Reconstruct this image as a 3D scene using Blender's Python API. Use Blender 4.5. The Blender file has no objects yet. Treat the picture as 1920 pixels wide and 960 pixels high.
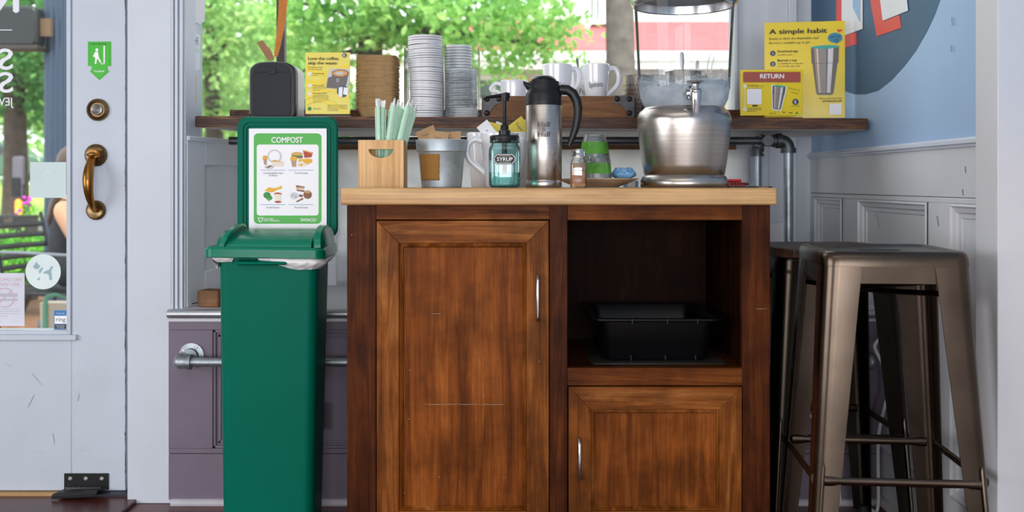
import bpy, bmesh, math, random
from mathutils import Vector, Matrix
PI = math.pi
R = math.radians
S = bpy.context.scene
COL = S.collection
K = 1900.0          # focal length in pixels of the 1920x960 frame
CZ = 0.93           # eye height


def X(px, Y): return (px - 955.0) * Y / K
def Z(py, Y): return CZ + (343.0 - py) * Y / K
def L(n, Y): return n * Y / K


# ------------------------------------------------------------------ camera, world, light
cam_data = bpy.data.cameras.new('camera')
cam = bpy.data.objects.new('camera', cam_data)
COL.objects.link(cam)
cam.location = (0, 0, CZ)
cam.rotation_euler = (PI / 2, 0, 0)
cam_data.sensor_width = 36
cam_data.lens = 36 * K / 1920
cam_data.shift_x = 5 / 1920
cam_data.shift_y = -137 / 1920
cam_data.clip_end = 400
cam_data.dof.use_dof = True
cam_data.dof.focus_distance = 2.55
cam_data.dof.aperture_fstop = 3.4
S.camera = cam

world = bpy.data.worlds.new('overcast_sky')
S.world = world
world.use_nodes = True
wn = world.node_tree
wn.nodes['Background'].inputs[0].default_value = (0.93, 0.97, 1.0, 1)
wn.nodes['Background'].inputs[1].default_value = 2.5

vs = S.view_settings
vs.view_transform = 'Standard'
vs.look = 'None'
vs.gamma = 1
vs.use_curve_mapping = False
vs.exposure = 0.18
S.cycles.use_denoising = True
S.cycles.max_bounces = 10
S.cycles.transparent_max_bounces = 40
S.cycles.caustics_reflective = False
S.cycles.caustics_refractive = False
S.cycles.sample_clamp_indirect = 6


def area(name, loc, rot, sx, sy, power, col=(1, 1, 1)):
    d = bpy.data.lights.new(name, 'AREA')
    d.shape = 'RECTANGLE'
    d.size = sx
    d.size_y = sy
    d.energy = power
    d.color = col
    o = bpy.data.objects.new(name, d)
    COL.objects.link(o)
    o.location = loc
    o.rotation_euler = rot
    return o


area('ceiling_lamp', (-0.6, -0.8, 3.05), (0, 0, 0), 3.6, 2.4, 24, (1, 0.97, 0.93))
area('rear_fill_light', (-1.9, -3.3, 1.02), (R(90), 0, 0), 2.2, 1.25, 74, (0.96, 0.975, 1))  # stands for the window behind left, resized low to fill under the shelf
area('rear_fill_light', (0.25, -3.3, 1.02), (R(90), 0, 0), 1.5, 1.25, 66, (0.96, 0.975, 1))  # added fill panel, no known window; set low to reach under the shelf
area('side_fill_light', (-3.5, 0.2, 1.2), (R(90), 0, R(-90)), 2.6, 1.4, 76, (0.95, 0.97, 1))  # added fill from the left to brighten the dado; no such window known
sd = bpy.data.lights.new('sun', 'SUN')
sd.energy = 5.0
sd.angle = R(12)
sd.color = (1, 0.97, 0.88)
sun = bpy.data.objects.new('sun', sd)
COL.objects.link(sun)
sun.rotation_euler = (R(38), R(18), 0)


# ------------------------------------------------------------------ materials
def lin(h):
    h = h.lstrip('#')
    out = []
    for i in (0, 2, 4):
        c = int(h[i:i + 2], 16) / 255
        out.append(c / 12.92 if c <= 0.04045 else ((c + 0.055) / 1.055) ** 2.4)
    return tuple(out)


def sc(c, f): return tuple(min(1, max(0, x * f)) for x in c) + (1,)


class N:
    """small node-tree helper"""
    def __init__(s, name):
        s.m = bpy.data.materials.new(name)
        s.m.use_nodes = True
        s.t = s.m.node_tree
        s.p = s.t.nodes['Principled BSDF']
        s.out = s.t.nodes['Material Output']

    def n(s, kind, **kw):
        nd = s.t.nodes.new(kind)
        for k, v in kw.items():
            if k in nd.inputs:
                nd.inputs[k].default_value = v
            else:
                setattr(nd, k, v)
        return nd

    def l(s, a, b): s.t.links.new(a, b)

    def coords(s, scale=(1, 1, 1)):
        tc = s.n('ShaderNodeTexCoord')
        mp = s.n('ShaderNodeMapping')
        mp.inputs['Scale'].default_value = scale
        s.l(tc.outputs['Object'], mp.inputs['Vector'])
        return mp.outputs[0]

    def noise(s, vec, scale, detail=3, rough=0.55, dist=0.0):
        nd = s.n('ShaderNodeTexNoise')
        nd.inputs['Scale'].default_value = scale
        nd.inputs['Detail'].default_value = detail
        nd.inputs['Roughness'].default_value = rough
        nd.inputs['Distortion'].default_value = dist
        s.l(vec, nd.inputs['Vector'])
        return nd.outputs['Fac']

    def ramp(s, fac, stops):
        r = s.n('ShaderNodeValToRGB')
        e = r.color_ramp.elements
        while len(e) < len(stops):
            e.new(0.5)
        for el, (p, c) in zip(e, stops):
            el.position = p
            el.color = tuple(c[:3]) + (1,)
        s.l(fac, r.inputs[0])
        return r.outputs[0]

    def mix(s, fac, a, b, mode='MIX'):
        m = s.n('ShaderNodeMix', data_type='RGBA', blend_type=mode)
        for sock, v in ((m.inputs[0], fac), (m.inputs[6], a), (m.inputs[7], b)):
            if hasattr(v, 'links'):
                s.l(v, sock)
            elif isinstance(v, (int, float)):
                sock.default_value = v
            else:
                sock.default_value = tuple(v[:3]) + (1,)
        return m.outputs[2]

    def bump(s, h, strength=0.2, dist=0.002):
        b = s.n('ShaderNodeBump')
        b.inputs['Strength'].default_value = strength
        b.inputs['Distance'].default_value = dist
        s.l(h, b.inputs['Height'])
        s.l(b.outputs[0], s.p.inputs['Normal'])


def pm(name, col, rough=0.5, metal=0.0, var=0.06, vs=9, bump=0, bs=60, spec=0.5, coat=0, emit=0):
    a = N(name)
    c = lin(col) if isinstance(col, str) else col
    v = a.coords()
    f = a.noise(v, vs, 4)
    colr = a.ramp(f, [(0.3, sc(c, 1 - var)), (0.7, sc(c, 1 + var))])
    a.l(colr, a.p.inputs['Base Color'])
    a.p.inputs['Roughness'].default_value = rough
    a.p.inputs['Metallic'].default_value = metal
    a.p.inputs['Specular IOR Level'].default_value = spec
    a.p.inputs['Coat Weight'].default_value = coat
    if emit:
        a.l(colr, a.p.inputs['Emission Color'])
        a.p.inputs['Emission Strength'].default_value = emit
    if bump:
        a.bump(a.noise(v, bs, 4), bump)
    return a.m


def wood(name, dark, mid, light, axis='z', rough=0.4, freq=1.0, blotch=0.5, bump=0.12, spec=0.4, rings=0.35):
    a = N(name)
    d, m, l = lin(dark), lin(mid), lin(light)
    lo, hi = 1.1 * freq, 13 * freq
    s = {'x': (lo, hi, hi), 'y': (hi, lo, hi), 'z': (hi, hi, lo)}[axis]
    v = a.coords(s)
    f1 = a.noise(v, 2.2, 8, 0.62, 1.1)
    base = a.ramp(f1, [(0.28, d), (0.5, m), (0.74, l)])
    s2 = tuple(x * 9 if x > 5 * freq else x * 2 for x in s)
    f2 = a.noise(a.coords(s2), 2.0, 3, 0.6)
    streak = a.ramp(f2, [(0.3, (0.62, 0.60, 0.58)), (0.6, (1.05, 1.05, 1.05))])
    c = a.mix(0.75, base, streak, 'MULTIPLY')
    # cathedral rings
    s3 = {'x': (1.6, 9, 9), 'y': (9, 1.6, 9), 'z': (9, 9, 1.6)}[axis]
    wv = a.n('ShaderNodeTexWave', wave_type='RINGS')
    wv.inputs['Scale'].default_value = 1.4 * freq
    wv.inputs['Distortion'].default_value = 5.0
    wv.inputs['Detail'].default_value = 3
    wv.inputs['Detail Scale'].default_value = 1.2
    a.l(a.coords(s3), wv.inputs['Vector'])
    rg = a.ramp(wv.outputs['Fac'], [(0.0, (0.72, 0.68, 0.66)), (0.45, (1, 1, 1)), (1.0, (1.12, 1.1, 1.05))])
    c = a.mix(rings, c, rg, 'MULTIPLY')
    fb = a.noise(a.coords((1, 1, 1)), 9, 4, 0.6)
    bl = a.ramp(fb, [(0.32, (1 - blotch,) * 3), (0.62, (1, 1, 1))])
    c = a.mix(1.0, c, bl, 'MULTIPLY')
    a.l(c, a.p.inputs['Base Color'])
    a.p.inputs['Roughness'].default_value = rough
    a.p.inputs['Specular IOR Level'].default_value = spec
    a.bump(f2, bump, 0.001)
    return a.m


def clear(name, tint=(1, 1, 1), rough=0.02, refl=0.06, haze=0.0, hazecol=(0.8, 0.85, 0.9), fres=1.25, streak=0.0):
    """thin clear sheet: tinted see-through, fresnel gloss, and optional milky haze"""
    a = N(name)
    a.t.nodes.remove(a.p)
    tr = a.n('ShaderNodeBsdfTransparent')
    tr.inputs[0].default_value = tuple(tint) + (1,)
    gl = a.n('ShaderNodeBsdfGlossy')
    gl.inputs['Roughness'].default_value = rough
    lw = a.n('ShaderNodeFresnel')
    lw.inputs['IOR'].default_value = fres
    mx = a.n('ShaderNodeMath', operation='ADD', use_clamp=True)
    a.l(lw.outputs[0], mx.inputs[0])
    mx.inputs[1].default_value = refl
    mix = a.n('ShaderNodeMixShader')
    a.l(mx.outputs[0], mix.inputs[0])
    a.l(tr.outputs[0], mix.inputs[1])
    a.l(gl.outputs[0], mix.inputs[2])
    last = mix
    if haze:
        df = a.n('ShaderNodeBsdfDiffuse')
        df.inputs[0].default_value = tuple(hazecol) + (1,)
        m2 = a.n('ShaderNodeMixShader')
        f = a.noise(a.coords((1, 1, 1) if not streak else (streak, streak, 1)), 30, 4)
        mr = a.n('ShaderNodeMapRange')
        mr.inputs[1].default_value = 0.3
        mr.inputs[2].default_value = 0.75
        mr.inputs[3].default_value = haze * 0.6
        mr.inputs[4].default_value = min(1, haze * 1.4)
        a.l(f, mr.inputs[0])
        tl = a.n('ShaderNodeBsdfTranslucent')
        tl.inputs[0].default_value = tuple(hazecol) + (1,)
        m3 = a.n('ShaderNodeMixShader')
        a.l(df.outputs[0], m3.inputs[1])
        a.l(tl.outputs[0], m3.inputs[2])
        a.l(mr.outputs[0], m2.inputs[0])
        a.l(mix.outputs[0], m2.inputs[1])
        a.l(m3.outputs[0], m2.inputs[2])
        last = m2
    a.l(last.outputs[0], a.out.inputs['Surface'])
    return a.m


def leafmat(name, c1, c2, c3, tl=0.45):
    a = N(name)
    a.t.nodes.remove(a.p)
    v = a.coords()
    f = a.noise(v, 5.0, 5, 0.75)
    c = a.ramp(f, [(0.30, lin(c1)), (0.5, lin(c2)), (0.68, lin(c3))])
    d = a.n('ShaderNodeBsdfDiffuse')
    t = a.n('ShaderNodeBsdfTranslucent')
    a.l(c, d.inputs[0])
    a.l(c, t.inputs[0])
    mx = a.n('ShaderNodeMixShader')
    mx.inputs[0].default_value = tl
    a.l(d.outputs[0], mx.inputs[1])
    a.l(t.outputs[0], mx.inputs[2])
    a.l(mx.outputs[0], a.out.inputs['Surface'])
    return a.m


M = {}
M['white_paint'] = pm('white_paint', '#ccd2dc', 0.5, spec=.3, var=0.035, vs=5, bump=0.12, bs=45)
M['door_paint'] = pm('door_paint', '#c2cad5', 0.45, spec=.3, var=0.045, vs=4, bump=0.15, bs=30)
M['grey_paint'] = pm('grey_paint', '#cfd0d5', 0.5, var=0.03, vs=4, bump=0.14, bs=55)
M['blue_paint'] = pm('blue_paint', '#9db9da', 0.55, var=0.03, vs=3, bump=0.12, bs=55)
M['purple_paint'] = pm('purple_paint', '#756a79', 0.45, spec=.3, var=0.07, vs=6, bump=0.1, bs=40)
M['mural_teal'] = pm('mural_teal', '#34597a', 0.5, var=0.05, vs=5)
M['mural_red'] = pm('mural_red', '#dc4a42', 0.5, var=0.03)
M['mural_white'] = pm('mural_white', '#dfe1e4', 0.5, var=0.03)
M['mural_blue'] = pm('mural_blue', '#94b2d6', 0.5, var=0.03)
M['rear_wall'] = pm('rear_wall', '#6d5b4c', 0.7, var=0.25, vs=2)
M['ceiling'] = pm('ceiling', '#cfcdc8', 0.7)
M['steel'] = None
M['black_plastic'] = pm('black_plastic', '#121316', 0.38, spec=.35, var=0.1)
M['soft_black'] = pm('soft_black', '#1d2028', 0.5, spec=.3, var=0.06)
M['tub_black'] = pm('tub_black', '#08090b', 0.3, spec=.3, var=0.12)
M['brass'] = pm('brass', '#a5753a', 0.28, 1.0, var=0.2, vs=20)
M['old_brass'] = pm('old_brass', '#86704f', 0.35, 1.0, var=0.25, vs=25)
M['chrome'] = pm('chrome', '#c9cbce', 0.12, 1.0, var=0.04)
M['nickel'] = pm('nickel', '#b9b8b6', 0.3, 1.0, var=0.06)
M['galv'] = pm('galvanised_steel', '#97a0a6', 0.42, 0.85, var=0.22, vs=28)
M['galv_dark'] = pm('dark_pipe', '#55585c', 0.45, 0.8, var=0.2, vs=25)
M['zinc'] = pm('zinc_bucket', '#b3bfc6', 0.45, 0.55, var=0.2, vs=22)
M['alu'] = pm('aluminium', '#b9bdc4', 0.33, 0.9, var=0.1, vs=15)
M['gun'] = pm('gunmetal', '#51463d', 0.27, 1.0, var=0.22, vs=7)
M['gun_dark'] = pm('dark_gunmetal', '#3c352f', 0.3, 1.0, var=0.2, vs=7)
M['rubber'] = pm('rubber', '#141415', 0.7)
M['bin_green'] = pm('bin_green', '#006450', 0.45, spec=.08, var=0.05, vs=5, bump=0.03, bs=300)
M['lid_green'] = pm('lid_green', '#02745a', 0.26, spec=.3, var=0.04, vs=5)
M['sign_white'] = pm('sign_white', '#eeeef2', 0.35, var=0.01)
M['sign_green'] = pm('sign_green', '#3fae35', 0.4, var=0.02)
M['ink'] = pm('ink', '#2a2a2c', 0.6)
M['ink_grey'] = pm('ink_grey', '#6b6b6e', 0.6)
M['ink_soft'] = pm('ink_soft', '#857a34', 0.6)
M['ink_blue'] = pm('ink_blue', '#3f7fb5', 0.6)
M['white_ink'] = pm('white_ink', '#f4f4f4', 0.5, var=0.01)
M['yellow'] = pm('yellow_print', '#efd30c', 0.3, var=0.03, vs=4)
M['yellow_pale'] = pm('pale_yellow_print', '#f1de5b', 0.35, var=0.03)
M['brick_red_print'] = pm('red_print', '#a34a3a', 0.35, var=0.05)
M['teal_print'] = pm('teal_print', '#16a496', 0.35)
M['blue_print'] = pm('blue_print', '#137ea2', 0.35)
M['navy_print'] = pm('navy_print', '#1d3157', 0.4)
M['heart_red'] = pm('red_heart_print', '#e2392e', 0.4)
M['cup_grey_print'] = pm('cup_print_dark', '#5b5452', 0.35, var=0.1)
M['cup_mid_print'] = pm('cup_print_mid', '#8d8581', 0.35, var=0.1)
M['cup_tan_print'] = pm('cup_print_tan', '#a8886e', 0.35, var=0.08)
M['cup_light_print'] = pm('cup_print_light', '#d5d3d6', 0.35, var=0.03)
M['brown_print'] = pm('brown_print', '#8a5638', 0.5, var=0.2, vs=60)
M['tan_print'] = pm('tan_print', '#d8a560', 0.5, var=0.15, vs=60)
M['cream_print'] = pm('cream_print', '#e9dfcf', 0.5)
M['grey_print'] = pm('grey_print', '#c9cace', 0.5)
M['leaf_print'] = pm('leaf_print', '#2f8a35', 0.5, var=0.2, vs=80)
M['red_print'] = pm('food_red_print', '#b6402e', 0.5, var=0.2, vs=80)
M['amber_print'] = pm('amber_print', '#eab22c', 0.5, var=0.1, vs=60)
M['ceramic'] = pm('white_ceramic', '#e6e8ee', 0.16, var=0.01, coat=0.3)
M['cream_ceramic'] = pm('cream_ceramic', '#d9c3a8', 0.25, var=0.02, coat=0.2)
M['kraft'] = pm('kraft_pulp', '#bd9b6e', 0.85, var=0.16, vs=40, bump=0.3, bs=120)
M['kraft_paper'] = pm('kraft_paper', '#bd966c', 0.7, var=0.08, vs=30)
M['burlap'] = None
M['bag'] = pm('bin_liner', '#e7e6e6', 0.35, var=0.03, bump=0.3, bs=40)
M['paper'] = pm('paper', '#e3e4ea', 0.6, var=0.02)
M['paper_beige'] = pm('beige_paper', '#cfc0ae', 0.6, var=0.03)
M['straw_green'] = pm('green_straw_wrap', '#b5dcc2', 0.5, var=0.07, vs=30)
M['straw_white'] = pm('white_straw_wrap', '#eef1ef', 0.5, var=0.04, vs=60, bump=0.3, bs=200)
M['packet_yellow'] = pm('yellow_packet', '#ecd554', 0.5, var=0.06)
M['packet_white'] = pm('white_packet', '#e8e9ec', 0.5, var=0.04)
M['blue_glassy'] = pm('blue_petal', '#7fb4df', 0.25, var=0.1, vs=30)
M['red_plastic'] = pm('red_plastic', '#d11d22', 0.35)
M['orange_strap'] = pm('orange_strap', '#d9812b', 0.6, var=0.12, vs=30)
M['leather'] = pm('leather', '#b07a52', 0.55, var=0.15, vs=30)
M['cable_white'] = pm('cable_white', '#d4d4d6', 0.4)
M['cinnamon'] = pm('cinnamon', '#d9a06b', 0.8, var=0.15, vs=60)
M['sticker_green'] = pm('sticker_green', '#36b421', 0.35, var=0.02)
M['sticker_deep'] = pm('sticker_deep_green', '#1c8a14', 0.35)
M['sticker_back'] = pm('sticker_back', '#c3d6d6', 0.45, var=0.03)
M['sticker_blue'] = pm('sticker_grey_blue', '#8fb0b8', 0.45)
M['sticker_blue_band'] = pm('sticker_blue_band', '#2a78b8', 0.4)
M['sticker_dark'] = pm('sticker_dark', '#2c3a4a', 0.4)
M['vinyl'] = pm('white_vinyl', '#e3e5ee', 0.5)
M['faint'] = pm('faint_print', '#b7b9c6', 0.5)
M['faint_red'] = pm('faint_red_print', '#cdb3bd', 0.5)
M['black_print'] = pm('black_print', '#121212', 0.5)
M['rust'] = pm('rusty_iron', '#5b5c5f', 0.55, 0.6, var=0.3, vs=20)
M['rivet'] = pm('rivet', '#3a2b25', 0.4, 0.8, var=0.3, vs=60)
M['threshold'] = pm('pale_threshold', '#b08a5c', 0.5, var=0.15, vs=10)
M['dark_metal'] = pm('dark_metal', '#3a3d45', 0.45, 0.6)
M['mullion'] = pm('mullion', '#4b423f', 0.5, var=0.1)


def steel(name, col, rough, axis='h'):
    a = N(name)
    v = a.coords((3, 3, 260) if axis == 'h' else (200, 200, 3))
    f = a.noise(v, 1.0, 3)
    c = a.ramp(f, [(0.3, sc(lin(col), 0.9)), (0.7, sc(lin(col), 1.08))])
    a.l(c, a.p.inputs['Base Color'])
    a.p.inputs['Metallic'].default_value = 1
    a.p.inputs['Roughness'].default_value = rough
    a.p.inputs['Anisotropic'].default_value = 0.5
    return a.m


M['steel'] = steel('brushed_steel', '#b3aca6', 0.27)
M['steel_bright'] = steel('bright_steel', '#c8c6c6', 0.2)


def burlap():
    a = N('burlap')
    v = a.coords()
    w = a.n('ShaderNodeTexWave', wave_type='BANDS', bands_direction='Z')
    w.inputs['Scale'].default_value = 130
    w.inputs['Distortion'].default_value = 2
    a.l(v, w.inputs['Vector'])
    w2 = a.n('ShaderNodeTexWave', wave_type='BANDS', bands_direction='X')
    w2.inputs['Scale'].default_value = 130
    w2.inputs['Distortion'].default_value = 2
    a.l(v, w2.inputs['Vector'])
    m = a.mix(0.5, w.outputs['Color'], w2.outputs['Color'])
    c = a.ramp(m, [(0.2, lin('#5f3d14')), (0.5, lin('#a8742f')), (0.8, lin('#c99a52'))])
    a.l(c, a.p.inputs['Base Color'])
    a.p.inputs['Roughness'].default_value = 0.9
    a.bump(m, 0.6, 0.002)
    return a.m


M['burlap'] = burlap()


def translucent(name, col, tl=0.45, gloss=0.05, bump=0, bs=30):
    """thin white stock that daylight shines through"""
    a = N(name)
    a.t.nodes.remove(a.p)
    c = lin(col)
    f = a.noise(a.coords(), 8, 4)
    cr = a.ramp(f, [(0.3, sc(c, .97)), (0.7, sc(c, 1.02))])
    d = a.n('ShaderNodeBsdfDiffuse')
    t = a.n('ShaderNodeBsdfTranslucent')
    g = a.n('ShaderNodeBsdfGlossy')
    g.inputs['Roughness'].default_value = .25
    a.l(cr, d.inputs[0])
    a.l(cr, t.inputs[0])
    m1 = a.n('ShaderNodeMixShader')
    m1.inputs[0].default_value = tl
    a.l(d.outputs[0], m1.inputs[1])
    a.l(t.outputs[0], m1.inputs[2])
    m2 = a.n('ShaderNodeMixShader')
    m2.inputs[0].default_value = gloss
    a.l(m1.outputs[0], m2.inputs[1])
    a.l(g.outputs[0], m2.inputs[2])
    a.l(m2.outputs[0], a.out.inputs['Surface'])
    return a.m


M['sheet_white'] = translucent('white_sheet', '#f6f7f9', .5, .01)
M['lid_white'] = translucent('white_plastic', '#f1f0f4', .14, .06)
M['frosted'] = translucent('frosted_plastic', '#eef0f2', .22, .08)
M['bay_paint_lifted'] = pm('white_paint_lightened', '#e2e5eb', 0.5, var=.03, spec=.3)  # the white paint, lightened in colour to make up for the bay's shade
M['cab_v'] = wood('cabinet_wood_upright', '#4a220b', '#824818', '#b3733a', axis='z', rough=0.45, spec=.1, rings=.7)
M['cab_h'] = wood('cabinet_wood_level', '#4a220b', '#874b1b', '#ba793f', axis='x', rough=0.45, spec=.1, rings=.6)
M['cab_panel'] = wood('cabinet_panel_wood', '#4a230c', '#834518', '#a86028', axis='z', rough=0.45, blotch=0.5, rings=0.12, spec=.08)
M['frame_v'] = wood('face_frame_upright', '#2a1206', '#4d240e', '#703a17', axis='z', rough=0.45, spec=.08, rings=.6)
M['frame_h'] = wood('face_frame_level', '#3d1d0a', '#6c3815', '#945a27', axis='x', rough=0.45, spec=.08, rings=.6)
M['cab_shaded'] = wood('cabinet_wood_shaded', '#180b05', '#241006', '#33190b', axis='z', rough=0.5, spec=.04)  # cabinet wood with the cubby's shade put into its colour
M['butcher'] = wood('counter_wood', '#ab7f4c', '#c89a62', '#d9b17c', axis='x', rough=0.4, blotch=0.12, bump=0.05)
M['shelf_wood'] = wood('burnt_shelf_wood', '#2a160d', '#5a3420', '#a06a3a', axis='x', rough=0.5, freq=2.2, blotch=0.3)
M['shelf_under'] = pm('pale_underside', '#cfcac4', 0.6, var=0.04)
M['box_wood'] = wood('straw_box_wood', '#c08a4e', '#dcae74', '#ecc995', axis='z', rough=0.5, blotch=0.08, bump=0.06)
M['crate_wood'] = wood('crate_wood', '#5b371b', '#875a33', '#a87a4c', axis='x', rough=0.6, blotch=0.3)
M['stool_wood'] = wood('stool_wood', '#2c1d15', '#4d3527', '#6a4c38', axis='x', rough=0.45)
M['cubby_floor_wood'] = wood('cubby_floor_wood', '#2c1408', '#4a260d', '#653a14', axis='x', rough=0.4, spec=.1)
M['block_wood'] = wood('block_wood', '#5c3f28', '#805b3b', '#96714c', axis='x', rough=0.7)


def planks(name, cols, axis_len, axis_w, w, rough=0.3):
    a = N(name)
    tc = a.n('ShaderNodeTexCoord')
    br = a.n('ShaderNodeTexBrick')
    br.inputs['Scale'].default_value = 1
    br.inputs['Brick Width'].default_value = 0.9
    br.inputs['Row Height'].default_value = w
    br.inputs['Mortar Size'].default_value = 0.0015
    br.inputs['Color1'].default_value = lin(cols[0]) + (1,)
    br.inputs['Color2'].default_value = lin(cols[1]) + (1,)
    br.inputs['Mortar'].default_value = (0.01, 0.005, 0.004, 1)
    a.l(tc.outputs['Object'], br.inputs['Vector'])
    f = a.noise(a.coords((2, 25, 25)), 3, 6)
    g = a.ramp(f, [(0.3, (0.6, 0.55, 0.5)), (0.7, (1.1, 1.1, 1.1))])
    c = a.mix(0.8, br.outputs['Color'], g, 'MULTIPLY')
    a.l(c, a.p.inputs['Base Color'])
    a.p.inputs['Roughness'].default_value = rough
    return a.m


M['floor'] = planks('red_brown_floor', ('#6f3328', '#592a20'), 'x', 'y', 0.07)
M['floor_dark'] = planks('dark_red_step', ('#56231d', '#4a211b'), 'x', 'y', 0.12)

M['pane'] = clear('window_glass', (0.97, 0.99, 0.985), 0.0, 0.0, 0.012, (0.8, 0.85, 0.9), fres=1.035)
M['acrylic'] = clear('clear_acrylic', (0.965, 0.98, 0.985), 0.03, 0.006, 0.03, fres=1.1)
M['sign_acrylic'] = clear('sign_acrylic', (0.995, 0.995, 0.995), 0.02, 0.0005, 0, fres=1.05)
M['tank'] = clear('clear_tank', (0.93, 0.95, 0.965), 0.02, 0.012, 0.03, (0.8, 0.84, 0.9), fres=1.06, streak=1)
M['ice'] = clear('iced_water', (0.90, 0.93, 0.97), 0.1, 0.03, 0.62, (0.92, 0.95, 1.0), fres=1.1)
M['frost'] = clear('wet_glass', (0.93, 0.95, 0.97), 0.1, 0.03, 0.2, (0.85, 0.9, 0.95), fres=1.2)
M['clear_cup'] = clear('clear_cup', (0.93, 0.95, 0.96), 0.04, 0.08, 0.10, (0.9, 0.92, 0.95), fres=1.35)
M['clear_lid'] = clear('clear_lid', (0.99, 0.99, 0.99), 0.06, 0.03, 0.30, (0.95, 0.96, 0.98), fres=1.12)
M['cup_green'] = clear('green_band', (0.80, 0.98, 0.62), 0.06, 0.04, 0.6, lin('#8cec5e'), fres=1.2)
M['teal_glass'] = clear('teal_glass', (0.68, 0.90, 0.89), 0.02, 0.05, 0.10, lin('#6fb7b4'), fres=1.35)
M['syrup'] = clear('syrup', (0.62, 0.90, 0.87), 0.05, 0.03, 0.16, lin('#5fb9b0'), fres=1.1)
M['shaker_glass'] = clear('shaker_glass', (0.95, 0.96, 0.95), 0.02, 0.08, 0.03, fres=1.4)


# ------------------------------------------------------------------ mesh builder
class B:
    def __init__(s):
        s.bm = bmesh.new()
        s.mi = 0

    def face(s, vs):
        try:
            f = s.bm.faces.new(vs)
            f.material_index = s.mi
            return f
        except ValueError:
            return None

    def v(s, p): return s.bm.verts.new(p)

    def box(s, x0, x1, y0, y1, z0, z1):
        p = [s.v((x, y, z)) for z in (z0, z1) for x, y in ((x0, y0), (x1, y0), (x1, y1), (x0, y1))]
        for q in ((3, 2, 1, 0), (4, 5, 6, 7), (0, 1, 5, 4), (1, 2, 6, 5), (2, 3, 7, 6), (3, 0, 4, 7)):
            s.face([p[i] for i in q])
        return s

    def rot_box(s, c, size, mat):
        hx, hy, hz = [k / 2 for k in size]
        p = []
        for z in (-hz, hz):
            for x, y in ((-hx, -hy), (hx, -hy), (hx, hy), (-hx, hy)):
                p.append(s.v(Vector(c) + mat @ Vector((x, y, z))))
        for q in ((3, 2, 1, 0), (4, 5, 6, 7), (0, 1, 5, 4), (1, 2, 6, 5), (2, 3, 7, 6), (3, 0, 4, 7)):
            s.face([p[i] for i in q])
        return s

    def loft(s, rings, cap0=True, cap1=True, close=True):
        rv = [[s.v(p) for p in r] for r in rings]
        n = len(rv[0])
        for a, b in zip(rv, rv[1:]):
            for i in range(n if close else n - 1):
                j = (i + 1) % n
                s.face([a[i], a[j], b[j], b[i]])
        if cap0: s.face(list(reversed(rv[0])))
        if cap1: s.face(rv[-1])
        return s

    def lathe(s, prof, seg=48, c=(0, 0), sup=2.0, ax=1.0, ay=1.0):
        def ring(r, z):
            out = []
            for i in range(seg):
                t = 2 * PI * i / seg
                ct, st = math.cos(t), math.sin(t)
                k = 1.0 if sup == 2.0 else (abs(ct) ** sup + abs(st) ** sup) ** (-1 / sup)
                out.append((c[0] + r * k * ct * ax, c[1] + r * k * st * ay, z))
            return out
        prev = None
        for r, z in prof:
            cur = [s.v((c[0], c[1], z))] if r < 1e-7 else [s.v(p) for p in ring(r, z)]
            if prev is not None:
                for i in range(seg):
                    j = (i + 1) % seg
                    if len(prev) == 1 and len(cur) == 1: break
                    if len(prev) == 1: s.face([prev[0], cur[j], cur[i]][::-1])
                    elif len(cur) == 1: s.face([prev[i], prev[j], cur[0]])
                    else: s.face([prev[i], prev[j], cur[j], cur[i]])
            prev = cur
        return s

    def cyl(s, p0, p1, r0, r1=None, seg=20, cap=True):
        return s.tube([p0, p1], [r0, r0 if r1 is None else r1], seg, cap)

    def tube(s, pts, r, seg=10, cap=True, flat=1.0, closed=False, up=None):
        pts = [Vector(p) for p in pts]
        n = len(pts)
        rs = r if isinstance(r, (list, tuple)) else [r] * n
        rings = []
        nrm = None
        for i, p in enumerate(pts):
            if closed:
                t = (pts[(i + 1) % n] - pts[i - 1])
            else:
                t = pts[min(i + 1, n - 1)] - pts[max(i - 1, 0)]
            t.normalize()
            if nrm is None:
                a = Vector(up) if up else (Vector((0, 0, 1)) if abs(t.z) < 0.9 else Vector((0, 1, 0)))
                nrm = (a - t * a.dot(t)).normalized()
            else:
                nrm = (nrm - t * nrm.dot(t))
                nrm = nrm.normalized() if nrm.length > 1e-6 else t.orthogonal().normalized()
            bn = t.cross(nrm)
            rings.append([p + nrm * (math.cos(2 * PI * k / seg) * rs[i]) + bn * (math.sin(2 * PI * k / seg) * rs[i] * flat) for k in range(seg)])
        if closed:
            rings.append(rings[0])
        s.loft(rings, cap and not closed, cap and not closed)
        return s

    def ball(s, c, r, seg=16, rows=10):
        rx, ry, rz = (r, r, r) if isinstance(r, (int, float)) else r
        prev = None
        for k in range(rows + 1):
            ph = -PI / 2 + PI * k / rows
            if k in (0, rows):
                cur = [s.v((c[0], c[1], c[2] + rz * math.sin(ph)))]
            else:
                cur = [s.v((c[0] + rx * math.cos(ph) * math.cos(2 * PI * i / seg), c[1] + ry * math.cos(ph) * math.sin(2 * PI * i / seg), c[2] + rz * math.sin(ph))) for i in range(seg)]
            if prev:
                for i in range(seg):
                    j = (i + 1) % seg
                    if len(prev) == 1: s.face([prev[0], cur[i], cur[j]][::-1])
                    elif len(cur) == 1: s.face([prev[i], prev[j], cur[0]])
                    else: s.face([prev[i], prev[j], cur[j], cur[i]])
            prev = cur
        return s

    def poly(s, pts):
        s.face([s.v(p) for p in pts])
        return s

    def flat(s, pts, y):
        """a polygon on a sheet that faces the room: points are (x, z)"""
        return s.poly([(x, y, z) for x, z in pts])

    def disc(s, x, z, r, y, rz=None, seg=24):
        rz = r if rz is None else rz
        return s.flat([(x + r * math.cos(2 * PI * i / seg), z + rz * math.sin(2 * PI * i / seg)) for i in range(seg)], y)

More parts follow.
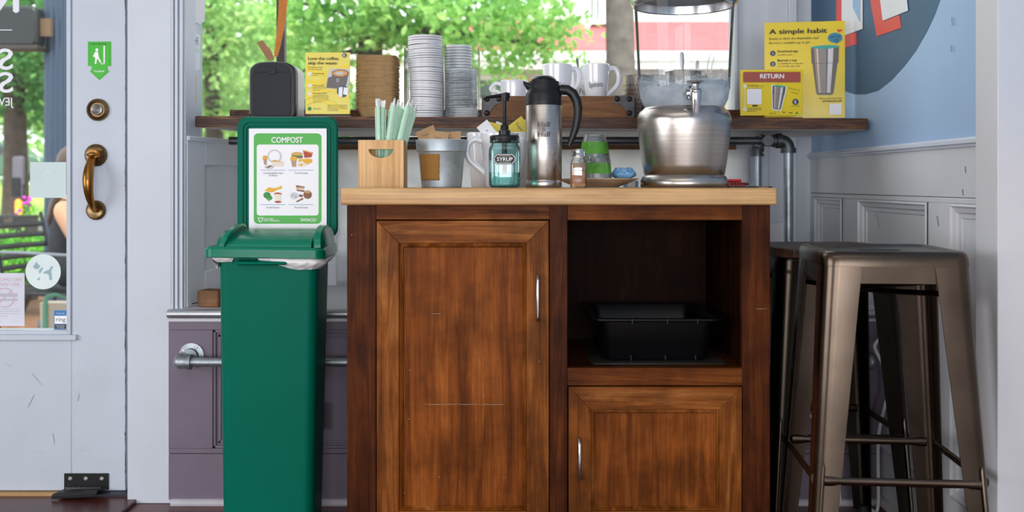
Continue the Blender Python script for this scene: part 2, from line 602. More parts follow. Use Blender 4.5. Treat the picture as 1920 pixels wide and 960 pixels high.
    def prism(s, pts, y0, y1):
        """extrude (x, z) outline from y0 to y1"""
        return s.loft([[(x, y0, z) for x, z in pts], [(x, y1, z) for x, z in pts]])

    def prism_z(s, pts, z0, z1):
        return s.loft([[(x, y, z0) for x, y in pts], [(x, y, z1) for x, y in pts]])

    def prism_x(s, pts, x0, x1):
        return s.loft([[(x0, y, z) for y, z in pts], [(x1, y, z) for y, z in pts]])

    def plate_hole(s, outer, holes, y0, y1):
        """(x, z) outline with holes, given thickness along y"""
        n0 = len(s.bm.faces)
        edges = []
        loops = []
        for lp in [outer] + holes:
            vv = [s.v((x, y0, z)) for x, z in lp]
            loops.append(vv)
            for a, b in zip(vv, vv[1:] + vv[:1]):
                edges.append(s.bm.edges.new((a, b)))
        r = bmesh.ops.triangle_fill(s.bm, use_beauty=True, use_dissolve=False, edges=edges)
        fs = [g for g in r['geom'] if isinstance(g, bmesh.types.BMFace)]
        ex = bmesh.ops.extrude_face_region(s.bm, geom=fs)
        for g in ex['geom']:
            if isinstance(g, bmesh.types.BMVert):
                g.co.y = y1
        for f in s.bm.faces:
            if f.material_index == 0: f.material_index = s.mi
        return s


def rrect(x0, x1, z0, z1, r, n=6):
    out = []
    for cx, cz, a in ((x1 - r, z1 - r, 0), (x0 + r, z1 - r, 90), (x0 + r, z0 + r, 180), (x1 - r, z0 + r, 270)):
        for k in range(n + 1):
            t = R(a + 90 * k / n)
            out.append((cx + r * math.cos(t), cz + r * math.sin(t)))
    return out


def obj(name, b, mat, parent=None, bevel=0, smooth=True, ang=38, seg=2, recalc=True, kind=None, sub=0):
    me = bpy.data.meshes.new(name)
    if recalc:
        bmesh.ops.recalc_face_normals(b.bm, faces=b.bm.faces)
    b.bm.to_mesh(me)
    b.bm.free()
    for m in (mat if isinstance(mat, (list, tuple)) else [mat]):
        me.materials.append(M[m] if isinstance(m, str) else m)
    if smooth:
        me.shade_smooth()
        me.set_sharp_from_angle(angle=R(ang))
    o = bpy.data.objects.new(name, me)
    COL.objects.link(o)
    if parent: o.parent = parent
    if bevel:
        md = o.modifiers.new('bevel', 'BEVEL')
        md.width = bevel
        md.segments = seg
        md.limit_method = 'ANGLE'
        md.angle_limit = R(40)
        md.harden_normals = False
    if sub:
        md = o.modifiers.new('subsurf', 'SUBSURF')
        md.levels = md.render_levels = sub
    if kind: o['kind'] = kind
    return o


def tag(o, label, cat, group=None, kind=None):
    o['label'] = label
    o['category'] = cat
    if group: o['group'] = group
    if kind: o['kind'] = kind
    return o


def thing(name, label, cat, loc=(0, 0, 0), rotz=0, group=None):
    o = bpy.data.objects.new(name, None)
    o.empty_display_size = 0.05
    COL.objects.link(o)
    o.location = loc
    o.rotation_euler = (0, 0, rotz)
    return tag(o, label, cat, group)


def struct(name, b, mat, parent=None, bevel=0, **kw):
    return obj(name, b, mat, parent, bevel, kind='structure', **kw)


def dup(o, loc=None, rot=None, label=None, group=None, parent=None):
    c = o.copy()
    COL.objects.link(c)
    if parent: c.parent = parent
    if loc is not None: c.location = loc
    if rot is not None: c.rotation_euler = rot
    if label: c['label'] = label
    if group: c['group'] = group
    for ch in list(o.children):
        dup(ch, parent=c)
    return c


def glyphs(body, h, align='LEFT', bold=0.0, w=None, shear=0.0, spacing=1.0, fat=0.0):
    """letters as flat polygons: list of faces of (x, z) with cap height h"""
    cu = bpy.data.curves.new('lettering', 'FONT')
    cu.body = body
    cu.size = 1
    cu.align_x = align
    cu.offset = bold if bold <= .008 else 0
    cu.shear = shear
    cu.space_character = spacing
    cu.resolution_u = 3
    o = bpy.data.objects.new('lettering', cu)
    COL.objects.link(o)
    bpy.context.view_layer.update()
    dg = bpy.context.evaluated_depsgraph_get()
    me = bpy.data.meshes.new_from_object(o.evaluated_get(dg))
    COL.objects.unlink(o)
    bpy.data.objects.remove(o)
    k = h / 0.70
    pts = [(v.co.x * k, v.co.y * k, 0) for v in me.vertices]
    faces = [tuple(p.vertices) for p in me.polygons]
    if bold > .008:                      # heavier stroke: the same letters laid again a hair to each side
        n0, f0 = len(pts), list(faces)
        base = list(pts)
        for q_, (sx_, sz_) in enumerate(((-1, 0), (1, 0), (0, -.6), (0, .6))):
            pts += [(x + sx_ * bold * k * .8, z + sz_ * bold * k * .8, q_ + 1) for x, z, _l in base]
            faces += [tuple(i + n0 * (q_ + 1) for i in f) for f in f0]
    bpy.data.meshes.remove(me)
    bpy.data.curves.remove(cu)
    if w and pts:
        xs = [p[0] for p in pts]
        f = w / max(1e-6, max(xs) - min(xs))
        mid = 0 if align == 'CENTER' else min(xs)
        pts = [((x - mid) * f, z, q_) for x, z, q_ in pts]
    return pts, faces


def write(name, items, mat, parent, y=-0.001, mapf=None):
    """items: (body, x, z, h, dict). One mesh of lettering on a sheet facing the room; mapf bends it onto another surface."""
    b = B()
    for it in items:
        body, x, z, h = it[:4]
        kw = dict(it[4]) if len(it) > 4 else {}
        rot = kw.pop('rot', 0)
        mir = kw.pop('mirror', False)
        pts, faces = glyphs(body, h, **kw)
        c, sn = math.cos(rot), math.sin(rot)
        vs = []
        for px, pz, lay in pts:
            if mir: px = -px
            qx, qz = x + px * c - pz * sn, z + px * sn + pz * c
            if mapf:
                mx, my, mz = mapf(qx, qz)
                g = 1 + .0012 * lay if lay else 1
                vs.append(b.v((mx * g, my * g, mz)))
            else:
                vs.append(b.v((qx, y - .00003 * lay, qz)))
        for f in faces:
            b.face([vs[i] for i in f])
    return obj(name, b, mat, parent, smooth=False, recalc=False)


def lines_of_print(b, x, z, w, n, pitch, hgt, y, rnd):
    """illegibly small print: rows of short word-length bars"""
    for k in range(n):
        cx = x
        end = x + w * (1 if k < n - 1 else 0.6)
        while cx < end - hgt:
            ln = min(rnd.uniform(2.0, 5.0) * hgt, end - cx)
            b.flat([(cx, z - k * pitch), (cx + ln, z - k * pitch), (cx + ln, z - k * pitch + hgt), (cx, z - k * pitch + hgt)], y)
            cx += ln + hgt * 0.9
    return b


# ================================================================== THE SETTING
WX = 1.075            # right wall
FY = 2.94             # lower front wall
LEDGE = 0.565
SILL = 1.06
BAY = 3.62            # window at the back of the bay

struct('floor', B().box(-3.6, 1.3, -3.6, 3.02, -0.1, 0), 'floor')
struct('ceiling', B().box(-3.6, 1.4, -3.6, 3.8, 3.1, 3.25), 'ceiling')
struct('wall_rear', B().box(-3.6, 1.4, -3.7, -3.6, 0, 3.1), 'rear_wall')
struct('wall_left', B().box(-3.7, -3.6, -3.6, 3.1, 0, 3.1), 'rear_wall')
b = B()
b.box(-3.6, -2.10, 2.98, 3.12, 0, 3.1)
b.box(-2.10, -1.128, 2.98, 3.12, 2.12, 3.1)
struct('wall_front', b, 'white_paint')

# --- door
DX1 = X(235.5, 2.99)
GX1, GZ0 = X(134, 2.99), Z(627, 2.99)
b = B()
b.box(GX1, DX1, 2.99, 3.035, 0.022, 2.11)           # lock stile
b.box(-2.08, -1.96, 2.99, 3.035, 0.022, 2.11)       # hinge stile
b.box(-1.96, GX1, 2.99, 3.035, 0.022, GZ0)          # bottom rail
b.box(-1.96, GX1, 2.99, 3.035, 1.98, 2.11)
door = struct('door_1', b, 'door_paint', bevel=0.002)
b = B()                                             # glazing bead
bw = 0.013
b.prism([(-1.96, GZ0), (GX1, GZ0), (GX1 - bw, GZ0 + bw), (-1.96, GZ0 + bw)], 2.984, 3.03)
b.prism([(GX1, GZ0), (GX1, 1.98), (GX1 - bw, 1.98), (GX1 - bw, GZ0 + bw)], 2.984, 3.03)
b.box(-1.96, GX1 + 0.018, 2.978, 2.992, GZ0 - 0.016, GZ0)
struct('glazing_bead', b, 'door_paint', door, bevel=0.002)
struct('door_pane', B().box(-1.96, GX1 - 0.004, 3.008, 3.012, GZ0, 1.98), 'pane', door)
# dark, chipped edges of the door
b = B()
rnd = random.Random(5)
left, right = [], []
z, w = 0.03, 0.0
while z < 2.0:
    w = max(0.0003, min(.0038, w * .75 + rnd.gauss(0, .0006) + (rnd.random() < .04) * rnd.uniform(.0008, .0026)))
    left.append((DX1 - w, z))
    right.append((DX1 + .0006, z))
    z += rnd.uniform(.003, .012)
for k in range(len(left) - 1):
    b.flat([left[k], right[k], right[k + 1], left[k + 1]], 2.9892)
struct('chipped_edge', b, pm('chipped_brown', '#3d291d', 0.8, var=0.3, vs=80), door, smooth=False)
b = B()
for (x0, y0, x1, y1) in ((60, 700, 78, 722), (52, 764, 64, 740), (148, 738, 146, 752), (99, 812, 102, 833), (8, 680, 22, 688), (66, 845, 84, 850), (150, 846, 160, 842)):
    p0, p1 = (X(x0, 2.99), Z(y0, 2.99)), (X(x1, 2.99), Z(y1, 2.99))
    b.flat([p0, (p0[0] + 0.0015, p0[1]), (p1[0] + 0.0015, p1[1]), p1], 2.9892)
struct('scuff_wear', b, pm('scuff', '#8d8f98', 0.8), door, smooth=False)

# door furniture
DY = 2.99
b = B()
zx, zz = X(184, DY), Z(206, DY)


def yl(b, prof, cx, cz, y0, seg=32):
    """lathe about an axis that points at the room: prof (r, distance out from y0)"""
    t = B()
    t.lathe(prof, seg)
    me = bpy.data.meshes.new('tmp')
    for v in t.bm.verts:
        x, y, z = v.co
        v.co = Vector((cx + x, y0 - z, cz + y))
    t.bm.to_mesh(me)
    t.bm.free()
    n0 = len(b.bm.faces)
    b.bm.from_mesh(me)
    b.bm.faces.ensure_lookup_table()
    for f in b.bm.faces[n0:]:
        f.material_index = b.mi
    bpy.data.meshes.remove(me)
    return b


px = L(1, DY)
yl(b, [(0, 0), (21 * px, 0), (21 * px, 3 * px), (19 * px, 6 * px), (15.5 * px, 8 * px), (13.5 * px, 4 * px), (12 * px, 4 * px), (0, 4 * px)], zx, zz, DY)
bolt = struct('deadbolt', b, 'old_brass', door)
b = B()
yl(b, [(0, 0), (11 * px, 4 * px), (10.5 * px, 9 * px), (0, 9.5 * px)], zx, zz, DY)
b.rot_box((zx, DY - 0.019, zz - 0.006), (0.021, 0.012, 0.007), Matrix.Rotation(R(-12), 3, 'Y'))
struct('thumb_turn', b, 'chrome', bolt, bevel=0.0015)
hx, hz0, hz1 = X(180.5, DY), Z(291, DY), Z(394, DY)
b = B()
yl(b, [(0, 0), (21 * px, 0), (21 * px, 3 * px), (18 * px, 6 * px), (15 * px, 4.5 * px), (0, 4.5 * px)], hx, hz0, DY)
up = struct('rosette', b, 'old_brass', door)
for s in (-1, 1):
    struct('screw', yl(B(), [(0, 0), (3 * px, 0), (2.4 * px, 2 * px), (0, 2.4 * px)], hx + s * 14 * px, hz0 + 0.001, DY - 4.4 * px, 12), 'rivet', up)
b = B()
yl(b, [(0, 0), (18.5 * px, 0), (18.5 * px, 3 * px), (15 * px, 6.5 * px), (12 * px, 5 * px), (0, 5 * px)], hx, hz1, DY)
struct('rosette', b, 'old_brass', door)
b = B()
pts, rs = [], []
for i in range(15):
    t = i / 14
    z = hz0 - 0.004 + (hz1 + 0.004 - hz0) * t
    pts.append((hx - 0.004 + 0.004 * t, DY - 0.012 - 0.042 * math.sin(PI * min(1, max(0, t * 1.0))) ** 0.7, z))
    rs.append(0.0075 + 0.009 * math.sin(PI * (0.12 + 0.8 * t)) ** 1.4 * (1.05 - 0.5 * t))
b.tube(pts, rs, 20)
for v in b.bm.verts:      # reeded grip
    pass
grip = struct('handle', b, 'brass', door)
b = B()
b.loft([[(hx + dx, y, hz0 + dz) for dx, dz in rrect(-0.010, 0.012, -0.008, 0.014, 0.005, 4)] for y in (DY - 0.006, DY - 0.026)])
b.ball((hx - 0.001, DY - 0.028, hz0 + 0.001), (0.013, 0.012, 0.008))
struct('thumb_latch', b, 'brass', door)
b = B()
for k in range(3):
    q = [(p[0] + (k - 1) * rs[i] * 0.55, p[1] - rs[i] * (0.97 if k == 1 else 0.80), p[2]) for i, p in enumerate(pts)]
    b.tube(q[1:-1], 0.0022, 6)
struct('reeding', b, 'brass', grip)

# jamb and moulded trim between the door and the bay
b = B()
b.box(X(238.5, FY), X(321, FY), FY, 3.12, 0, 3.1)
struct('trim_1', b, 'white_paint', bevel=0.002)
b = B()
x0 = X(321, FY)
for i, (w, dy) in enumerate(((0.006, 0.000), (0.004, 0.010), (0.008, 0.002), (0.005, 0.012), (0.008, 0.006), (0.005, 0.018))):
    b.box(x0, x0 + w, FY + dy, 3.12, LEDGE, 3.1)
    x0 += w
struct('trim_2', b, 'white_paint', bevel=0.001)
b = B()
b.box(-1.128, X(238.5, FY) + 0.001, 3.04, 3.1, 0, 3.1)
struct('trim_3', b, pm('door_gap', '#2b211d', 0.9))

# bay: left flank (panelled below a pane), back, ledge
SA, SB = Vector((-0.942, 2.965)), Vector((-0.815, BAY))
sdir = (SB - SA).normalized()
snrm = Vector((sdir.y, -sdir.x))          # into the bay


def sp(t, off, z):
    """a point on the bay's left flank: t along it from the room, off into the bay"""
    p = SA.lerp(SB, t) + snrm * off
    return (p.x, p.y, z)


def slab(b, t0, t1, z0, z1, o0, o1):
    b.loft([[sp(t0, o0, z0), sp(t1, o0, z0), sp(t1, o0, z1), sp(t0, o0, z1)], [sp(t0, o1, z0), sp(t1, o1, z0), sp(t1, o1, z1), sp(t0, o1, z1)]])
    return b


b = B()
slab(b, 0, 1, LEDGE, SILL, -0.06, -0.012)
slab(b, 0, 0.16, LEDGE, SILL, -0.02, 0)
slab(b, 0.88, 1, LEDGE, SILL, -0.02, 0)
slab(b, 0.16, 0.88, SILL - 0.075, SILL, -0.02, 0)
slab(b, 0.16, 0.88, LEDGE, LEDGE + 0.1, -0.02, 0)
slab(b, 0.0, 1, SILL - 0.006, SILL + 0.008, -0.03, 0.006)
struct('wall_bay_left', b, 'bay_paint_lifted', bevel=0.003)
struct('window_2', slab(B(), 0.0, 0.985, SILL, 2.7, -0.028, -0.024), 'pane')
struct('wall_bay_left_head', slab(B(), 0, 1, 2.7, 3.1, -0.06, 0), 'white_paint')
WR = X(1375, BAY)
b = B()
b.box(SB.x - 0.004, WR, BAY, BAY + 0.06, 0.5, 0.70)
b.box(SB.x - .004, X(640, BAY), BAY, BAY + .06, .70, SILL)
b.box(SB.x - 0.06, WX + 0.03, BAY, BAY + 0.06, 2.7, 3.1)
struct('wall_bay_back', b, 'bay_paint_lifted')
struct('window_1', B().box(SB.x, WR, BAY + 0.02, BAY + 0.026, 0.70, 2.7), 'pane')
struct('trim_4', B().box(SB.x - 0.006, WR, BAY - 0.05, BAY + 0.03, SILL - 0.012, SILL + 0.006), 'block_wood', bevel=0.002)
struct('trim_5', B().box(X(519, BAY), X(534, BAY), BAY - 0.01, BAY + 0.03, SILL, 2.7), 'mullion', bevel=0.003)
b = B()                                    # white return right of the window
b.box(WR, WX + 0.02, BAY, BAY + 0.08, 0.5, 3.1)
b.box(WR, WR + 0.012, BAY - 0.02, BAY, SILL, 3.1)
b.box(X(1440, BAY), X(1476, BAY), BAY - 0.016, BAY, 0.5, 3.1)
b.box(X(1476, BAY), X(1491, BAY), BAY - 0.026, BAY, 0.5, 3.1)
struct('wall_bay_right', b, 'white_paint', bevel=0.003)

b = B()
b.box(-0.985, WX + 0.01, 2.925, BAY, LEDGE - 0.035, LEDGE)
struct('trim_6', b, 'grey_paint')
b = B()
b.cyl((-0.985, 2.925, LEDGE - 0.013), (WX, 2.925, LEDGE - 0.013), 0.0135, seg=20)
struct('trim_7', b, 'alu')

# lower front wall with sunk panels
b = B()
b.box(-0.985, WX + 0.02, FY, FY + 0.06, 0, LEDGE - 0.035)
for x0, x1 in ((-0.985, X(401, FY)), (-0.28, -0.18), (0.45, 0.55), (1.04, WX + 0.01)):
    b.box(x0, x1, FY - 0.012, FY + .01, 0.1622, 0.5048)
b.box(-0.985, WX, FY - 0.012, FY + .01, 0.505, LEDGE - 0.03)
b.box(-0.985, WX, FY - 0.012, FY + .01, 0.148, 0.162)
b.box(-0.985, WX, FY - 0.012, FY + .01, 0.015, 0.1465)
for x0, x1 in ((X(401, FY), -0.28), (-0.18, 0.45), (0.55, 1.04)):    # stepped bead round each panel
    for d, t in ((0.0, 0.008), (0.014, 0.004)):
        a0, a1, c0, c1 = x0 + d, x1 - d, 0.162 + d, 0.505 - d
        w = 0.008
        for q in ((a0, a0 + w, c0, c1), (a1 - w, a1, c0, c1), (a0, a1, c0, c0 + w), (a0, a1, c1 - w, c1)):
            b.box(q[0], q[1], FY - t, FY, q[2], q[3])
struct('wall_front_low', b, 'purple_paint', bevel=0.0015)
b = B()
b.tube([(-0.975, FY - 0.014, 0.006), (WX, FY - 0.014, 0.006)], 0.013, 12)
struct('baseboard_front', b, pm('worn_white_skirting', '#b9b6bd', 0.5, var=0.12, vs=12))

# right wall: blue above, panelled dado below
struct('wall_right', B().box(WX + 0.004, WX + 0.12, -3.6, BAY + 0.06, 1.02, 3.1), 'blue_paint')
b = B()
b.box(WX + 0.015, WX + 0.12, -3.6, BAY + 0.06, 0, 1.02)
b.box(WX, WX + 0.02, 2.15, BAY, 0.895, 1.02)
b.box(WX, WX + 0.02, 2.15, BAY, 0.880, 0.8935)
b.box(WX, WX + 0.02, 2.15, BAY, 0, 0.165)
YS = [(2.15, 2.237), (2.467, 2.602), (3.118, 3.268), (3.56, BAY)]
for y0, y1 in YS:
    b.box(WX, WX + 0.02, y0, y1, 0.165, 0.88)
struct('wall_right_dado', b, 'grey_paint', bevel=0.002)
b = B()


def dado_mould(y0, y1, z0=0.165, z1=0.88):
    prof = ((0.0, -0.003), (0.006, -0.006), (0.010, 0.000), (0.020, 0.003), (0.024, 0.009), (0.034, 0.011), (0.036, 0.0148))
    rings = []
    for d, dx in prof:
        rings.append([(WX + dx, y0 + d, z0 + d), (WX + dx, y1 - d, z0 + d), (WX + dx, y1 - d, z1 - d), (WX + dx, y0 + d, z1 - d)])
    b.loft(rings, False, False)


for (a, c), (d, e) in zip(YS, YS[1:]):
    dado_mould(c, d)
struct('trim_8', b, 'grey_paint', ang=20, recalc=False)
b = B()
b.prism_z([(0, 0)] * 3, 0, 0) if False else None
prof = [(WX, 1.014), (WX - 0.006, 1.015), (WX - 0.008, 1.020), (WX - 0.014, 1.023), (WX - 0.014, 1.029), (WX - 0.006, 1.032), (WX - 0.005, 1.037), (WX + 0.006, 1.038), (WX + 0.006, 1.014)]
b.loft([[(x, 2.15, z) for x, z in prof], [(x, BAY, z) for x, z in prof]])
struct('trim_9', b, 'white_paint', ang=25)
struct('baseboard_right', B().prism_z([(WX - 0.012, 2.15), (WX, 2.15), (WX, FY), (WX - 0.012, FY)], 0, 0.03), 'grey_paint', bevel=0.004)
b = B()
b.box(X(1870.5, 2.10), 1.3, 2.10, 2.2, 0, 3.1)
struct('trim_10', b, 'grey_paint', bevel=0.002)
b = B()
for (x0, y0, x1, y1) in ((1786, 32, 1787, 48), (1785, 84, 1785, 97), (1811, 312, 1812, 324), (1758, 405, 1761, 424), (1806, 355, 1807, 366), (1644, 400, 1650, 428)):
    q = []
    for (a, c) in ((x0, y0), (x1, y1)):
        Y = K * WX / (a - 955)
        q.append((Y, Z(c, Y)))
    b.poly([(WX - 0.001, q[0][0], q[0][1]), (WX - 0.001, q[0][0] + 0.004, q[0][1]), (WX - 0.001, q[1][0] + 0.004, q[1][1]), (WX - 0.001, q[1][0], q[1][1])])
struct('wall_right_scuff_wear', b, pm('wall_scuff', '#74798a', 0.8), smooth=False)

# threshold at the door
b = B()
b.box(-2.3, X(246, 2.9), 2.80, 2.99, 0, 0.012)
struct('floor_step', b, 'floor_dark', bevel=0.003)
struct('floor_threshold', B().box(-2.1, X(118, 2.96), 2.97, 3.04, 0.0, 0.020), 'threshold', bevel=0.002)
struct('floor_threshold_plate', B().box(X(118, 2.96), X(246, 2.96), 2.965, 3.04, 0.0, 0.021), 'dark_metal', bevel=0.002)

# mural painted on the blue wall
mur = thing('wall_mural', 'dark teal round mural with white and red letter shapes on blue wall', 'mural', (WX, 2.9, 1.6))


def wp(px, py, off):
    Y = K * WX / (px - 955.0)
    return (-off, Y - 2.9, Z(py, Y) - 1.6)


def wpoly(name, pts, off, m):
    b = B()
    p = [wp(x, y, off) for x, y in pts]
    q = [(a[0] + 0.0012, a[1], a[2]) for a in p]
    b.loft([p, q])
    return obj(name, b, m, mur, smooth=False)


blob = []
c0 = wp(1598, 178, 0)
wpoly('disc', [(1497, -40), (1497, 0), (1506, 45), (1520, 88), (1536, 120), (1556, 150), (1580, 170), (1600, 177), (1620, 177), (1645, 170), (1670, 150), (1695, 122), (1715, 95), (1735, 60), (1750, 28), (1760, 0), (1768, -40), (1772, -90), (1765, -150), (1735, -210), (1690, -235), (1640, -225), (1585, -190), (1540, -140), (1510, -90)], -0.003, 'mural_teal')
wpoly('letter_shadow', [(1567, -60), (1580, -60), (1580, 68), (1604, 60), (1605, 83), (1581, 90), (1567, 90)], -0.0015, 'mural_red')
wpoly('letter_shadow', [(1626, -30), (1650, -30), (1655, 40), (1685, 28), (1689, 52), (1643, 68), (1634, 20)], -0.0015, 'mural_red')
wpoly('letter_face', [(1578, -60), (1617, -60), (1617, 54), (1579, 68), (1578, 68)], 0.0, 'mural_white')
wpoly('letter_face', [(1645, -30), (1697, -30), (1702, 20), (1655, 39), (1650, 0)], 0.0, 'mural_white')
wpoly('letter_side', [(1599, -20), (1613, -20), (1613, 41), (1600, 15)], 0.0015, 'mural_blue')

# ================================================================== CABINET
CY = 2.38
cx = lambda p: X(p, CY)
cz = lambda p: Z(p, CY)
cab = thing('serving_cabinet', 'dark stained wooden cabinet with two panelled doors and an open cubby', 'cabinet', (0, 0, 0))
CTOP = Z(384.5, 2.365)
xL, xR = cx(650.5), cx(1444)
yB = 2.84
b = B()
t = 0.018
b.box(xL, xL + t, CY + 0.02, yB, 0.02, CTOP)
b.box(xR - t, xR, CY + 0.02, yB, 0.02, CTOP)
b.box(xL + t, xR - t, yB - 0.012, yB, 0.02, CTOP - 0.001)
b.box(xL + t, xR - t, CY + 0.02, yB - 0.012, 0.06, 0.08)
b.box(xL + t, xR - t, CY + 0.02, yB - 0.012, CTOP - 0.014, CTOP - 0.001)
b.box(cx(1040), cx(1058), CY + 0.02, yB - 0.012, 0.08, CTOP - 0.014)                    # inner partition
obj('carcass', b, 'cab_shaded', cab, bevel=0.001)
obj('partition', B().box(cx(1393), cx(1393) + 0.012, CY + 0.022, yB - 0.013, cz(690), CTOP - 0.016), 'cab_shaded', cab)
obj('cubby_floor', B().box(cx(1058), xR - t - 0.001, CY + 0.02, yB - 0.013, cz(690) - 0.018, cz(690)), 'cubby_floor_wood', cab)
for nm, q in (('stile', (650.5, 705, 384.5, 1085)), ('stile', (1030.5, 1064, 384.5, 1085)), ('stile', (1392, 1444, 384.5, 1085))):
    obj(nm, B().box(cx(q[0]), cx(q[1]), CY, CY + 0.02, 0.02, CTOP), 'frame_v', cab, bevel=0.0012)
for q in ((705, 1030.5, 384.5, 412), (1064, 1392, 384.5, 413), (1064, 1392, 690, 723), (705, 1030.5, 1002, 1062), (1064, 1392, 1002, 1062)):
    obj('rail', B().box(cx(q[0]), cx(q[1]), CY + 0.0005, CY + 0.02, cz(q[3]), min(CTOP, cz(q[2]))), 'frame_h', cab, bevel=0.0012)


def panel_door(x0, x1, y0, y1, sw, name='door'):
    """inset door: four mitred frame members round a sunk panel"""
    X0, X1, Z1, Z0 = cx(x0), cx(x1), cz(y0), cz(y1)
    w = L(sw, CY)
    f0, f1 = CY - 0.003, CY + 0.017
    b = B()
    b.mi = 1
    b.box(X0 + w * 0.8, X1 - w * 0.8, CY + 0.008, CY + 0.014, Z0 + w * 0.8, Z1 - w * 0.8)
    o = obj(name, b, ['cab_v', 'cab_panel'], cab)
    for nm, pts, m in (('top_rail', [(X0, Z1), (X1, Z1), (X1 - w, Z1 - w), (X0 + w, Z1 - w)], 'cab_h'),
                       ('bottom_rail', [(X0, Z0), (X1, Z0), (X1 - w, Z0 + w), (X0 + w, Z0 + w)], 'cab_h'),
                       ('side_stile', [(X0, Z0), (X0, Z1), (X0 + w, Z1 - w), (X0 + w, Z0 + w)], 'cab_v'),
                       ('side_stile', [(X1, Z0), (X1, Z1), (X1 - w, Z1 - w), (X1 - w, Z0 + w)], 'cab_v')):
        obj(nm, B().prism(pts, f0, f1), m, o, bevel=0.0012)
    b = B()
    rings = []
    for d, y in ((-0.001, f0 + 0.006), (0.002, f0 + 0.0035), (0.004, f0 + 0.003), (0.0055, f0 + 0.006), (0.0075, f0 + 0.0045), (0.0095, f0 + 0.008), (0.0105, CY + 0.0085)):
        e = w + d
        rings.append([(X0 + e, y, Z0 + e), (X1 - e, y, Z0 + e), (X1 - e, y, Z1 - e), (X0 + e, y, Z1 - e)])
    b.loft(rings, False, False)
    obj('panel_bead', b, 'cab_v', o, ang=15, recalc=False)
    return o


d1 = panel_door(706.5, 1029, 414, 1000, 42)
d2 = panel_door(1066, 1390.5, 725.5, 1000, 42)


def bar_handle(px, y0, y1, lean, par):
    b = B()
    xx, z1, z0 = cx(px), cz(y0), cz(y1)
    pts = [(xx + lean * 0.004, CY - 0.001, z1 - 0.004), (xx + lean * 0.003, CY - 0.014, z1 - 0.004), (xx, CY - 0.022, z1 - 0.012), (xx, CY - 0.024, (z0 + z1) / 2), (xx - lean * 0.001, CY - 0.022, z0 + 0.012), (xx - lean * 0.003, CY - 0.014, z0 + 0.004), (xx - lean * 0.004, CY - 0.001, z0 + 0.004)]
    b.tube(pts, 0.0042, 12)
    return obj('handle', b, 'nickel', par)


bar_handle(1008, 514, 602, 0, d1)
bar_handle(1086, 819, 898, -0.6, d2)
b = B()
rnd = random.Random(3)
for x0, y0, x1 in ((795, 759.5, 944), (808, 589, 826), (1416, 579, 1438)):
    n = 14
    top = [(cx(x0 + (x1 - x0) * i / n), cz(y0 + rnd.uniform(-.3, .3)) + 0.0004) for i in range(n + 1)]
    bot = [(p[0], p[1] - rnd.uniform(0.0004, 0.0013)) for p in top]
    y = CY + 0.0074 if x1 < 1100 else CY - 0.0006
    b.flat(top + bot[::-1], y)
for px_, py_ in ((768, 695), (906, 744), (766, 787), (945, 897), (758, 926), (823, 896), (660, 440), (1011, 677)):
    b.disc(cx(px_), cz(py_), 0.0013, CY + 0.0074 if 752 < px_ < 985 else CY - 0.0036, seg=8)
obj('scratch_wear', b, pm('scratch', '#a08672', 0.7), cab, smooth=False)

b = B()
b.box(X(638.5, 2.362), X(1457, 2.362), 2.362, 2.855, CTOP, Z(352.6, 2.362))
top = obj('countertop', b, 'butcher', bevel=0.004, seg=3)
tag(top, 'pale butcher block worktop lying on the dark cabinet', 'countertop')
TOP = Z(352.6, 2.362)

# black tub in the cubby
tub = thing('bus_tub', 'black plastic bus tub inside the open cabinet cubby', 'tub', (X(1231, 2.46), 2.61, cz(690)))
b = B()
hw, hd, h = 0.151, 0.165, 0.105


def rr(hx, hy, r, z, n=5): return [(x, y, z) for x, y in rrect(-hx, hx, -hy, hy, r, n)]


b.loft([rr(hw * .80, hd * .84, .02, 0), rr(hw * .84, hd * .87, .028, .006), rr(hw * .93, hd * .94, .03, h - .012), rr(hw * .94, hd * .95, .03, h - .006),
        rr(hw * 1.06, hd * 1.05, .032, h - .006), rr(hw * 1.08, hd * 1.06, .034, h - .003), rr(hw * 1.07, hd * 1.055, .034, h), rr(hw * .95, hd * .955, .03, h + .001), rr(hw * .92, hd * .93, .028, h - .004),
        rr(hw * .82, hd * .85, .024, .006)], True, True)
obj('tub_body', b, 'tub_black', tub)
for xx in (-.062, .022, .095):
    obj('rim_rib', B().rot_box((xx, -hd * 1.045, h - .004), (0.004, 0.014, 0.012), Matrix.Rotation(0.1, 3, 'Y')), 'tub_black', tub, bevel=0.001)
    obj('base_rib', B().rot_box((xx, -hd * .87, .008), (0.004, 0.012, 0.014), Matrix.Rotation(0, 3, 'Y')), 'tub_black', tub, bevel=0.001)
b = B()
b.loft([[(x, y, z) for x, y in rrect(-.16, .165, -.178, .15, .01, 3)] for z in (0.0003, 0.0012)])
o = obj('tray_liner', b, pm('dark_liner', '#33332f', 0.35, bump=0.4, bs=40), None)
o.location = tub.location
tag(o, 'dark crinkled liner sheet lying under the black tub', 'liner')
tub.location.z += 0.0014

# ================================================================== COMPOST BIN
BY = 2.60
bb = thing('compost_bin', 'tall green plastic compost bin with a sign board lid beside the cabinet', 'bin', (0, 0, 0))


def rrz(x0, x1, y0, y1, r, z, n=6): return [(x, y, z) for x, y in rrect(x0, x1, y0, y1, r, n)]


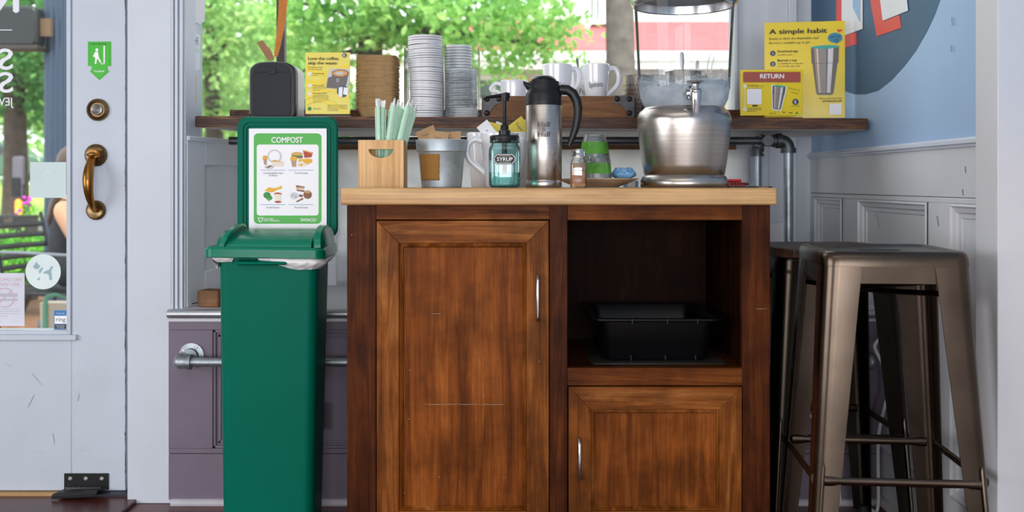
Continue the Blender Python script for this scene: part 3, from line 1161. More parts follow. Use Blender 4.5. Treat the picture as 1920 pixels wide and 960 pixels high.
BZ = Z(489, BY)
tl, tr = X(407.5, BY), X(594, BY)
bl, br = X(414, BY) - 0.0, X(583, BY)
zb = 0.004
b = B()
b.loft([rrz(bl, br, BY + .008, BY + .165, .026, zb), rrz(tl, tr, BY, BY + .19, .026, BZ + .02), rrz(tl + .004, tr - .004, BY + .004, BY + .186, .022, BZ + .02), rrz(bl + .006, br - .006, BY + .014, BY + .159, .02, zb + .02)], True, True)
obj('bin_body', b, 'bin_green', bb)
b = B()
b.prism_x([(BY + .004, BZ + .004), (BY - .022, BZ - .001), (BY - .024, BZ - .008), (BY + .004, BZ - .012)], X(447, BY), X(541, BY))
obj('pull_flange', b, 'bin_green', bb, bevel=0.003)
# lid
LY0, LY1 = 2.572, 2.800
lx0, lx1 = X(378.5, LY0), X(606.5, LY0)
lz0, lz1 = Z(484, LY0), Z(463.5, LY0)


def rim(inset, z, bow=0.0, r=0.028):
    out = []
    for x, y in rrect(lx0 + inset, lx1 - inset, LY0 + inset, LY1 - inset, max(.004, r - inset), 6):
        t = (x - lx0) / (lx1 - lx0)
        lift = bow * math.sin(PI * t) if y < (LY0 + LY1) / 2 else 0
        out.append((x, y, z + lift - 0.004 * t * (1 if y < LY0 + .1 else 0)))
    return out


b = B()
b.loft([rim(0.004, lz0, .004), rim(0, lz0 + .002, .004), rim(0, lz1 - .006, .005), rim(.005, lz1, .005), rim(.012, lz1 + .001, .004), rim(.05, lz1, 0)], True, True)
lid = obj('lid', b, 'lid_green', bb)
# barrel-shaped hood
b = B()
n = 14
hz = Z(432, 2.66) - lz1
ya, yb = LY0 + .018, LY1 - .02


def hood(x, f):
    out = []
    for i in range(n + 1):
        a = PI / 2 * i / n
        out.append((x, ya + (yb - ya) * .62 * (1 - math.cos(a)), lz1 - .003 + (hz + .003) * f * math.sin(a)))
    out.append((x, yb, lz1 + (hz) * f))
    out.append((x, yb, lz1 - .003))
    return out


hx0, hx1 = X(412, LY0 + .05), X(588, LY0 + .05)
b.loft([hood(hx0, 1), hood(hx1, 1)])
obj('hood', b, 'lid_green', lid)


def cheek(x0, x1, top, lean):
    b = B()
    def arc(xo, f):
        out = []
        for i in range(25):
            a = PI * i / 24
            zz = (top - lz1) * f * math.sin(a) ** 0.72
            out.append((xo + lean * zz, (LY0 + LY1) / 2 - 0.006 - (0.092 * f + 0.004) * math.cos(a), lz1 - .002 + zz))
        return out
    b.loft([arc(x0, .9), arc(x0 + .005, 1), arc(x1 - .005, 1), arc(x1, .9)])
    return obj('cheek', b, 'lid_green', lid)


cheek(X(403, LY0), X(419, LY0), Z(418, 2.67), 0.40)
cheek(X(584, LY0), X(603, LY0), Z(421, 2.67), -0.05)
# bin liner squeezed out below the lid
b = B()
rnd = random.Random(8)
rows = 7
pth = []
for i in range(30): pth.append(('l', i / 29))
per = []
for x, y in rrect(tl - .004, tr + .004, BY - .004, BY + .194, .028, 10):
    per.append((x, y))
npn = len(per)
dense = []
for i in range(npn):
    p, q = Vector(per[i]), Vector(per[(i + 1) % npn])
    k = max(1, int((q - p).length / 0.004))
    for j in range(k): dense.append(p.lerp(q, j / k))
cen = Vector(((tl + tr) / 2, BY + .095))
rings = []
for r in range(rows + 1):
    t = r / rows
    ring = []
    for i, p in enumerate(dense):
        u = (p.x - tl) / (tr - tl)
        front = p.y < BY + .05
        droop = 0.010 + 0.006 * math.sin(u * 7 + 1)
        if front and u < 0.28: droop = 0.014 - 0.028 * max(0, u - 0.02)
        if front and 0.16 < u < 0.42: droop = 0.001
        if u >= 0.42: droop = 0.006 + 0.026 * min(1, max(0, (u - 0.42) / 0.4)) ** 0.8
        if u >= 0.95: droop = 0.030 - 0.10 * max(0, p.y - BY - .02)
        if not front and u < 0.9: droop = 0.012
        o = (p - cen).normalized()
        wr = 0.0016 * math.sin(i * 0.9 + r * 1.7) + rnd.uniform(-.0006, .0006)
        bulge = 0.017 * math.sin(PI * min(1, t * 1.05)) * (0.3 + droop / 0.03) + wr + .001
        q = p + o * bulge
        ring.append((q.x, q.y, lz0 + .006 - (droop + .006) * t + (0.001 * math.sin(i * .35))))
    rings.append(ring)
b.loft(rings, False, False)
obj('bin_bag', b, 'bag', bb, ang=80)
b = B()
pts = [(X(388, BY), 2.70, lz0 + .002), (X(392, BY), 2.69, lz0 - .016), (X(400, BY), 2.68, lz0 - .024), (X(407, BY), 2.67, lz0 - .026), (X(410, BY), 2.66, lz0)]
b.loft([[(p[0], p[1] - .03 * k - .004 * (i % 2), p[2] + .004 * math.sin(k * 4 + i)) for i, p in enumerate(pts)] for k in (0, .5, 1, 1.5, 2)], False, False, close=False)
obj('bin_bag', b, 'bag', bb, ang=80)
# raised letters down the side
# sign board
SY = 2.806
sx = lambda p: X(p, SY)
sz = lambda p: Z(p, SY)
b = B()
b.loft([[(x, y, z) for x, z in rrect(sx(444.5) + i, sx(632.5) - i, sz(447) + i, sz(218.5) - i, r, 8)] for i, y, r in
        ((0.003, SY + .016, .026), (0, SY + .012, .028), (0, SY + .004, .028), (.003, SY, .027), (.016, SY - .0005, .02), (.0165, SY + .003, .02), (.0195, SY + .003, .018), (.020, SY, .018), (.0255, SY - .0005, .013), (.026, SY + .0035, .012), (.0275, SY + .0035, .012), (.028, SY + .001, .012))], True, True)
board = obj('sign_board', b, 'bin_green', bb)
pap = obj('sign_sheet', B().prism(rrect(sx(467), sx(612.5), sz(428.5), sz(241), .001, 1), SY - .0012, SY + .0012), 'sign_white', board, smooth=False)
SB_ = board
b = B()
o_ = rrect(sx(476), sx(603), sz(419.5), sz(250), .012, 6)
i_ = rrect(sx(481.5), sx(597.5), sz(404), sz(271), .008, 6)
b.plate_hole(o_, [i_], SY - .0016, SY - .0013)
obj('green_border', b, 'sign_green', board, smooth=False)
write('lettering', [('COMPOST', sx(538.5), sz(267.5), L(10.5, SY), dict(align='CENTER', bold=.03, w=L(59, SY))), ('SWACO', sx(564), sz(415), L(5.5, SY), dict(bold=.03, w=L(29, SY))),
                    ('Recycle Right', sx(495), sz(411.5), L(2.8, SY), dict(bold=.02, w=L(18, SY))), ('MAKE A DIFFERENCE', sx(495), sz(415), L(2.6, SY), dict(bold=.02, w=L(29, SY)))], 'white_ink', board, SY - .0022)
write('caption', [('Compostable Cups', sx(512.5), sz(326), L(3.6, SY), dict(align='CENTER', w=L(37, SY))), ('& Plates', sx(512.5), sz(330.5), L(3.4, SY), dict(align='CENTER'))], 'ink_grey', board, SY - .0022)
for cap_ in [('Food Scraps', sx(565), sz(326), L(3.6, SY), dict(align='CENTER', w=L(24, SY))), ('Food Scraps', sx(512), sz(390.5), L(3.6, SY), dict(align='CENTER', w=L(24, SY))), ('Food Scraps', sx(565), sz(390.5), L(3.6, SY), dict(align='CENTER', w=L(25, SY)))]:
    write('caption', [cap_], 'ink_grey', board, SY - .0022)
b = B()
for x0, x1, y in ((489, 536, 319.5), (541, 588, 319.5), (488, 536, 384), (541, 588, 384)):
    b.flat([(sx(x0), sz(y)), (sx(x1), sz(y)), (sx(x1), sz(y - .8)), (sx(x0), sz(y - .8))], SY - .0016)
obj('caption_rule', b, 'ink_blue', board, smooth=False)
b = B()                                        # state outline badge
q = [(484.5, 407), (489, 408.5), (493, 407), (493.2, 412.5), (491.5, 415), (489, 416.8), (485.8, 414.5), (484.5, 411)]
b.plate_hole([(sx(x), sz(y)) for x, y in q], [[(sx(489 + (x - 489) * .72), sz(411.5 + (y - 411.5) * .72)) for x, y in q]], SY - .0021, SY - .0019)
b.disc(sx(489), sz(411.3), .0011, SY - .0022, seg=6)
obj('state_badge', b, 'white_ink', board, smooth=False)


def food(name, parts):
    b = B()
    mats = []
    for k, (m, pts) in enumerate(parts):
        if m not in mats: mats.append(m)
        b.mi = mats.index(m)
        y = SY - .0018 - .00005 * k
        if len(pts) == 4 and not isinstance(pts[0], tuple):
            b.disc(sx(pts[0]), sz(pts[1]), L(pts[2], SY), y, L(pts[3], SY), 18)
        else:
            b.flat([(sx(x), sz(y2)) for x, y2 in pts], y)
    return obj(name, b, mats, board, smooth=False, recalc=False)


food('picture', [('grey_print', (515, 293, 13.5, 13)), ('sign_white', (515, 293, 10.5, 10)), ('cup_tan_print', [(494, 299), (501, 299), (500, 309), (495.5, 309)]), ('amber_print', [(492.5, 299), (493, 293), (496, 291.5), (500, 292), (502, 294), (501.5, 299)]),
                 ('grey_print', (505, 313, 9, 4)), ('brown_print', [(498, 315), (507, 310), (511, 311), (503, 315)]), ('cream_print', [(507, 303), (533, 304), (530, 312), (513, 311.5)]), ('tan_print', [(507, 303), (515, 299.5), (533, 304)])])
food('picture', [('amber_print', (577, 302, 9, 5)), ('red_print', [(568, 281), (587, 286), (584, 295), (571, 296)]), ('amber_print', [(569, 283), (586, 288), (585, 286), (568, 281)]), ('tan_print', (557, 289, 11, 4.2)), ('leaf_print', [(547, 291), (568, 292), (567, 294), (547, 293)]),
                 ('brown_print', [(547, 293), (569, 294), (566, 297), (548, 296)]), ('cup_tan_print', [(546, 301), (556, 301), (555, 313), (548, 313)]), ('amber_print', [(544.5, 301), (545, 294), (551, 293), (557, 294.5), (557, 301)]), ('amber_print', [(560, 298), (586, 298), (580, 303), (577, 310), (570, 301), (560, 304)]), ('cream_print', (565, 309, 8, 4)), ('amber_print', (565, 309, 3, 2.2))])
food('picture', [('amber_print', [(496, 358), (504, 351), (515, 353), (529, 348), (528, 354), (520, 356), (511, 361), (500, 359)]), ('leaf_print', (501, 366, 7, 6)), ('leaf_print', (505, 371, 6, 4.5)), ('sign_green', [(501, 371), (507, 372), (505, 377), (503, 377)]),
                 ('red_print', (521, 363.5, 7.5, 2.6)), ('cream_print', [(513, 364), (528.5, 364), (526, 371), (528, 379), (515, 379), (517, 371)]), ('red_print', (521.5, 378.5, 6.5, 2))])
food('picture', [('brown_print', [(555, 347), (572, 350), (571, 352), (556, 351)]), ('tan_print', [(554, 351), (571, 353), (570, 355), (556, 354)]), ('brown_print', [(556, 355), (572, 357), (570, 360), (557, 358)]), ('brown_print', (577, 365, 8, 8)), ('tan_print', (577, 360, 5, 2)),
                 ('grey_print', (552, 367, 8, 6.5)), ('leaf_print', (549, 366, 1.2, 1)), ('leaf_print', (555, 369, 1.2, 1)), ('brown_print', [(562, 364), (569, 366), (566, 370), (560, 368)]), ('brown_print', [(554, 378), (567, 371), (570, 373), (558, 379)])])
# raised letters on the narrow right side of the bin
bs = B()
pts, faces = glyphs('brute', 0.05, bold=0.01) if False else ([], [])
bs.bm.free()


# ================================================================== WALL SHELF
SHY0, SHY1 = 3.02, 3.56
sl, sr = X(365, SHY0), X(1628, SHY0)


def shelf_z(x):
    t = (x - sl) / (sr - sl)
    return Z(217.5 + 4.3 * t, SHY0)


SHT = Z(222, SHY0) - Z(243.5, SHY0)
sh = thing('bar_shelf', 'dark burnt wood bar shelf across the window bay', 'shelf', (0, 0, 0))
b = B()
xl2 = -0.80
pts = [(sl, SHY0), (sr, SHY0), (sr, 3.36), (sr - 0.13, SHY1), (xl2 - .03, SHY1), (-0.90, 3.12)]
b.loft([[(x, y, shelf_z(x) - SHT) for x, y in pts], [(x, y, shelf_z(x)) for x, y in pts]])
b.bm.faces.ensure_lookup_table()
o = obj('plank', b, ['shelf_wood', 'shelf_under'], sh, bevel=0.003)
for p in o.data.polygons:
    if p.normal.z < -0.8: p.material_index = 1
b = B()
for k, z0 in enumerate((0.30, 0.68)):          # grooves burnt along the front edge
    b.loft([[(sl + .002, SHY0 - .0006, shelf_z(sl) - SHT * (z0 + .03 * i)) for i in (0, 1)] + [(sl + .002, SHY0 + .001, shelf_z(sl) - SHT * z0)],
            [(sr - .002, SHY0 - .0006, shelf_z(sr) - SHT * (z0 + .03 * i)) for i in (0, 1)] + [(sr - .002, SHY0 + .001, shelf_z(sr) - SHT * z0)]])
obj('burnt_groove', b, 'rubber', sh)
b = B()
zb_ = Z(205.5, 3.34)
b.box(X(430, 3.34), 0.87, 3.34, 3.46, shelf_z(0) + .0002, zb_)
obj('back_plank', b, 'shelf_wood', sh, bevel=0.003)

# pipe frame below the shelf
pf = thing('pipe_shelf_support', 'galvanised pipe frame with elbows holding up the bar shelf', 'pipe frame', (0, 0, 0))


def elbow(b, c, d1, d2, r, bend=0.025, collar=True):
    c, d1, d2 = Vector(c), Vector(d1), Vector(d2)
    p = []
    for i in range(9):
        t = i / 8
        p.append(c + d1 * bend * (1 - t) ** 2 + d2 * bend * t ** 2)
    b.tube(p, r, 18)
    for d in (d1, d2):
        if collar: b.cyl(c + d * bend * 0.8, c + d * (bend + .010), r * 1.22, seg=18)


PY = 3.16
zp = 1.0895 - 0.0245
pz = Z(264, PY)
xe = X(1478, PY)
b = B()
b.cyl((X(430, PY), PY, pz), (xe - 0.04, PY, pz), 0.0125)
obj('pipe', b, 'galv_dark', pf)
b = B()
b.cyl((xe, PY, pz - 0.03), (xe, PY, LEDGE), 0.0150)
b.cyl((xe, PY, LEDGE), (xe, PY, LEDGE + .008), 0.04, seg=24)
obj('pipe', b, 'galv', pf)
b = B()
elbow(b, (xe, PY, pz), (-1, 0, 0), (0, 0, -1), 0.0195, 0.028)
b.cyl((xe - .085, PY, pz), (xe - .045, PY, pz), 0.018)
b.cyl((xe - .088, PY, pz), (xe - .082, PY, pz), 0.021)
b.cyl((xe - .047, PY, pz), (xe - .040, PY, pz), 0.021)
b.cyl((xe - .068, PY - .024, pz), (xe - .068, PY + .1, pz), 0.017)
obj('pipe_fitting', b, 'galv_dark', pf)
PY2 = 3.40
xi = X(1420, PY2)
zi = Z(283, PY2)
b = B()
b.cyl((xi, PY2, zi - .01), (xi, PY2, LEDGE), 0.0145)
obj('pipe', b, 'galv', pf)
b = B()
b.cyl((xi, PY2, zi - .015), (xi, PY2, zi + .018), 0.0185)
b.cyl((xi, PY2, zi - .018), (xi, PY2, zi - .010), 0.0225)
elbow(b, (xi, PY2, zi + .028), (0, 0, -1), (0, -1, 0), 0.018, 0.02)
b.cyl((xi, PY2 - .02, zi + .028), (xi, PY + .09, zi + .028), 0.0125)
obj('pipe_fitting', b, 'galv_dark', pf)

# foot rail pipe on the lower wall
fr = thing('foot_rail', 'grey pipe foot rail fixed to the purple wall with round flanges', 'rail', (0, 0, 0))
RYp = 2.872
rz = Z(679, RYp)
rx0, rx1 = X(331, RYp), X(1640, RYp)
b = B()
b.cyl((rx0 + .03, RYp, rz), (rx1 - .03, RYp, rz), 0.0135)
obj('pipe', b, 'galv', fr)
for xx, s in ((rx0 + .006, 1), (rx1 - .006, -1)):
    b = B()
    p = [Vector((xx, RYp + .05, rz + .004)), Vector((xx, RYp + .018, rz + .003)), Vector((xx + s * .004, RYp + .003, rz)), Vector((xx + s * .018, RYp, rz)), Vector((xx + s * .03, RYp, rz))]
    b.tube(p, [.017, .019, .0205, .019, .0185], 18)
    b.ball((xx + s * .004, RYp + .003, rz), .0205)
    b.cyl((xx + s * .026, RYp, rz), (xx + s * .036, RYp, rz), .0215)
    obj('elbow', b, 'galv', fr)
    b = B()
    cxx = xx + (.020 if s > 0 else -.03)
    yl(b, [(0, 0), (.036, 0), (.036, .005), (.022, .007), (.020, .018), (0, .018)], cxx, rz + .010, FY - .0125)
    fl = obj('flange', b, 'galv', fr)
    for a in (60, 150, 240, 330):
        b = B()
        yl(b, [(0, 0), (.0055, 0), (.004, .002), (0, .0025)], cxx + .028 * math.cos(R(a)), rz + .010 + .028 * math.sin(R(a)), FY - .0177, 10)
        obj('screw', b, 'nickel', fl)

# ---- white sheet hung below the window
b = B()
rnd = random.Random(4)
ny, nx = 26, 90
zt, zbm = Z(271, 3.575), LEDGE + .004
x0, x1 = X(628, 3.575), X(1409, 3.575)
rings = []
for j in range(ny + 1):
    ring = []
    for i in range(nx + 1):
        x = x0 + (x1 - x0) * i / nx
        z = zt - (zt - zbm) * j / ny
        w = .5 * math.sin(x * 41 + 2.2 * math.sin(z * 30 + x * 7)) + .35 * math.sin(x * 23 - z * 47 + 1.3 * math.sin(z * 19)) + .3 * math.sin(z * 71 + 2.6 * math.sin(x * 33))
        ring.append((x, 3.592 + .0085 * w, z + .002 * math.sin(x * 60) * (j == 0)))
    rings.append(ring)
b.loft(rings, False, False, close=False)
o = obj('cloth_sheet', b, 'sheet_white', ang=180)
md = o.modifiers.new('thickness', 'SOLIDIFY'); md.thickness = .001
tag(o, 'wrinkled white sheet hanging on the wall below the window', 'sheet')

# ================================================================== COUNTER THINGS
# ---- drink dispenser
DYY = 2.63
q = lambda n: L(n, DYY)
dz0 = TOP
dzz = lambda p: Z(p, DYY) - dz0
ds = thing('drink_dispenser', 'large clear drink dispenser on a brushed steel base', 'dispenser', (X(1282.5, DYY), DYY, dz0))
b = B()
b.lathe([(0, 0), (q(80), 0), (q(81.5), .003), (q(81), dzz(338)), (q(78), dzz(332)), (q(75), dzz(329)), (0, dzz(329))], 72)
obj('base_ring', b, 'steel', ds)
b = B()
b.lathe([(0, dzz(329.2)), (q(73), dzz(329)), (q(75), dzz(326)), (q(78), dzz(310)), (q(83), dzz(270)), (q(86.5), dzz(240)), (q(87.3), dzz(228)), (q(86.5), dzz(219)), (q(83), dzz(211)), (q(77), dzz(206)), (q(75), dzz(204)), (q(74.5), dzz(202.5)), (q(70), dzz(203)), (0, dzz(204))], 96)
obj('steel_body', b, 'steel', ds)
b = B()
ring_z = dzz(-2)
b.lathe([(q(72), dzz(203)), (q(75), dzz(199)), (q(81), dzz(187)), (q(84.5), dzz(165)), (q(86.5), dzz(130)), (q(89.5), dzz(70)), (q(92.5), dzz(12)), (q(93), ring_z)], 96)
tank = obj('tank', b, 'tank', ds)
b = B()
ri = [(q(78), dzz(193)), (q(81.5), dzz(182)), (q(83.6), dzz(166))]
b.lathe([(0, dzz(202)), (q(71.5), dzz(202)), (q(74.5), dzz(198.5))] + ri, 64)
obj('iced_water', b, 'ice', tank)
b = B()
rnd = random.Random(12)
seg = 96
rings = []
for k, (rf, zc) in enumerate(((1.0, 166), (.985, 160), (.93, 158), (.72, 160), (.4, 162), (.1, 163))):
    ring = []
    for i in range(seg):
        a = 2 * PI * i / seg
        jag = 4.5 * math.sin(3 * a + 1) + 3 * math.sin(7 * a + k) + rnd.uniform(-2.2, 2.2)
        r = q(83.4) * rf
        ring.append((r * math.cos(a), r * math.sin(a), dzz(zc + (jag if k else 0))))
    rings.append(ring)
b.loft(rings, False, True)
obj('crushed_ice', b, 'ice', tank, ang=20)
b = B()
rings = []
for k in range(7):
    f = k / 6
    ring = []
    for i in range(seg):
        a = 2 * PI * i / seg
        top_ = 146 + 9 * math.sin(4 * a + 2) + 5 * math.sin(9 * a) + 3 * math.sin(23 * a)
        y = 166 + (top_ - 166) * f
        r = q(84.3 + (166 - y) / 36 * 1.6) - .0004
        ring.append((r * math.cos(a), r * math.sin(a), dzz(y)))
    rings.append(ring)
b.loft(rings, False, False)
obj('condensation', b, 'frost', tank)
b = B()
for i in range(210):
    a = rnd.uniform(PI, 2 * PI)
    y = 168 - abs(rnd.gauss(0, 16))
    r = q(84.4 + (166 - y) / 36 * 1.6) + .0002
    rr_ = rnd.uniform(.0006, .0016)
    b.ball((r * math.cos(a), r * math.sin(a), dzz(y)), (rr_, rr_, rr_ * 1.4), 6, 4)
o = obj('droplet', b, M['shaker_glass'], tank)
o['kind'] = 'stuff'
b = B()
b.lathe([(q(90), dzz(12)), (q(94.5), dzz(13)), (q(98.5), dzz(8)), (q(99.5), dzz(2)), (q(98), dzz(-4)), (q(92), dzz(-9)), (q(60), dzz(-18)), (0, dzz(-20)), (0, dzz(-16)), (q(60), dzz(-13)), (q(88), dzz(-3)), (q(90), dzz(12))], 96)
obj('steel_lid', b, 'steel_bright', ds)
# spigot
sxp, szp = X(1299, DYY - .12) - X(1282.5, DYY), 0
yf = -q(86)
b = B()
zs = dzz(186)
b.cyl((sxp - .006, yf + .006, zs + .006), (sxp - .004, yf - .012, zs + .006), .019, .017, 24)
b.cyl((sxp - .004, yf - .008, zs + .006), (sxp, yf - .035, zs + .006), .0105, seg=20)
SP = obj('spigot', b, 'chrome', ds)
zq = lambda p: Z(p, DYY - .16) - dz0
b = B()
ys = yf - .040
b.lathe([(0, zq(212)), (.0075, zq(212)), (.0082, zq(208)), (.0125, zq(188)), (.0138, zq(176)), (.0138, zq(170)), (.0125, zq(168.5)), (.0138, zq(167)), (.0135, zq(166)), (0, zq(166))], 28, (sxp, ys))
obj('valve_body', b, 'chrome', SP)
b = B()
b.lathe([(0, zq(166)), (.010, zq(165.5)), (.0085, zq(163)), (.009, zq(158)), (.014, zq(155)), (.0215, zq(153.2)), (.022, zq(152)), (.019, zq(150.6)), (0, zq(150.4))], 28, (sxp - .001, ys))
obj('lever_cap', b, 'nickel', SP)

# ---- cream pitcher
PYY = 2.50
q2 = lambda n: L(n, PYY)
pzz = lambda p: Z(p, PYY) - TOP
pt = thing('cream_pitcher', 'tall steel thermal pitcher with black lid lettered Half and Half', 'pitcher', (X(1019.5, PYY), PYY, TOP))
rb = q2(34)
b = B()
b.lathe([(0, 0), (rb * .98, 0), (rb, .002), (rb, pzz(339)), (rb * .992, pzz(338.4)), (rb * .992, pzz(337.6)), (rb, pzz(337)), (rb, pzz(199)), (rb * .99, pzz(198.4)), (0, pzz(198.4))], 64)
body = obj('steel_body', b, 'steel', pt)


def bend(R0):
    return lambda x, z: (R0 * math.sin(x / R0), -R0 * math.cos(x / R0), z)


write('lettering', [('Half', -q2(1), pzz(239), q2(9), dict(align='CENTER', bold=.035, w=q2(25))), ('&', -q2(1), pzz(248), q2(7.5), dict(align='CENTER', bold=.03)), ('Half', -q2(1), pzz(257.5), q2(9), dict(align='CENTER', bold=.035, w=q2(25)))], 'cup_grey_print', body, mapf=bend(rb + .0011))
b = B()
b.lathe([(0, pzz(198.5)), (rb * .995, pzz(198.5)), (rb * .995, pzz(178)), (rb * .97, pzz(175)), (rb * .90, pzz(170)), (rb * .88, pzz(165)), (rb * .86, pzz(155)), (rb * .84, pzz(153)), (0, pzz(153))], 56)
coll = obj('collar', b, 'black_plastic', pt)
b = B()
b.lathe([(0, pzz(153.2)), (rb * .66, pzz(153)), (rb * .66, pzz(151)), (rb * .70, pzz(150)), (rb * .58, pzz(145)), (rb * .35, pzz(142)), (0, pzz(141.2))], 48)
obj('lid', b, 'black_plastic', coll)
b = B()                                             # pouring lip
rings = []
for x, w, zt, zbot in ((-.6, .60, 153, 176), (-.85, .42, 153.5, 172), (-1.0, .28, 153, 165), (-1.13, .2, 151.5, 157.5)):
    rings.append([(x * rb, w * rb * math.cos(a), (pzz(zt) + pzz(zbot)) / 2 + (pzz(zt) - pzz(zbot)) / 2 * math.sin(a)) for a in [2 * PI * i / 20 for i in range(20)]])
b.loft(rings)
obj('pouring_lip', b, 'black_plastic', coll)
b = B()
hp = [(1045, 168), (1053, 167.5), (1064, 168.5), (1074, 175), (1081, 188), (1084, 203), (1083, 220), (1079, 240), (1073, 258), (1067, 272)]
b.tube([((x - 1019.5) * PYY / K, 0, pzz(y)) for x, y in hp], [q2(r) for r in (5, 6, 6.3, 6.3, 6, 5.6, 5.2, 4.8, 4.2, 3.2)], 14, flat=1.5, up=(0, 1, 0))
b.tube([((x - 1019.5) * PYY / K, 0, pzz(y)) for x, y in ((1040, 178), (1052, 174), (1062, 174))], q2(4), 10)
obj('handle', b, 'black_plastic', coll)

# ---- straw box
SYB = 2.46
q3 = lambda n: L(n, SYB)
bz = lambda p: Z(p, SYB) - TOP
sb = thing('straw_box', 'pale wooden box with a half moon slot holding green straws', 'box', (X(714, SYB), SYB, TOP))
w2, hb, dp = q3(42.5), bz(262.5), .095
slot = [(-q3(23), bz(279.5)), (q3(23), bz(279.5))] + [(q3(23) * math.cos(R(a)), bz(280.5) - q3(15.5) * math.sin(R(a))) for a in range(8, 180, 14)]
b = B()
b.plate_hole([(-w2, 0), (w2, 0), (w2, hb), (-w2, hb)], [slot], 0, .010)
b.box(-w2, -w2 + .009, .0102, dp - .0102, 0, hb)
b.box(w2 - .009, w2, .0102, dp - .0102, 0, hb)
b.box(-w2, w2, dp - .010, dp, 0, hb)
b.box(-w2 + .009, w2 - .009, .0102, dp - .0102, 0, .008)
obj('box_body', b, 'box_wood', sb, ang=30)
# straws: bottoms inside, tops fanned out
straws = [((712, 300, -.0), (708.5, 189), .050), ((716, 300, 0), (718, 192), .058), ((716, 300, 0), (738, 188), .040), ((722, 300, 0), (745, 190), .052), ((724, 300, 0), (752, 194), .066), ((729, 300, 0), (764, 189), .044), ((733, 300, 0), (771, 191), .058), ((736, 300, 0), (777, 199), .070), ((721, 300, 0), (733, 196), .074)]
straw_txt = ['leftmost of the wrapped green straws in the wooden box', 'second wrapped green straw from the left in the wooden box', 'wrapped green straw leaning right just past the gap in the bunch', 'wrapped green straw in the middle of the leaning bunch', 'wrapped green straw right of the middle of the leaning bunch', 'tall wrapped green straw near the right of the bunch', 'wrapped green straw second from the right of the bunch', 'rightmost wrapped green straw leaning furthest out of the box', 'wrapped green straw standing at the back of the bunch']
for k, ((bx_, by_, _), (tx, ty), dyy) in enumerate(straws):
    Yt = SYB + dyy
    p0 = Vector((X(bx_, Yt), Yt, TOP + .0095))
    p1 = Vector((X(tx, Yt), Yt + .004, Z(ty + 9, Yt)))
    dr = (p1 - p0)
    ln = dr.length
    st = thing('paper_straw', straw_txt[k], 'straw', p0, 0, 'wrapped straws in the wooden box')
    st.rotation_mode = 'QUATERNION'
    st.rotation_quaternion = dr.to_track_quat('Z', 'Y')
    b = B()
    b.tube([(0, 0, .006), (0, 0, ln)], .0062, 10, flat=.8)
    obj('wrapped_tube', b, 'straw_green' , st)
    b = B()
    for s in (-1, 1):
        b.box(s * .0038 - .0011, s * .0038 + .0011, -.0064, -.0058, .012, ln - .004)
    obj('white_stripe', b, 'straw_white', st)
    b = B()
    rn = random.Random(k)
    rings = []
    for i, (zz, ww) in enumerate(((0, .0063), (.004, .0066), (.008, .0072), (.013, .0078), (.017, .0074))):
        rings.append([((ww + rn.uniform(-.0008, .0008)) * math.cos(2 * PI * j / 10), (ww * (.7 - .12 * i) + rn.uniform(-.0006, .0006)) * math.sin(2 * PI * j / 10), ln - .001 + zz + (.002 * rn.random() if i == 4 else 0)) for j in range(10)])
    b.loft(rings, False, True)
    obj('twisted_end', b, 'straw_white', st, ang=25)

# ---- zinc bucket with sugar packets
BYK = 2.56
q4 = lambda n: L(n, BYK)
kz = lambda p: Z(p, BYK) - TOP
bk = thing('zinc_bucket', 'small grey zinc bucket with a burlap patch holding brown packets', 'bucket', (X(828, BYK), BYK, TOP))
b = B()
b.lathe([(0, 0), (q4(36), 0), (q4(37.5), .002), (q4(43.5), kz(287)), (q4(45), kz(285)), (q4(47), kz(284)), (q4(48.5), kz(265)), (q4(49), kz(263)), (q4(48), kz(262.5)), (q4(46.5), kz(264)), (q4(43), kz(284)), (q4(36), .004), (0, .004)], 56)
obj('bucket_body', b, 'zinc', bk)
b = B()
rings = []
for j in range(13):
    f = j / 12
    z = kz(338) + (kz(290) - kz(338)) * f
    r = q4(37.5 + 6 * (z / kz(287))) + .0012
    ring = []
    for i in range(17):
        a = R(-151 + 59 * i / 16) + .012 * math.sin(j * 2.1) + .03 * (f - .5)
        ring.append((r * math.cos(a), r * math.sin(a), z + .0012 * math.sin(i * 2.3)))
    rings.append(ring)
b.loft(rings, False, False, close=False)
o = obj('burlap_patch', b, 'burlap', bk)
md = o.modifiers.new('thickness', 'SOLIDIFY'); md.thickness = .0015; md.offset = 0
pk = [(800, 252, -24, .01, 'kraft packet sticking up at the left of the zinc bucket'), (822, 258, 6, -.022, 'kraft packet lying at the front of the zinc bucket'), (846, 259, -4, -.004, 'kraft packet at the right of the zinc bucket'), (812, 259, 16, .03, 'kraft packet tucked at the back of the zinc bucket')]


def packet(name, px, py, Y, rz_, w, h, mat, label, cat, group, tilt=R(62), mark=None):
    p = thing(name, label, cat, (X(px, Y), Y, Z(py, Y)), 0, group)
    p.rotation_euler = (tilt - PI / 2, R(rz_), 0)
    b = B()
    rings = []
    for z, t, ww in ((-h / 2, .0003, 1), (-h / 2 + .005, .0005, 1), (-h / 4, .003, .97), (h / 4, .003, .97), (h / 2 - .005, .0005, 1), (h / 2, .0003, 1)):
        rings.append([(x * ww, y, z) for x, y in ((-w / 2, 0), (-w / 4, -t), (0, -t), (w / 4, -t), (w / 2, 0), (w / 4, t), (0, t), (-w / 4, t))])
    b.loft(rings)
    obj('packet_body', b, mat, p)
    if mark: write('print', [mark], 'ink_grey' if mat != 'packet_white' else 'navy_print', p, -.0036)
    return p


for x, y, rr0, dy, lab in pk:
    packet('sugar_packet', x, y, BYK + dy, rr0, .050, .036, 'kraft_paper', lab, 'sugar packet', 'kraft sugar packets in the zinc bucket', mark=('Sugar', -.012, -.004, .006))


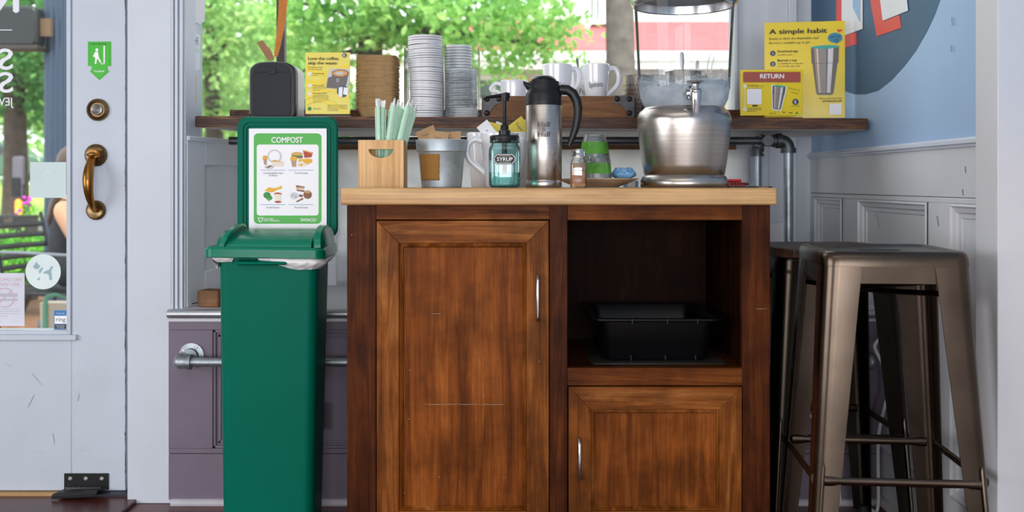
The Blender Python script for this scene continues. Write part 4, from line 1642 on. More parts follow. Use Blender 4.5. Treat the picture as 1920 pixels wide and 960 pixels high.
# ---- mugs
def mug(name, px, Y, base_z, r, h, taper, ang, label, group, hr=.0068, hspan=(.22, .80), hout=.030, cat='mug', seg=40):
    m = thing(name, label, cat, (X(px, Y), Y, base_z), R(ang), group)
    rb_ = r * taper
    b = B()
    b.lathe([(0, 0), (rb_ * .92, 0), (rb_, .003), (rb_ + (r - rb_) * .45, h * .5), (r * .985, h * .9), (r, h - .002), (r - .002, h), (r - .004, h - .002), (rb_ - .003 + (r - rb_) * .45, h * .5), (rb_ - .004, .006), (0, .006)], seg)
    obj('mug_body', b, 'ceramic', m)
    z0, z1 = h * hspan[0], h * hspan[1]
    rz0 = rb_ + (r - rb_) * hspan[0]
    rz1 = rb_ + (r - rb_) * hspan[1]
    b = B()
    pts = [(rz1 - .004, 0, z1 - .002), (rz1 + hout * .45, 0, z1 + .003), (rz1 + hout * .88, 0, z1 - .008), (rz1 + hout, 0, z1 - (z1 - z0) * .35), (rz1 + hout * .80, 0, z1 - (z1 - z0) * .6), (rz0 + hout * .35, 0, z0 + .014), (rz0 - .004, 0, z0)]
    fine = []
    for i in range(len(pts) - 1):
        p0, p1, p2, p3 = [Vector(pts[min(max(i + d, 0), len(pts) - 1)]) for d in (-1, 0, 1, 2)]
        for k in range(5):
            t = k / 5
            fine.append(.5 * ((2 * p1) + (p2 - p0) * t + (2 * p0 - 5 * p1 + 4 * p2 - p3) * t * t + (3 * p1 - p0 - 3 * p2 + p3) * t ** 3))
    fine.append(Vector(pts[-1]))
    b.tube(fine, hr, 12, flat=1.35, up=(0, 1, 0))
    obj('handle', b, 'ceramic', m)
    return m


MG = 'tall white mugs on the counter'
mug('latte_mug', 903, 2.76, TOP, L(28, 2.76), Z(249, 2.76) - TOP, .70, -72, 'tall white mug left behind the bucket side, handle turned to the room', MG, .006, (.18, .84), .026)
mug('latte_mug', 937, 2.61, TOP, L(36, 2.61), Z(249, 2.61) - TOP, .74, 181, 'tall white mug behind the syrup jar with its handle to the left', MG, .0062, (.25, .86), .036)
mug('latte_mug', 972, 2.77, TOP, L(28, 2.77), Z(249, 2.77) - TOP, .72, -80, 'tall white mug of yellow packets half hidden by the steel pitcher', MG, .006, (.18, .84), .026)
packet('sweetener_packet', 913, 244, 2.60, -38, .034, .05, 'packet_white', 'white sweetener packet with yellow edge leaning left out of the mug', 'sweetener packet', 'sweetener packets in the mugs', mark=('o', -.004, -.006, .008))
packet('sweetener_packet', 924, 246, 2.62, 14, .034, .05, 'packet_yellow', 'yellow sweetener packet behind the white one in the middle mug', 'sweetener packet', 'sweetener packets in the mugs')
packet('sweetener_packet', 936, 246, 2.635, 24, .034, .05, 'packet_white', 'white sweetener packet with blue print near the pump neck', 'sweetener packet', 'sweetener packets in the mugs', mark=('E', -.004, .006, .01))
packet('sweetener_packet', 971, 240, 2.755, 52, .042, .064, 'packet_yellow', 'tilted yellow packet standing highest left of the steel pitcher', 'sweetener packet', 'sweetener packets in the mugs', mark=('Sugar', -.014, .0, .009))
packet('sweetener_packet', 981, 243, 2.775, 8, .042, .064, 'packet_yellow', 'yellow packet behind the tilted one, touching the steel pitcher outline', 'sweetener packet', 'sweetener packets in the mugs', mark=('In', -.004, .008, .009))

# ---- syrup jar
JY = 2.43
q5 = lambda n: L(n, JY)
jz = lambda p: Z(p, JY) - TOP
jar = thing('syrup_jar', 'teal glass syrup jar with a black pump lid and label', 'jar', (X(946, JY), JY, TOP))
b = B()
prof = [(0, .001), (q5(25), .001), (q5(28.5), .005), (q5(29.5), jz(342)), (q5(29.5), jz(283)), (q5(28.5), jz(277)), (q5(26), jz(272.5)), (q5(25), jz(270)), (q5(25), jz(264))]
b.lathe(prof, 64, sup=4.2)
obj('jar_glass', b, 'teal_glass', jar)
b = B()
b.lathe([(0, .005), (q5(25), .005), (q5(28.3), .009), (q5(28.6), jz(323.5)), (0, jz(323.5))], 48, sup=4.2)
obj('syrup', b, 'syrup', jar)
b = B()
b.lathe([(0, jz(266)), (q5(27), jz(268)), (q5(27.6), jz(267)), (q5(27), jz(261)), (q5(27.8), jz(259)), (q5(27.3), jz(255.5)), (q5(26), jz(254)), (0, jz(254))], 48)
jl = obj('screw_lid', b, 'black_plastic', jar)
b = B()
b.lathe([(0, jz(254)), (q5(11), jz(254)), (q5(11), jz(244.5)), (q5(8), jz(243)), (q5(7.5), jz(236)), (q5(5), jz(233)), (q5(4), jz(230)), (q5(3.4), jz(190)), (q5(5.4), jz(189)), (q5(5.8), jz(184)), (0, jz(184))], 28)
pump = obj('pump', b, 'black_plastic', jl)
b = B()
b.tube([(q5(10), 0, jz(179)), (q5(3), 0, jz(178.5)), (-q5(10), -.003, jz(180)), (-q5(24), -.007, jz(181.5)), (-q5(34), -.010, jz(183.5)), (-q5(39), -.012, jz(187))], [q5(5), q5(6), q5(4.2), q5(3.4), q5(3.4), q5(2.6)], 12, flat=1.3)
b.cyl((0, 0, jz(190)), (0, 0, jz(176)), q5(8), q5(9.5))
obj('spout', b, 'black_plastic', pump)
b = B()
b.cyl((0, 0, jz(258)), (0, 0, jz(300)), q5(5))
b.cyl((0, 0, jz(300)), (0, 0, jz(306)), q5(7))
b.cyl((0, 0, jz(306)), (0, 0, jz(327)), q5(4))
obj('dip_tube', b, 'black_plastic', pump)
lab_y = -q5(29.6) - .0008
b = B()
oct_ = lambda w, h, c: [(-w + c, -h), (w - c, -h), (w, -h + c), (w, h - c), (w - c, h), (-w + c, h), (-w, h - c), (-w, -h + c)]
lx_, lz_ = q5(.5), jz(299)
b.prism([(lx_ + x, lz_ + z) for x, z in oct_(q5(20.5), q5(10), q5(6))], lab_y, lab_y + .001)
lb = obj('label', b, 'black_print', jar, smooth=False)
b = B()
b.plate_hole([(lx_ + x, lz_ + z) for x, z in oct_(q5(19.5), q5(9), q5(5.6))], [[(lx_ + x, lz_ + z) for x, z in oct_(q5(18.6), q5(8.1), q5(5.2))]], lab_y - .0004, lab_y - .0002)
for s in (1, -1):
    for k in range(-5, 6):
        b.disc(lx_ + k * q5(1.9), lz_ + s * q5(6), q5(.8 if k % 2 else .45), lab_y - .0004, q5(.5), 8)
obj('label_border', b, 'white_ink', lb, smooth=False)
write('lettering', [('SYRUP', lx_, lz_ - q5(3.4), q5(6.8), dict(align='CENTER', bold=.012, w=q5(29)))], 'white_ink', lb, lab_y - .0006)

# ---- spice shaker
HY = 2.44
q6 = lambda n: L(n, HY)
hz = lambda p: Z(p, HY) - TOP
shk = thing('spice_shaker', 'small glass cinnamon shaker with a chrome cap', 'shaker', (X(1084.5, HY), HY, TOP))
b = B()
b.lathe([(0, .001), (q6(14), .001), (q6(15), .004), (q6(15), hz(308)), (q6(14), hz(303)), (q6(11), hz(298)), (q6(11), hz(294))], 40, sup=5)
obj('glass_body', b, 'shaker_glass', shk)
b = B()
b.lathe([(0, .003), (q6(13), .003), (q6(13.6), .006), (q6(13.4), hz(330)), (q6(12), hz(322)), (q6(6), hz(318)), (0, hz(316))], 32, sup=5)
obj('cinnamon', b, 'cinnamon', shk)
b = B()
b.lathe([(q6(13.7), .01), (q6(14), hz(316)), (q6(13.8), hz(306))], 32, sup=5)
obj('powder_film', b, clear('powder_film', (.95, .85, .75), .1, .02, .5, lin('#d9a473'), fres=1.1), shk)
b = B()
b.lathe([(0, hz(294)), (q6(13), hz(294)), (q6(13.5), hz(293)), (q6(12.6), hz(290)), (q6(12.6), hz(284)), (q6(11), hz(281)), (q6(5), hz(279.5)), (0, hz(279.3))], 36)
obj('cap', b, 'chrome', shk)
write('lettering', [('Cinnamon', 0, hz(321), q6(3), dict(align='CENTER', w=q6(17)))], 'ink', shk, -q6(15) - .0006)

# ---- plate with cups and blue flower
PLY = 2.66
q7 = lambda n: L(n, PLY)
plz = lambda p: Z(p, PLY)
pl = thing('dinner_plate', 'cream plate on the counter holding two stacks of clear cups', 'plate', (X(1120, PLY), PLY, TOP))
b = B()
hh = plz(334.5) - TOP
b.lathe([(0, .001), (q7(40), .001), (q7(42), .003), (q7(60), hh * .5), (q7(76), hh - .002), (q7(76.5), hh), (q7(74), hh), (q7(58), hh * .62), (q7(44), hh * .42), (0, hh * .42)], 72)
obj('plate_body', b, 'cream_ceramic', pl)
PT = TOP + hh * .42 + .001


def cup(px, Y, z, r_rim, r_base, h, label, group, band=True):
    """clear plastic cup turned upside down, a green band round it"""
    c = thing('plastic_cup', label, 'cup', (X(px, Y), Y, z), 0, group)
    b = B()
    rad = lambda t: r_rim + (r_base - r_rim) * t
    b.lathe([(rad(0) + .0022, 0), (rad(0) + .0026, .002), (rad(0) + .001, .004), (rad(.05), .006), (rad(.5), h * .5), (rad(.78), h * .78), (rad(.8) - .0012, h * .8), (rad(1) - .0012, h - .002), (rad(1) - .003, h), (0, h)], 44)
    obj('cup_shell', b, 'clear_cup', c)
    if not band: return c
    b = B()
    b.lathe([(rad(.3) + .0005, h * .30), (rad(.74) + .0005, h * .74)], 44)
    obj('green_band', b, 'cup_green', c)
    return c


hcup = L(48, 2.63)
CG = 'upturned cups in the tall stack'
for k in range(8):
    cup(1115, 2.68, PT + .0005 + k * (L(40, 2.68) / 7), q7(29.5), q7(21.5), L(50, 2.68), 'topmost upturned cup of the tall stack, its whole green band showing' if k == 7 else 'upturned clear cup nested in the tall stack on the plate', CG, k in (3, 7))
for k in range(2):
    cup(1121.5, 2.605, PT + .0005 + k * .006, q7(26), q7(20.5), L(45, 2.605), 'upper upturned cup of the short front pair, with green band' if k else 'lower upturned cup of the short front pair, showing only its rim', 'upturned cups in the short pair', k == 1)

fl = thing('blue_flower', 'blue glass lotus flower on the right side of the cream plate', 'ornament', (X(1169, 2.66), 2.66, PT + .004))
for k in range(10):
    ring = k // 5
    a = 2 * PI * (k % 5) / 5 + ring * .62 - .3
    b = B()
    n = 6
    rows_ = []
    for i in range(n + 1):
        t = i / n
        row = []
        for j in range(5):
            u = (j - 2) / 2
            wd = .026 * math.sin(PI * min(1, .12 + t * .86)) * (1 if ring == 0 else .85)
            out = (.006 + .025 * math.sin(t * 1.75)) if ring == 0 else (.004 + .018 * math.sin(t * 2.0))
            zz = (.003 + .021 * t ** 1.3 + .006 * u * u) if ring == 0 else (.004 + .033 * t ** 1.1 + .005 * u * u)
            row.append((out * math.cos(a) - u * wd * math.sin(a), out * math.sin(a) + u * wd * math.cos(a), zz - (.004 * t ** 6)))
        rows_.append(row)
    b.loft(rows_, False, False, close=False)
    o = obj('petal', b, 'blue_glassy', fl)
    md = o.modifiers.new('thickness', 'SOLIDIFY'); md.thickness = .0012
b = B()
b.ball((0, 0, .006), (.013, .013, .009))
obj('flower_base', b, 'blue_glassy', fl)

o = obj('paper_packet', B().box(-.022, .022, -.002, .002, 0, .019), 'packet_white', bevel=.0006)
o.location = (X(1183, 2.79), 2.79, TOP); o.rotation_euler = (R(-12), 0, R(8))
tag(o, 'small blue and white packet behind the plate beside the dispenser', 'packet')
obj('blue_stripe', B().box(-.0205, -.010, -.0025, -.0021, .001, .017).box(.012, .020, -.0025, -.0021, .001, .017), 'blue_glassy', o)

mt = obj('rubber_mat', B().loft([[(x, y, z) for x, y in rrect(X(1350, 2.7), X(1432, 2.7), 2.60, 2.80, .01, 3)] for z in (TOP + .0002, TOP + .003)]), 'soft_black')
tag(mt, 'thin dark mat at the right end of the worktop', 'mat')
rc = thing('red_clip_box', 'small red plastic box with black prongs right of the dispenser', 'box', (X(1381, 2.68), 2.68, TOP + .003))
b = B()
b.box(-.024, .022, -.012, .014, .0005, .011)
obj('tray', b, 'red_plastic', rc, bevel=.0015)
b = B()
b.rot_box((-.005, .006, .015), (.036, .016, .006), Matrix.Rotation(R(-10), 3, 'X'))
obj('lid', b, 'red_plastic', rc, bevel=.001)
b = B()
for k in range(6):
    b.box(-.018 + k * .008, -.013 + k * .008, -.016, -.0125, .004, .009)
b.cyl((.0225, -.006, .006), (.030, -.008, .006), .0035, seg=10)
obj('prong', b, 'rubber', rc)
o = obj('wooden_stirrer', B().box(-.012, .012, -.003, .003, 0, .0015), 'box_wood', bevel=.0005)
o.location = (X(1432, 2.62) - .01, 2.585, TOP + .0002)
tag(o, 'short pale stirrer stick near the right edge of the worktop', 'stirrer')

# ================================================================== SHELF THINGS
def on_shelf(px, Y): return (X(px, Y), Y, shelf_z(X(px, Y)) + .0013)


# ---- black dispenser box
KY = 3.10
nb = thing('napkin_dispenser', 'black rounded tabletop napkin box with a push button standing on the shelf', 'dispenser', on_shelf(510.5, KY))
q8 = lambda n: L(n, KY)
kz8 = lambda p: Z(p, KY) - nb.location.z


def tomb(hw_, z0, z1, drop, r, n=7):
    """flat bottom, upright sides and an arched top"""
    out = []
    for cx_, cz_, a0 in ((-hw_ + r, z0 + r, 180), (hw_ - r, z0 + r, 270)):
        for k in range(n + 1):
            t = R(a0 + 90 * k / n)
            out.append((cx_ + r * math.cos(t), cz_ + r * math.sin(t)))
    r2 = drop
    for k in range(n * 2 + 1):
        t = PI * k / (n * 2)
        x = hw_ * abs(math.cos(t)) ** .62 * (1 if math.cos(t) >= 0 else -1)
        out.append((x, z1 - drop + drop * math.sin(t) ** .85))
    return out


hz8 = kz8(115)
b = B()
rg = lambda i, y: [(x, y, z) for x, z in tomb(q8(43.5) - i, .0 + i, hz8 - i, q8(24), .012)]
b.loft([rg(.003, 0), rg(0, .004), rg(0, .025)])
obj('front_frame', b, 'black_plastic', nb)
b = B()
rg = lambda i, y: [(x + .004, y, z) for x, z in tomb(q8(43.0) - i, .0005 + i, hz8 - .001 - i, q8(24), .012)]
b.loft([rg(0, .0255), rg(0, .12), rg(.004, .125)])
obj('rear_case', b, pm('grey_case', '#b9b8c2', .4), nb)
b = B()
b.prism([(x - q8(1.0), z) for x, z in tomb(q8(36), q8(3), hz8 - q8(21.5), .0005, .009)], -.002, .003)
obj('front_panel', b, 'soft_black', nb, bevel=.001)
b = B()
b.prism([(x - q8(1.0), z) for x, z in [(-q8(34), hz8 - q8(20.5)), (q8(34), hz8 - q8(20.5)), (q8(32), hz8 - q8(13)), (q8(22), hz8 - q8(6)), (q8(8), hz8 - q8(3)), (-q8(8), hz8 - q8(3)), (-q8(22), hz8 - q8(6)), (-q8(32), hz8 - q8(13))]], -.002, .003)
obj('top_panel', b, 'soft_black', nb, bevel=.001)
b = B()
b.prism(rrect(-q8(9), q8(8), hz8 - q8(24.5), hz8 - q8(10.5), q8(2.5), 4), -.0045, .002)
obj('push_button', b, 'soft_black', nb, bevel=.001)


# ---- yellow sign in an upright holder
def holder(name, label, px0, px1, py0, py1, Y, rot, foot, sheet_mat, margin=1.5, lean=0):
    pxm = (px0 + px1) / 2
    t = thing(name, label, 'sign', on_shelf(pxm, Y), rot)
    w = L(px1 - px0, Y) / max(.5, math.cos(rot))
    h = Z(py0, Y) - t.location.z
    b = B()
    b.box(-w / 2, w / 2, -.0025, -.001, 0, h)
    b.box(-w / 2, w / 2, .001, .0025, 0, h)
    b.box(-w / 2, w / 2, -.0025, foot, 0, .004)
    obj('acrylic_holder', b, 'sign_acrylic', t, bevel=.0004)
    s = obj('printed_sheet', B().box(-w / 2 + .001, w / 2 - .001, -.0008, .0008, L(6, Y), h - L(margin, Y)), sheet_mat, t, smooth=False)
    return t, s, w, h


YG = 3.08
t1, s1, w1, h1 = holder('menu_sign', 'yellow upright card reading Love the coffee, skip the waste', 572.5, 657, 97, 217, YG, 0, .05, 'yellow_pale')
ux = lambda p: (p - 614.75) * YG / K
uz = lambda p: Z(p, YG) - t1.location.z
FYs = -.0030
b = B()
for k, (y0, y1) in enumerate(((120, 128), (140, 152), (166, 178), (190, 200))):
    n = 20
    top_ = [(ux(573 + 83 * i / n), uz(y0 + 10 * math.sin(i * .22 + k) + i * .5)) for i in range(n + 1)]
    bot_ = [(ux(573 + 83 * i / n), uz(min(214, y1 + 12 * math.sin(i * .2 + k + .3) + i * .5))) for i in range(n + 1)]
    b.flat(top_ + bot_[::-1], FYs + .0002 - .00002 * k)
obj('wave', b, 'yellow', s1, smooth=False)
write('lettering', [('Love the coffee,', ux(578), uz(112.5), L(5.6, YG), dict(bold=.02, w=L(58, YG))), ('skip the waste', ux(578), uz(121), L(5.6, YG), dict(bold=.02, w=L(54, YG))),
                    ('Download app', ux(587), uz(139), L(2.4, YG), dict(bold=.02, w=L(21, YG))), ('Borrow a cup', ux(587), uz(161), L(2.4, YG), dict(bold=.02, w=L(20, YG))), ('Enjoy then return', ux(587), uz(176), L(2.4, YG), dict(bold=.02, w=L(26, YG))), ('WHY ECO', ux(588), uz(205.5), L(3, YG), dict(w=L(14, YG)))], 'ink', s1, FYs - .0003)
b = B()
rnd = random.Random(2)
lines_of_print(b, ux(578), uz(127), L(48, YG), 1, 1, L(1.2, YG), FYs - .0001, rnd)
lines_of_print(b, ux(578), uz(131), L(43, YG), 1, 1, L(1.2, YG), FYs - .0001, rnd)
lines_of_print(b, ux(587), uz(142), L(16, YG), 1, 1, L(1.0, YG), FYs - .0001, rnd)
lines_of_print(b, ux(587), uz(164), L(24, YG), 3, L(3, YG), L(1.0, YG), FYs - .0001, rnd)
lines_of_print(b, ux(587), uz(179.5), L(30, YG), 5, L(3, YG), L(1.0, YG), FYs - .0001, rnd)
lines_of_print(b, ux(614), uz(198), L(37, YG), 4, L(3.2, YG), L(1.1, YG), FYs - .0001, rnd)
obj('small_print', b, 'ink_soft', s1, smooth=False, recalc=False)
b = B()
for x, y, r, m in ((581, 138.5, 3.2, 0), (581, 160.5, 3.2, 0), (581, 176, 3.2, 0)):
    b.disc(ux(x), uz(y), L(r, YG), FYs - .0001)
obj('step_badge', b, 'sign_white', s1, smooth=False)
write('step_number', [('1', ux(581), uz(139.8), L(2.8, YG), dict(align='CENTER')), ('2', ux(581), uz(161.8), L(2.8, YG), dict(align='CENTER')), ('3', ux(581), uz(177.3), L(2.8, YG), dict(align='CENTER'))], 'navy_print', s1, FYs - .0004)
obj('round_logo', B().disc(ux(646), uz(104), L(4.2, YG), FYs - .0001), 'navy_print', s1, smooth=False)
write('logo_letter', [('K', ux(646), uz(106.6), L(5, YG), dict(align='CENTER', bold=.02))], 'white_ink', s1, FYs - .0004)
obj('green_badge', B().disc(ux(580.5), uz(204), L(3.6, YG), FYs - .0001), 'leaf_print', s1, smooth=False)
# printed picture of a coffee
b = B()
P = lambda pts, k, m: (setattr(b, 'mi', m), b.flat([(ux(x), uz(y)) for x, y in pts], FYs - .0001 - .00003 * k))
P([(618, 130), (631, 128.5), (655, 130), (655, 160), (640, 168), (612, 166), (613, 150)], 0, 0)
P([(612, 165), (615, 146), (624, 143), (630, 166)], 1, 1)
P([(622.5, 134), (654, 137), (650, 158), (646, 166), (640, 168), (627, 166), (624, 162)], 2, 1)
b.mi = 2; b.disc(ux(638.5), uz(137.5), L(16, YG), FYs - .0002, L(7.2, YG))
b.mi = 3; b.disc(ux(638), uz(137.7), L(14, YG), FYs - .00023, L(5.6, YG))
b.mi = 0; b.disc(ux(637), uz(137.5), L(7.5, YG), FYs - .00026, L(2.6, YG))
b.mi = 0; b.disc(ux(633.5), uz(150.5), L(2.6, YG), FYs - .00026, L(3.4, YG))
b.mi = 1; b.disc(ux(633.5), uz(150.5), L(1.6, YG), FYs - .00028, L(2.3, YG))
b.mi = 4; b.disc(ux(643), uz(171.5), L(11, YG), FYs - .0003)
P([(635.5, 164), (643, 163), (642, 182), (635, 181)], 7, 5)
P([(645, 164), (654, 165), (652.5, 179), (643.5, 177)], 7, 5)
obj('coffee_picture', b, ['grey_print', 'cup_grey_print', 'brown_print', 'tan_print', 'navy_print', 'sign_white'], s1, smooth=False, recalc=False)

# ---- return sign
YR = 3.075
t2, s2, w2_, h2 = holder('return_sign', 'small yellow acrylic sign headed RETURN in front of the taller sign', 1387.5, 1505, 128.5, 219, YR, 0, .06, 'yellow', 2.5)
vx = lambda p: (p - 1446.25) * YR / K
vz = lambda p: Z(p, YR) - t2.location.z
obj('heading_band', B().flat(rrect(vx(1393), vx(1500.5), vz(154.5), vz(135), L(2.5, YR), 4), FYs), 'brick_red_print', s2, smooth=False)
write('heading', [('RETURN', vx(1447), vz(147), L(8.2, YR), dict(align='CENTER', bold=.035, w=L(45, YR)))], 'white_ink', s2, FYs - .0004)
write('lettering', [('TAP RETURN', vx(1400.5), vz(162), L(2.4, YR), dict(bold=.02, w=L(21, YR))), ('on app', vx(1422.5), vz(162), L(2, YR), dict(w=L(9, YR))), ('Scan the QR code', vx(1400.5), vz(166.3), L(2, YR), dict(w=L(27, YR))), ('KITTIES', vx(1491), vz(200), L(1.8, YR), dict(align='CENTER', w=L(15, YR)))], 'ink', s2, FYs - .0003)
write('slanted_note', [('and take the', vx(1478), vz(166), L(3, YR), dict(w=L(22, YR), rot=R(-14))), ('reward', vx(1482), vz(173.5), L(3, YR), dict(w=L(14, YR), rot=R(-14)))], 'ink_soft', s2, FYs - .0003)
b = B()
rnd = random.Random(6)
lines_of_print(b, vx(1401), vz(203.5), L(26, YR), 3, L(2.8, YR), L(1, YR), FYs - .0001, rnd)
lines_of_print(b, vx(1442), vz(213), L(21, YR), 1, 1, L(1, YR), FYs - .0001, rnd)
lines_of_print(b, vx(1467), vz(211.5), L(9, YR), 1, 1, L(1.6, YR), FYs - .0001, rnd)
lines_of_print(b, vx(1479), vz(212.5), L(10, YR), 1, 1, L(1.4, YR), FYs - .0001, rnd)
obj('small_print', b, 'ink', s2, smooth=False, recalc=False)
b = B()
b.disc(vx(1396.5), vz(162), L(3.3, YR), FYs - .0001)
b.disc(vx(1396.5), vz(205), L(3.3, YR), FYs - .0001)
b.flat([(vx(1396), vz(165)), (vx(1397), vz(165)), (vx(1397), vz(202)), (vx(1396), vz(202))], FYs - .0001)
b.flat(rrect(vx(1400), vx(1427.5), vz(195.5), vz(167), L(1.5, YR), 3), FYs - .0001)
obj('step_badge', b, 'sign_white', s2, smooth=False)
write('step_number', [('1', vx(1396.5), vz(163.4), L(3, YR), dict(align='CENTER')), ('2', vx(1396.5), vz(206.4), L(3, YR), dict(align='CENTER'))], 'navy_print', s2, FYs - .0004)
obj('black_tag', B().flat(rrect(vx(1410), vx(1420), vz(200), vz(197), L(.8, YR), 3), FYs - .0001), 'black_print', s2, smooth=False)
obj('round_logo', B().disc(vx(1491), vz(191.2), L(5.8, YR), FYs - .0001), 'navy_print', s2, smooth=False)
write('logo_letter', [('K', vx(1491), vz(194.6), L(6.8, YR), dict(align='CENTER', bold=.02, w=L(4.2, YR)))], 'white_ink', s2, FYs - .0004)
obj('green_badge', B().disc(vx(1493.5), vz(212), L(2.1, YR), FYs - .0001), 'leaf_print', s2, smooth=False)


def cup_picture(par, ox, oz, sc_, rot, y, outline=True, name='cup_picture'):
    """printed picture of a steel tumbler with a teal lid; unit height 1"""
    b = B()
    c, sn = math.cos(rot), math.sin(rot)
    T = lambda pts: [(ox + (x * c - z * sn) * sc_, oz + (x * sn + z * c) * sc_) for x, z in pts]
    body = [(-.275, .97), (.275, .97), (.265, .66), (.245, .64), (.17, .04), (.14, .0), (-.14, 0), (-.17, .04), (-.245, .64), (-.265, .66)]
    mats = ['sign_white', 'cup_grey_print', 'cup_mid_print', 'cup_light_print', 'cup_tan_print', 'teal_print', 'cup_mid_print']
    if outline:
        b.mi = 0; b.flat(T([(x * 1.18 + 0, (z - .5) * 1.09 + .5) for x, z in body]), y)
    b.mi = 1; b.flat(T(body), y - .00005)
    def band(f0, f1, m, k):
        b.mi = m
        xs = lambda z: .275 - .01 * (1 - z) / .32 if z > .66 else .245 - .075 * (.64 - z) / .6
        pts = []
        zsq = (.97, .66, .64, .04)
        b.flat(T([(f0 * xs(z), z) for z in zsq] + [(f1 * xs(z), z) for z in reversed(zsq)]), y - .00007 - .00002 * k)
    band(-.80, -.45, 4, 0); band(-.45, .10, 2, 1); band(.22, .62, 3, 2); band(-.62, -.52, 3, 3)
    b.mi = 1; b.flat(T([(-.26, .655), (.26, .655), (.26, .645), (-.26, .645)]), y - .0002)
    b.mi = 5; b.flat(T([(-.28, .965), (-.27, .99), (-.1, 1.015), (.1, 1.02), (.27, 1.005), (.28, .97), (.1, .945), (-.1, .945)]), y - .00022)
    return obj(name, b, mats, par, smooth=False, recalc=False)


cup_picture(s2, vx(1456), vz(205.3), L(44.5, YR), R(-6), FYs - .0001)

# ---- tall sign
YT = 3.20
t3, s3, w3, h3 = holder('habit_sign', 'tall yellow sign headed A simple habit at the right end of the shelf', 1436, 1580.5, 39, 219, YT, R(-10), .07, 'yellow', 2.0)
wx_ = lambda p: (p - 1508.25) * YT / K / math.cos(R(10))
wz_ = lambda p: Z(p, YT) - t3.location.z
write('heading', [('A simple habit', wx_(1445), wz_(62.5), L(9.0, YT), dict(bold=.028, w=L(105, YT)))], 'ink', s3, FYs - .0003)
write('lettering', [('Ready to ditch the disposable cup?', wx_(1445), wz_(73.5), L(4.4, YT), dict(w=L(90, YT))), ('Borrow a reusable cup to go!', wx_(1445), wz_(81.5), L(4.4, YT), dict(w=L(74, YT))), ('Download app', wx_(1460), wz_(97.5), L(4.3, YT), dict(bold=.025, w=L(37, YT))), ('Borrow a cup', wx_(1460), wz_(114.5), L(4.3, YT), dict(bold=.025, w=L(35, YT))),
                    ('just $10 to join', wx_(1460), wz_(103.5), L(2.8, YT), dict(w=L(27, YT))), ('Tap BORROW on app, and', wx_(1460), wz_(120), L(2.8, YT), dict(w=L(46, YT))), ('scan the QR code at the', wx_(1460), wz_(125), L(2.8, YT), dict(w=L(41, YT))), ('DOWNLOAD APP', wx_(1540), wz_(192), L(3.4, YT), dict(bold=.02, w=L(35, YT))), ('$10 to join (one-time)', wx_(1535), wz_(186.5), L(3, YT), dict(w=L(40, YT)))], 'ink', s3, FYs - .0003)
b = B()
for y in (97, 117): b.disc(wx_(1451.5), wz_(y + 2), L(5, YT), FYs - .0001)
obj('step_badge', b, 'navy_print', s3, smooth=False)
write('step_number', [('1', wx_(1451.5), wz_(101.5), L(4.8, YT), dict(align='CENTER')), ('2', wx_(1451.5), wz_(121.5), L(4.8, YT), dict(align='CENTER'))], 'white_ink', s3, FYs - .0004)
cup_picture(s3, wx_(1544.5), wz_(178.5), L(91, YT), 0, FYs - .0001, False)
b = B()
b.disc(wx_(1562.5), wz_(72.5), L(13.2, YT), FYs - .0001, L(9.5, YT))
b.flat([(wx_(1564), wz_(80)), (wx_(1570), wz_(79)), (wx_(1563), wz_(84.5))], FYs - .0001)
obj('speech_bubble', b, 'blue_print', s3, smooth=False)
write('bubble_text', [('borrow', wx_(1562.5), wz_(72), L(4.2, YT), dict(align='CENTER', rot=R(8), bold=.01)), ('me!', wx_(1564), wz_(78), L(4.2, YT), dict(align='CENTER', rot=R(8), bold=.01))], 'black_print', s3, FYs - .0004)
b = B()
b.flat([(wx_(1570 + 4.6 * (math.sin(t) ** 3)), wz_(59 - 3.6 * (.81 * math.cos(t) - .31 * math.cos(2 * t) - .12 * math.cos(3 * t)))) for t in [2 * PI * i / 24 for i in range(24)]], FYs - .0003)
obj('heart', b, 'heart_red', s3, smooth=False)
obj('white_square', B().flat(rrect(wx_(1552), wx_(1574), wz_(216), wz_(195), L(1, YT), 3), FYs - .0001), 'sign_white', s3, smooth=False)

# ---- kraft trays
TY = 3.135
tg = 'kraft trays in the tall stack'
tray0 = None
rnd = random.Random(9)


def tray_mesh(seed):
    rn = random.Random(seed)
    b = B()
    hw_ = L(38, TY)
    wob = [rn.uniform(-.0014, .0014) for _ in range(80)]
    wz = [rn.uniform(-.0006, .0006) for _ in range(80)]

    def rg(f, z, r, w=1):
        return [(x + wob[i] * w, y + wob[(i * 7) % 80] * w, z + wz[i] * w) for i, (x, y) in enumerate(rrect(-hw_ * f, hw_ * f, -hw_ * f, hw_ * f, r, 5))]
    b.loft([rg(.66, 0, .010, 0), rg(.70, .001, .012, 0), rg(.93, .0305, .017, 0), rg(1.0, .031, .019), rg(1.01, .0322, .019), rg(1.0, .0332, .019), rg(.918, .0326, .017, 0), rg(.69, .0025, .01, 0)], True, True)
    return b


protos = []
zt0 = shelf_z(X(705, TY)) + .0008
NT = 32
for k in range(NT):
    z = zt0 + k * (Z(98, TY) - Z(196.5, TY)) / (NT - 1)
    if k < 5:
        o = obj('paper_tray', tray_mesh(k), 'kraft')
        protos.append(o)
        tag(o, 'brown kraft tray nested in the tall square stack on the shelf', 'tray', tg)
    else:
        o = protos[k % 5].copy()
        COL.objects.link(o)
    if k == 0: o['label'] = 'bottom kraft tray of the tall stack, its tapered side showing'
    if k == NT - 1: o['label'] = 'topmost kraft tray of the tall square stack'
    o.location = (X(705 + rnd.uniform(-.1, .1) + .3 * math.sin(k * .3), TY), TY + .05, z)
    o.rotation_euler = (rnd.uniform(-.002, .002), rnd.uniform(-.002, .002), (PI / 2) * rnd.randint(0, 3))

